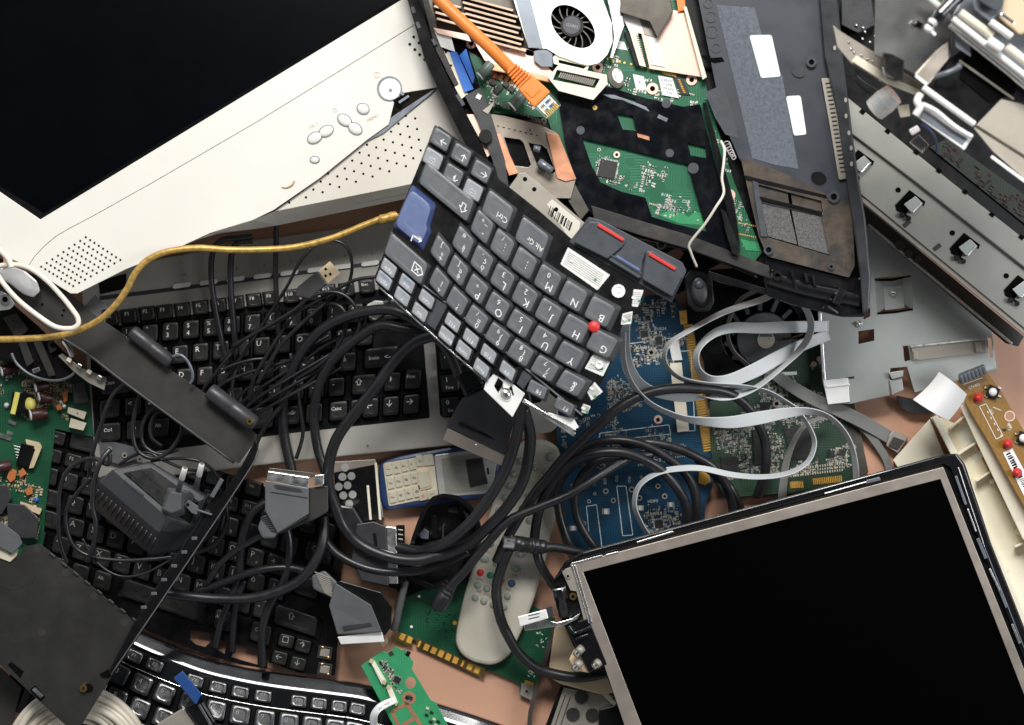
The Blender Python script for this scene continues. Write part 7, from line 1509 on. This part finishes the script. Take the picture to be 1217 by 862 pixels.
for x, y, g in ((340, 762, '□'), (360, 768, '↑'), (332, 782, '←'), (354, 789, '↓')): keycap(k3, x, y, unit((1, .25)), unit((.25, -1)), 21, 17, l14, .0004, .0045, KM3, [(g, -.05, .05, 10)], ins=.2)
for x, y in ((386, 776), (386, 796)):
    MB().box(x, y, 17, 15, 10, l14, 0, .0012, 0).box(x, y, 11, 9, 10, l14, .0012, .0024, 1).box(x-3, y-6, 3, 3, 10, l14, .0012, .003, 2).box(x+4, y+6, 3, 3, 10, l14, .0012, .003, 2).build('bare_switch', [M['bar'], M['taupe'], M['browngold']], k3, .0003)
pl(k3, 'screw_plate', M['scart'], [(118, 521), (158, 531), (166, 545), (142, 552), (126, 548), (119, 540)], .026, -.004, 0, .0006, r=1)
for x, y in ((130, 534), (148, 541.5), (166, 546)): screw(k3, x, y, 3.6, .026, .001, 'taupe')
# ------------------------------------------------------------------ wall adapter
t = root('wall_adapter', 'dark grey plug-in power adapter with two white tipped pins, resting on the dusty keyboard', 'power adapter', 180, 600, .03)
fz = lambda *a: [(x, y, z) for x, y, z in a]
weldd = 1
A1 = (132, 557, .086); B1 = (200, 616, .086); C1 = (190, 634, .080); D1 = (117, 571, .080)
E1 = (182, 662, .050); F1 = (106, 600, .050); G1 = (172, 664, .045); T1 = (180, 550, .078); T2_ = (246, 592, .074); T3 = (232, 628, .070)
MB().rawpoly([[A1, D1, C1, B1]]).rawpoly([[A1, B1, T3, T2_, T1]]).rawpoly([[D1, F1, E1, C1]]).rawpoly([[B1, C1, E1, (226, 650, .045), T3]]).rawpoly([[A1, T1, (178, 548, .04), (110, 570, .04), F1, D1]]).rawpoly([[T1, T2_, (248, 590, .04), (178, 548, .04)]]).rawpoly([[T2_, T3, (226, 650, .045), (248, 590, .04)]]).build('case', M['adapt'], t, .0025, weld=True)
mb = MB()
for i in range(14):
    u = (i+.5)/14; x0, y0 = 116+u*73, 574+u*62; x1, y1 = 107+u*74, 598+u*62
    mb.tube3([P(x0-1.6, y0+6, .0745), P(x1+1, y1-5, .0555)], .0007, 8, 0)
mb.build('grip_ribs', M['adapt'], t)
MB().solid([(147, 562, .0868), (180, 556, .0812), (236, 596, .0768), (226, 622, .0745), (200, 608, .086)], [(147, 562, .08), (180, 556, .075), (236, 596, .07), (226, 622, .068), (200, 608, .08)]).build('shaded_label_face', M['blk'], t, .0006)  # label face turned away from the lamp: its shade put on as black
mb = MB()
R_a = unit((66, 58)); U_a = unit((50, -40))
for i, s_ in enumerate(('AC ADAPTER', 'INPUT 230V 50Hz', 'OUTPUT 9V 300mA')): mb.text(s_, 168+i*9-9, 578-i*7+2, R_a, U_a, 5.2, Lv(.0845, -.00012, .0000, 168, 580), .0022, 0)
mb.build('moulded_text', M['bar'], t)
MB().solid([(203, 584, .100), (216, 586, .100), (215, 606, .096), (204, 610, .096), (194, 606, .096)], [(198, 578, .076), (226, 584, .076), (222, 612, .076), (206, 618, .076), (188, 608, .076)]).build('plug_base', M['scart'], t, .0015)
MB().cyl(208, 597, 24, .077, -.002, .002, 0, ry=13, ang=-20, n=30).build('plug_plate', M['scartd'], t, .0008)
for a, b in (((212, 583), (220, 556)), ((233, 580), (240, 551))):
    along(*a, *b, [(0, 3.4, 0), (.45, 3.2, 0), (.5, 3, 0), (.52, 3.6, 1), (.95, 3.4, 1), (1, 2.2, 1)], .098, .118, [M['scart'], M['white']], t, 'plug_pin', 14)
# ------------------------------------------------------------------ charcoal base with raised edge
t = root('laptop_shell', 'charcoal plastic laptop shell with a brass insert and raised edge, bottom left corner', 'shell', 80, 740, .05)
l15 = Lv(.078, .0, .0)
pl(t, 'panel', M['base2'], [(-30, 640), (-10, 652), (6, 664), (14, 667), (22, 662), (30, 650), (47, 646), (80, 672), (120, 706), (150, 730), (160, 740), (160, 752), (134, 802), (92, 870), (82, 866), (0, 790), (-30, 770)], l15, -.004, 0, .0008, r=1.5)
pl(t, 'raised_edge', M['blk'], [(158, 742), (200, 680), (240, 622), (288, 552), (304, 522), (308, 530), (300, 553), (236, 650), (134, 803), (128, 800)], Lv(.082, .00004, 0, 150, 0), -.012, 0, .0012)
pl(t, 'inner_rail', M['blkgloss'], [(166, 728), (232, 626), (252, 590), (262, 578), (264, 586), (240, 630), (172, 734)], Lv(.078, .00004, 0, 150, 0), -.006, .001, .0008)
for i in range(6): MB().box(171+i*12, 722-i*16.4, 7, 4, 0, Lv(.079, .00004, 0, 150, 0), 0, .004).build('edge_tooth', M['scart'], t, .0005)
for i in range(8): MB().box(62+i*14, 660+i*11, 8, 3, 39, l15, -.003, .002).build('edge_tooth', M['scartd'], t, .0005)
MB().tube([(p[0], p[1], .082+.00004*(p[0]-150)) for p in ((132, 802), (236, 649), (300, 552), (307, 531))], .8, 0, 8).build('edge_line', M['scart'], t)
MB().poly([(219, 600), (224, 594), (236, 602), (234, 612), (228, 610)], .088, -.002, 0, 0, 1).cyl(223, 600, 2, .088, 0, .0004, 1).bar(234, 606, 252, 612, 2.4, .088, -.004, .001, 0).build('tab', [M['scart'], M['hole']], t, .0004)
MB().poly([(249, 590), (262, 568), (266, 571), (254, 592)], .09, -.004, 0, 0).build('edge_block', M['scart'], t, .0005)
MB().cyl(99, 818.5, 4.4, l15, 0, .004, 0, ri=1.8, n=20).build('brass_insert', M['browngold'], t, .0004)
MB().cyl(105, 818, 5.5, l15, 0, .0006, 0, n=18).build('insert_seat', M['hole'], t)
for q in ([(118, 802), (128, 796), (134, 798), (130, 806), (122, 806)], [(9, 790), (14, 787), (28, 798), (24, 806)], [(35, 820), (42, 815), (54, 828), (48, 834)]): MB().poly(q, l15, 0, .0006, 0).build('notch', M['hole'], t)
MB().poly([(38, 820), (42, 817), (52, 827), (48, 830)], l15, .0006, .0012, 0).build('notch_metal', M['silver'], t)
for x, y in ((44, 652), (78, 681), (112, 709), (148, 740), (50, 752)): MB().cyl(x, y, 5, l15, 0, .0003, 0, n=18).build('mould_mark', M['bar'], t)
MB().cyl(16, 672, 28, l15, 0, .0004, 0, n=36, ri=27).cyl(9.5, 755, 2.4, l15, 0, .0006, 0, ri=1.2, n=14).build('moulded_ring', M['scartd'], t)
mb = MB(); R_b = unit((1, .95)); U_b = unit((.95, -1))
for i, s_ in enumerate(('PS-1', 'ABS-FR 40', 'E 204-9', 'REV A')): mb.text(s_, 112-i*8, 752+i*5, R_b, U_b, 6, l15, .0002, 0)
mb.build('moulded_text', M['bar'], t)
pl(None, 'grey_flange', M['bar'], [(-30, 776), (2, 794), (26, 818), (10, 880), (-30, 880)], .03, -.01, 0, .001)
tag(bpy.data.objects['grey_flange'], 'flat grey plastic flange in the bottom left corner under the charcoal shell', 'flange')
tag(MB().poly([(-20, 612), (4, 622), (22, 636), (27, 646), (14, 658), (0, 650), (-20, 648)], .085, -.012, 0, 0, 2).build('grey_connector', M['scart'], None, .0012), 'grey moulded connector at the left edge above the charcoal shell', 'connector')
tag(MB().poly([(-20, 640), (0, 648), (12, 660), (22, 652), (20, 660), (12, 668), (-20, 656)], .079, -.002, .001, 0, 1).build('white_tab', M['smdw'], None, .0006), 'small pale tab below the grey connector at the left edge', 'tab')
# coil
t = root('cable_coil', 'coil of cream cable in the bottom left corner, under the charcoal shell', 'cable', 92, 895, .02)
for i in range(7):
    R = 84-i*6.6; pts = []
    for k in range(25):
        a = 2*math.pi*k/24+.3*i; rr = R+math.sin(a*3+i)*1.5
        pts.append((92+rr*math.cos(a)*1.0, 899+rr*math.sin(a)*.95, .045+.004*math.sin(a*2+i)+(.003 if i % 2 else 0)))
    MB().tube(pts, 4.0, 0, 12, 4).build('turn', M['coil'], t)
# ------------------------------------------------------------------ curved glossy keyboard
l16 = Lv(.022, 0, .00014, 300, 800)
k4 = root('curved_keyboard', 'glossy black curved desktop keyboard along the bottom edge', 'keyboard', 300, 830, 0)
tp = catmull([(60, 700), (120, 728), (150, 741), (179, 755), (238, 779), (285, 791), (330, 799), (400, 808), (438, 814), (512, 833), (600, 862), (690, 900), (760, 930)], 12)
ln = [0]
for a, b in zip(tp, tp[1:]): ln.append(ln[-1]+math.hypot(b[0]-a[0], b[1]-a[1]))
def T4(s, t_):
    s = max(0, min(ln[-1]-.01, s)); i = max(j for j in range(len(ln)) if ln[j] <= s); i = min(i, len(tp)-2)
    u = (s-ln[i])/(ln[i+1]-ln[i]); x = tp[i][0]+(tp[i+1][0]-tp[i][0])*u; y = tp[i][1]+(tp[i+1][1]-tp[i][1])*u
    a = tp[max(i-3, 0)]; b = tp[min(i+4, len(tp)-1)]; d = unit((b[0]-a[0], b[1]-a[1]))
    return (x-d[1]*t_, y+d[0]*t_)
prof = [(0, -.0125), (.8, -.0096), (1.6, -.0052), (2.6, -.0047), (6, -.00373), (10, -.0026), (14, -.00145), (17, -.0006), (18.4, -.0003), (22, 0), (150, 0)]
SS = [i*8 for i in range(int(ln[-1]/8))]; mb = MB(); vs = []
for s in SS:
    for t_, h in prof:
        x, y = T4(s, t_); vs.append(P(x, y, l16(x, y)+h))
    x, y = T4(s, 0); vs.append(P(x, y, .001))
K = len(prof)+1
fs = [(i*K+k, (i+1)*K+k, (i+1)*K+k+1, i*K+k+1) for i in range(len(SS)-1) for k in range(K-2)]+[(i*K, (i+1)*K, (i+1)*K+K-1, i*K+K-1) for i in range(len(SS)-1)]
mb.add(vs, fs, 0, True).build('casing', M['k4case'] if 'k4case' in M else M['blkgloss'], k4)
def s_of(x): return min(range(len(tp)), key=lambda i: abs(tp[i][0]-x))
def k4well(x0, x1, t0, t1):
    n = 6; a = [T4(ln[s_of(x0)]+(ln[s_of(x1)]-ln[s_of(x0)])*i/n, t0) for i in range(n+1)]; b = [T4(ln[s_of(x0)]+(ln[s_of(x1)]-ln[s_of(x0)])*i/n, t1) for i in range(n, -1, -1)]
    MB().poly(a+b, l16, -.002, .0004, 0).build('key_well', M['blk'], k4)
KM4 = [M['glosskey'], M['blk'], M['legendd']]
for (x0, x1, lab) in ((138, 208, ['Esc', 'F1', 'F2']), (228, 330, ['F4', 'F5', 'F6', 'F7']), (345, 445, ['F9', 'F10', 'F11', 'F12']), (470, 560, ['Stp', 'Blk', 'Pau'])):
    k4well(x0, x1, 22, 40)
    sa = ln[s_of(x0)]; sb = ln[s_of(x1)]; m_ = len(lab)
    for i, c in enumerate(lab):
        s = sa+(sb-sa)*(i+.5)/m_; x, y = T4(s, 31); x2, y2 = T4(s+4, 31); R = unit((x2-x, y2-y)); U = (R[1], -R[0])
        keycap(k4, x, y, R, U, (sb-sa)/m_*.86, 15, l16, .0006, .005, KM4, [(c, 0, .05, 6)], ins=.14, tilt=-.0024)
k4well(90, 600, 44, 160)
letters = ['1234567890?^', 'QWERTYUIOPè+', 'ASDFGHJKLòàù', 'ZXCVBNM,.-  ']
for r in range(4):
    for i in range(19):
        s = 62+r*8+i*27.5; t_ = 58+r*27; x, y = T4(s, t_)
        if x < 100 or x > 640 or y > 885: continue
        x2, y2 = T4(s+4, t_); R = unit((x2-x, y2-y)); U = (R[1], -R[0]); c = letters[r][i] if i < 12 else ' '
        keycap(k4, x, y, R, U, 25.6, 25, l16, .0006, .006, KM4, [(c, -.12, .12, 9)] if c.strip() else [], ins=.13, tilt=-.004 if r < 2 else -.001)
mb = MB(); pts = []
for i in range(60):
    x, y = T4(20+i*10, 43); pts.append((x, y, l16(x, y)+.0012))
mb.tube(pts, .8, 0, 8, smooth=False).build('chrome_trim', M['chrome'], k4)
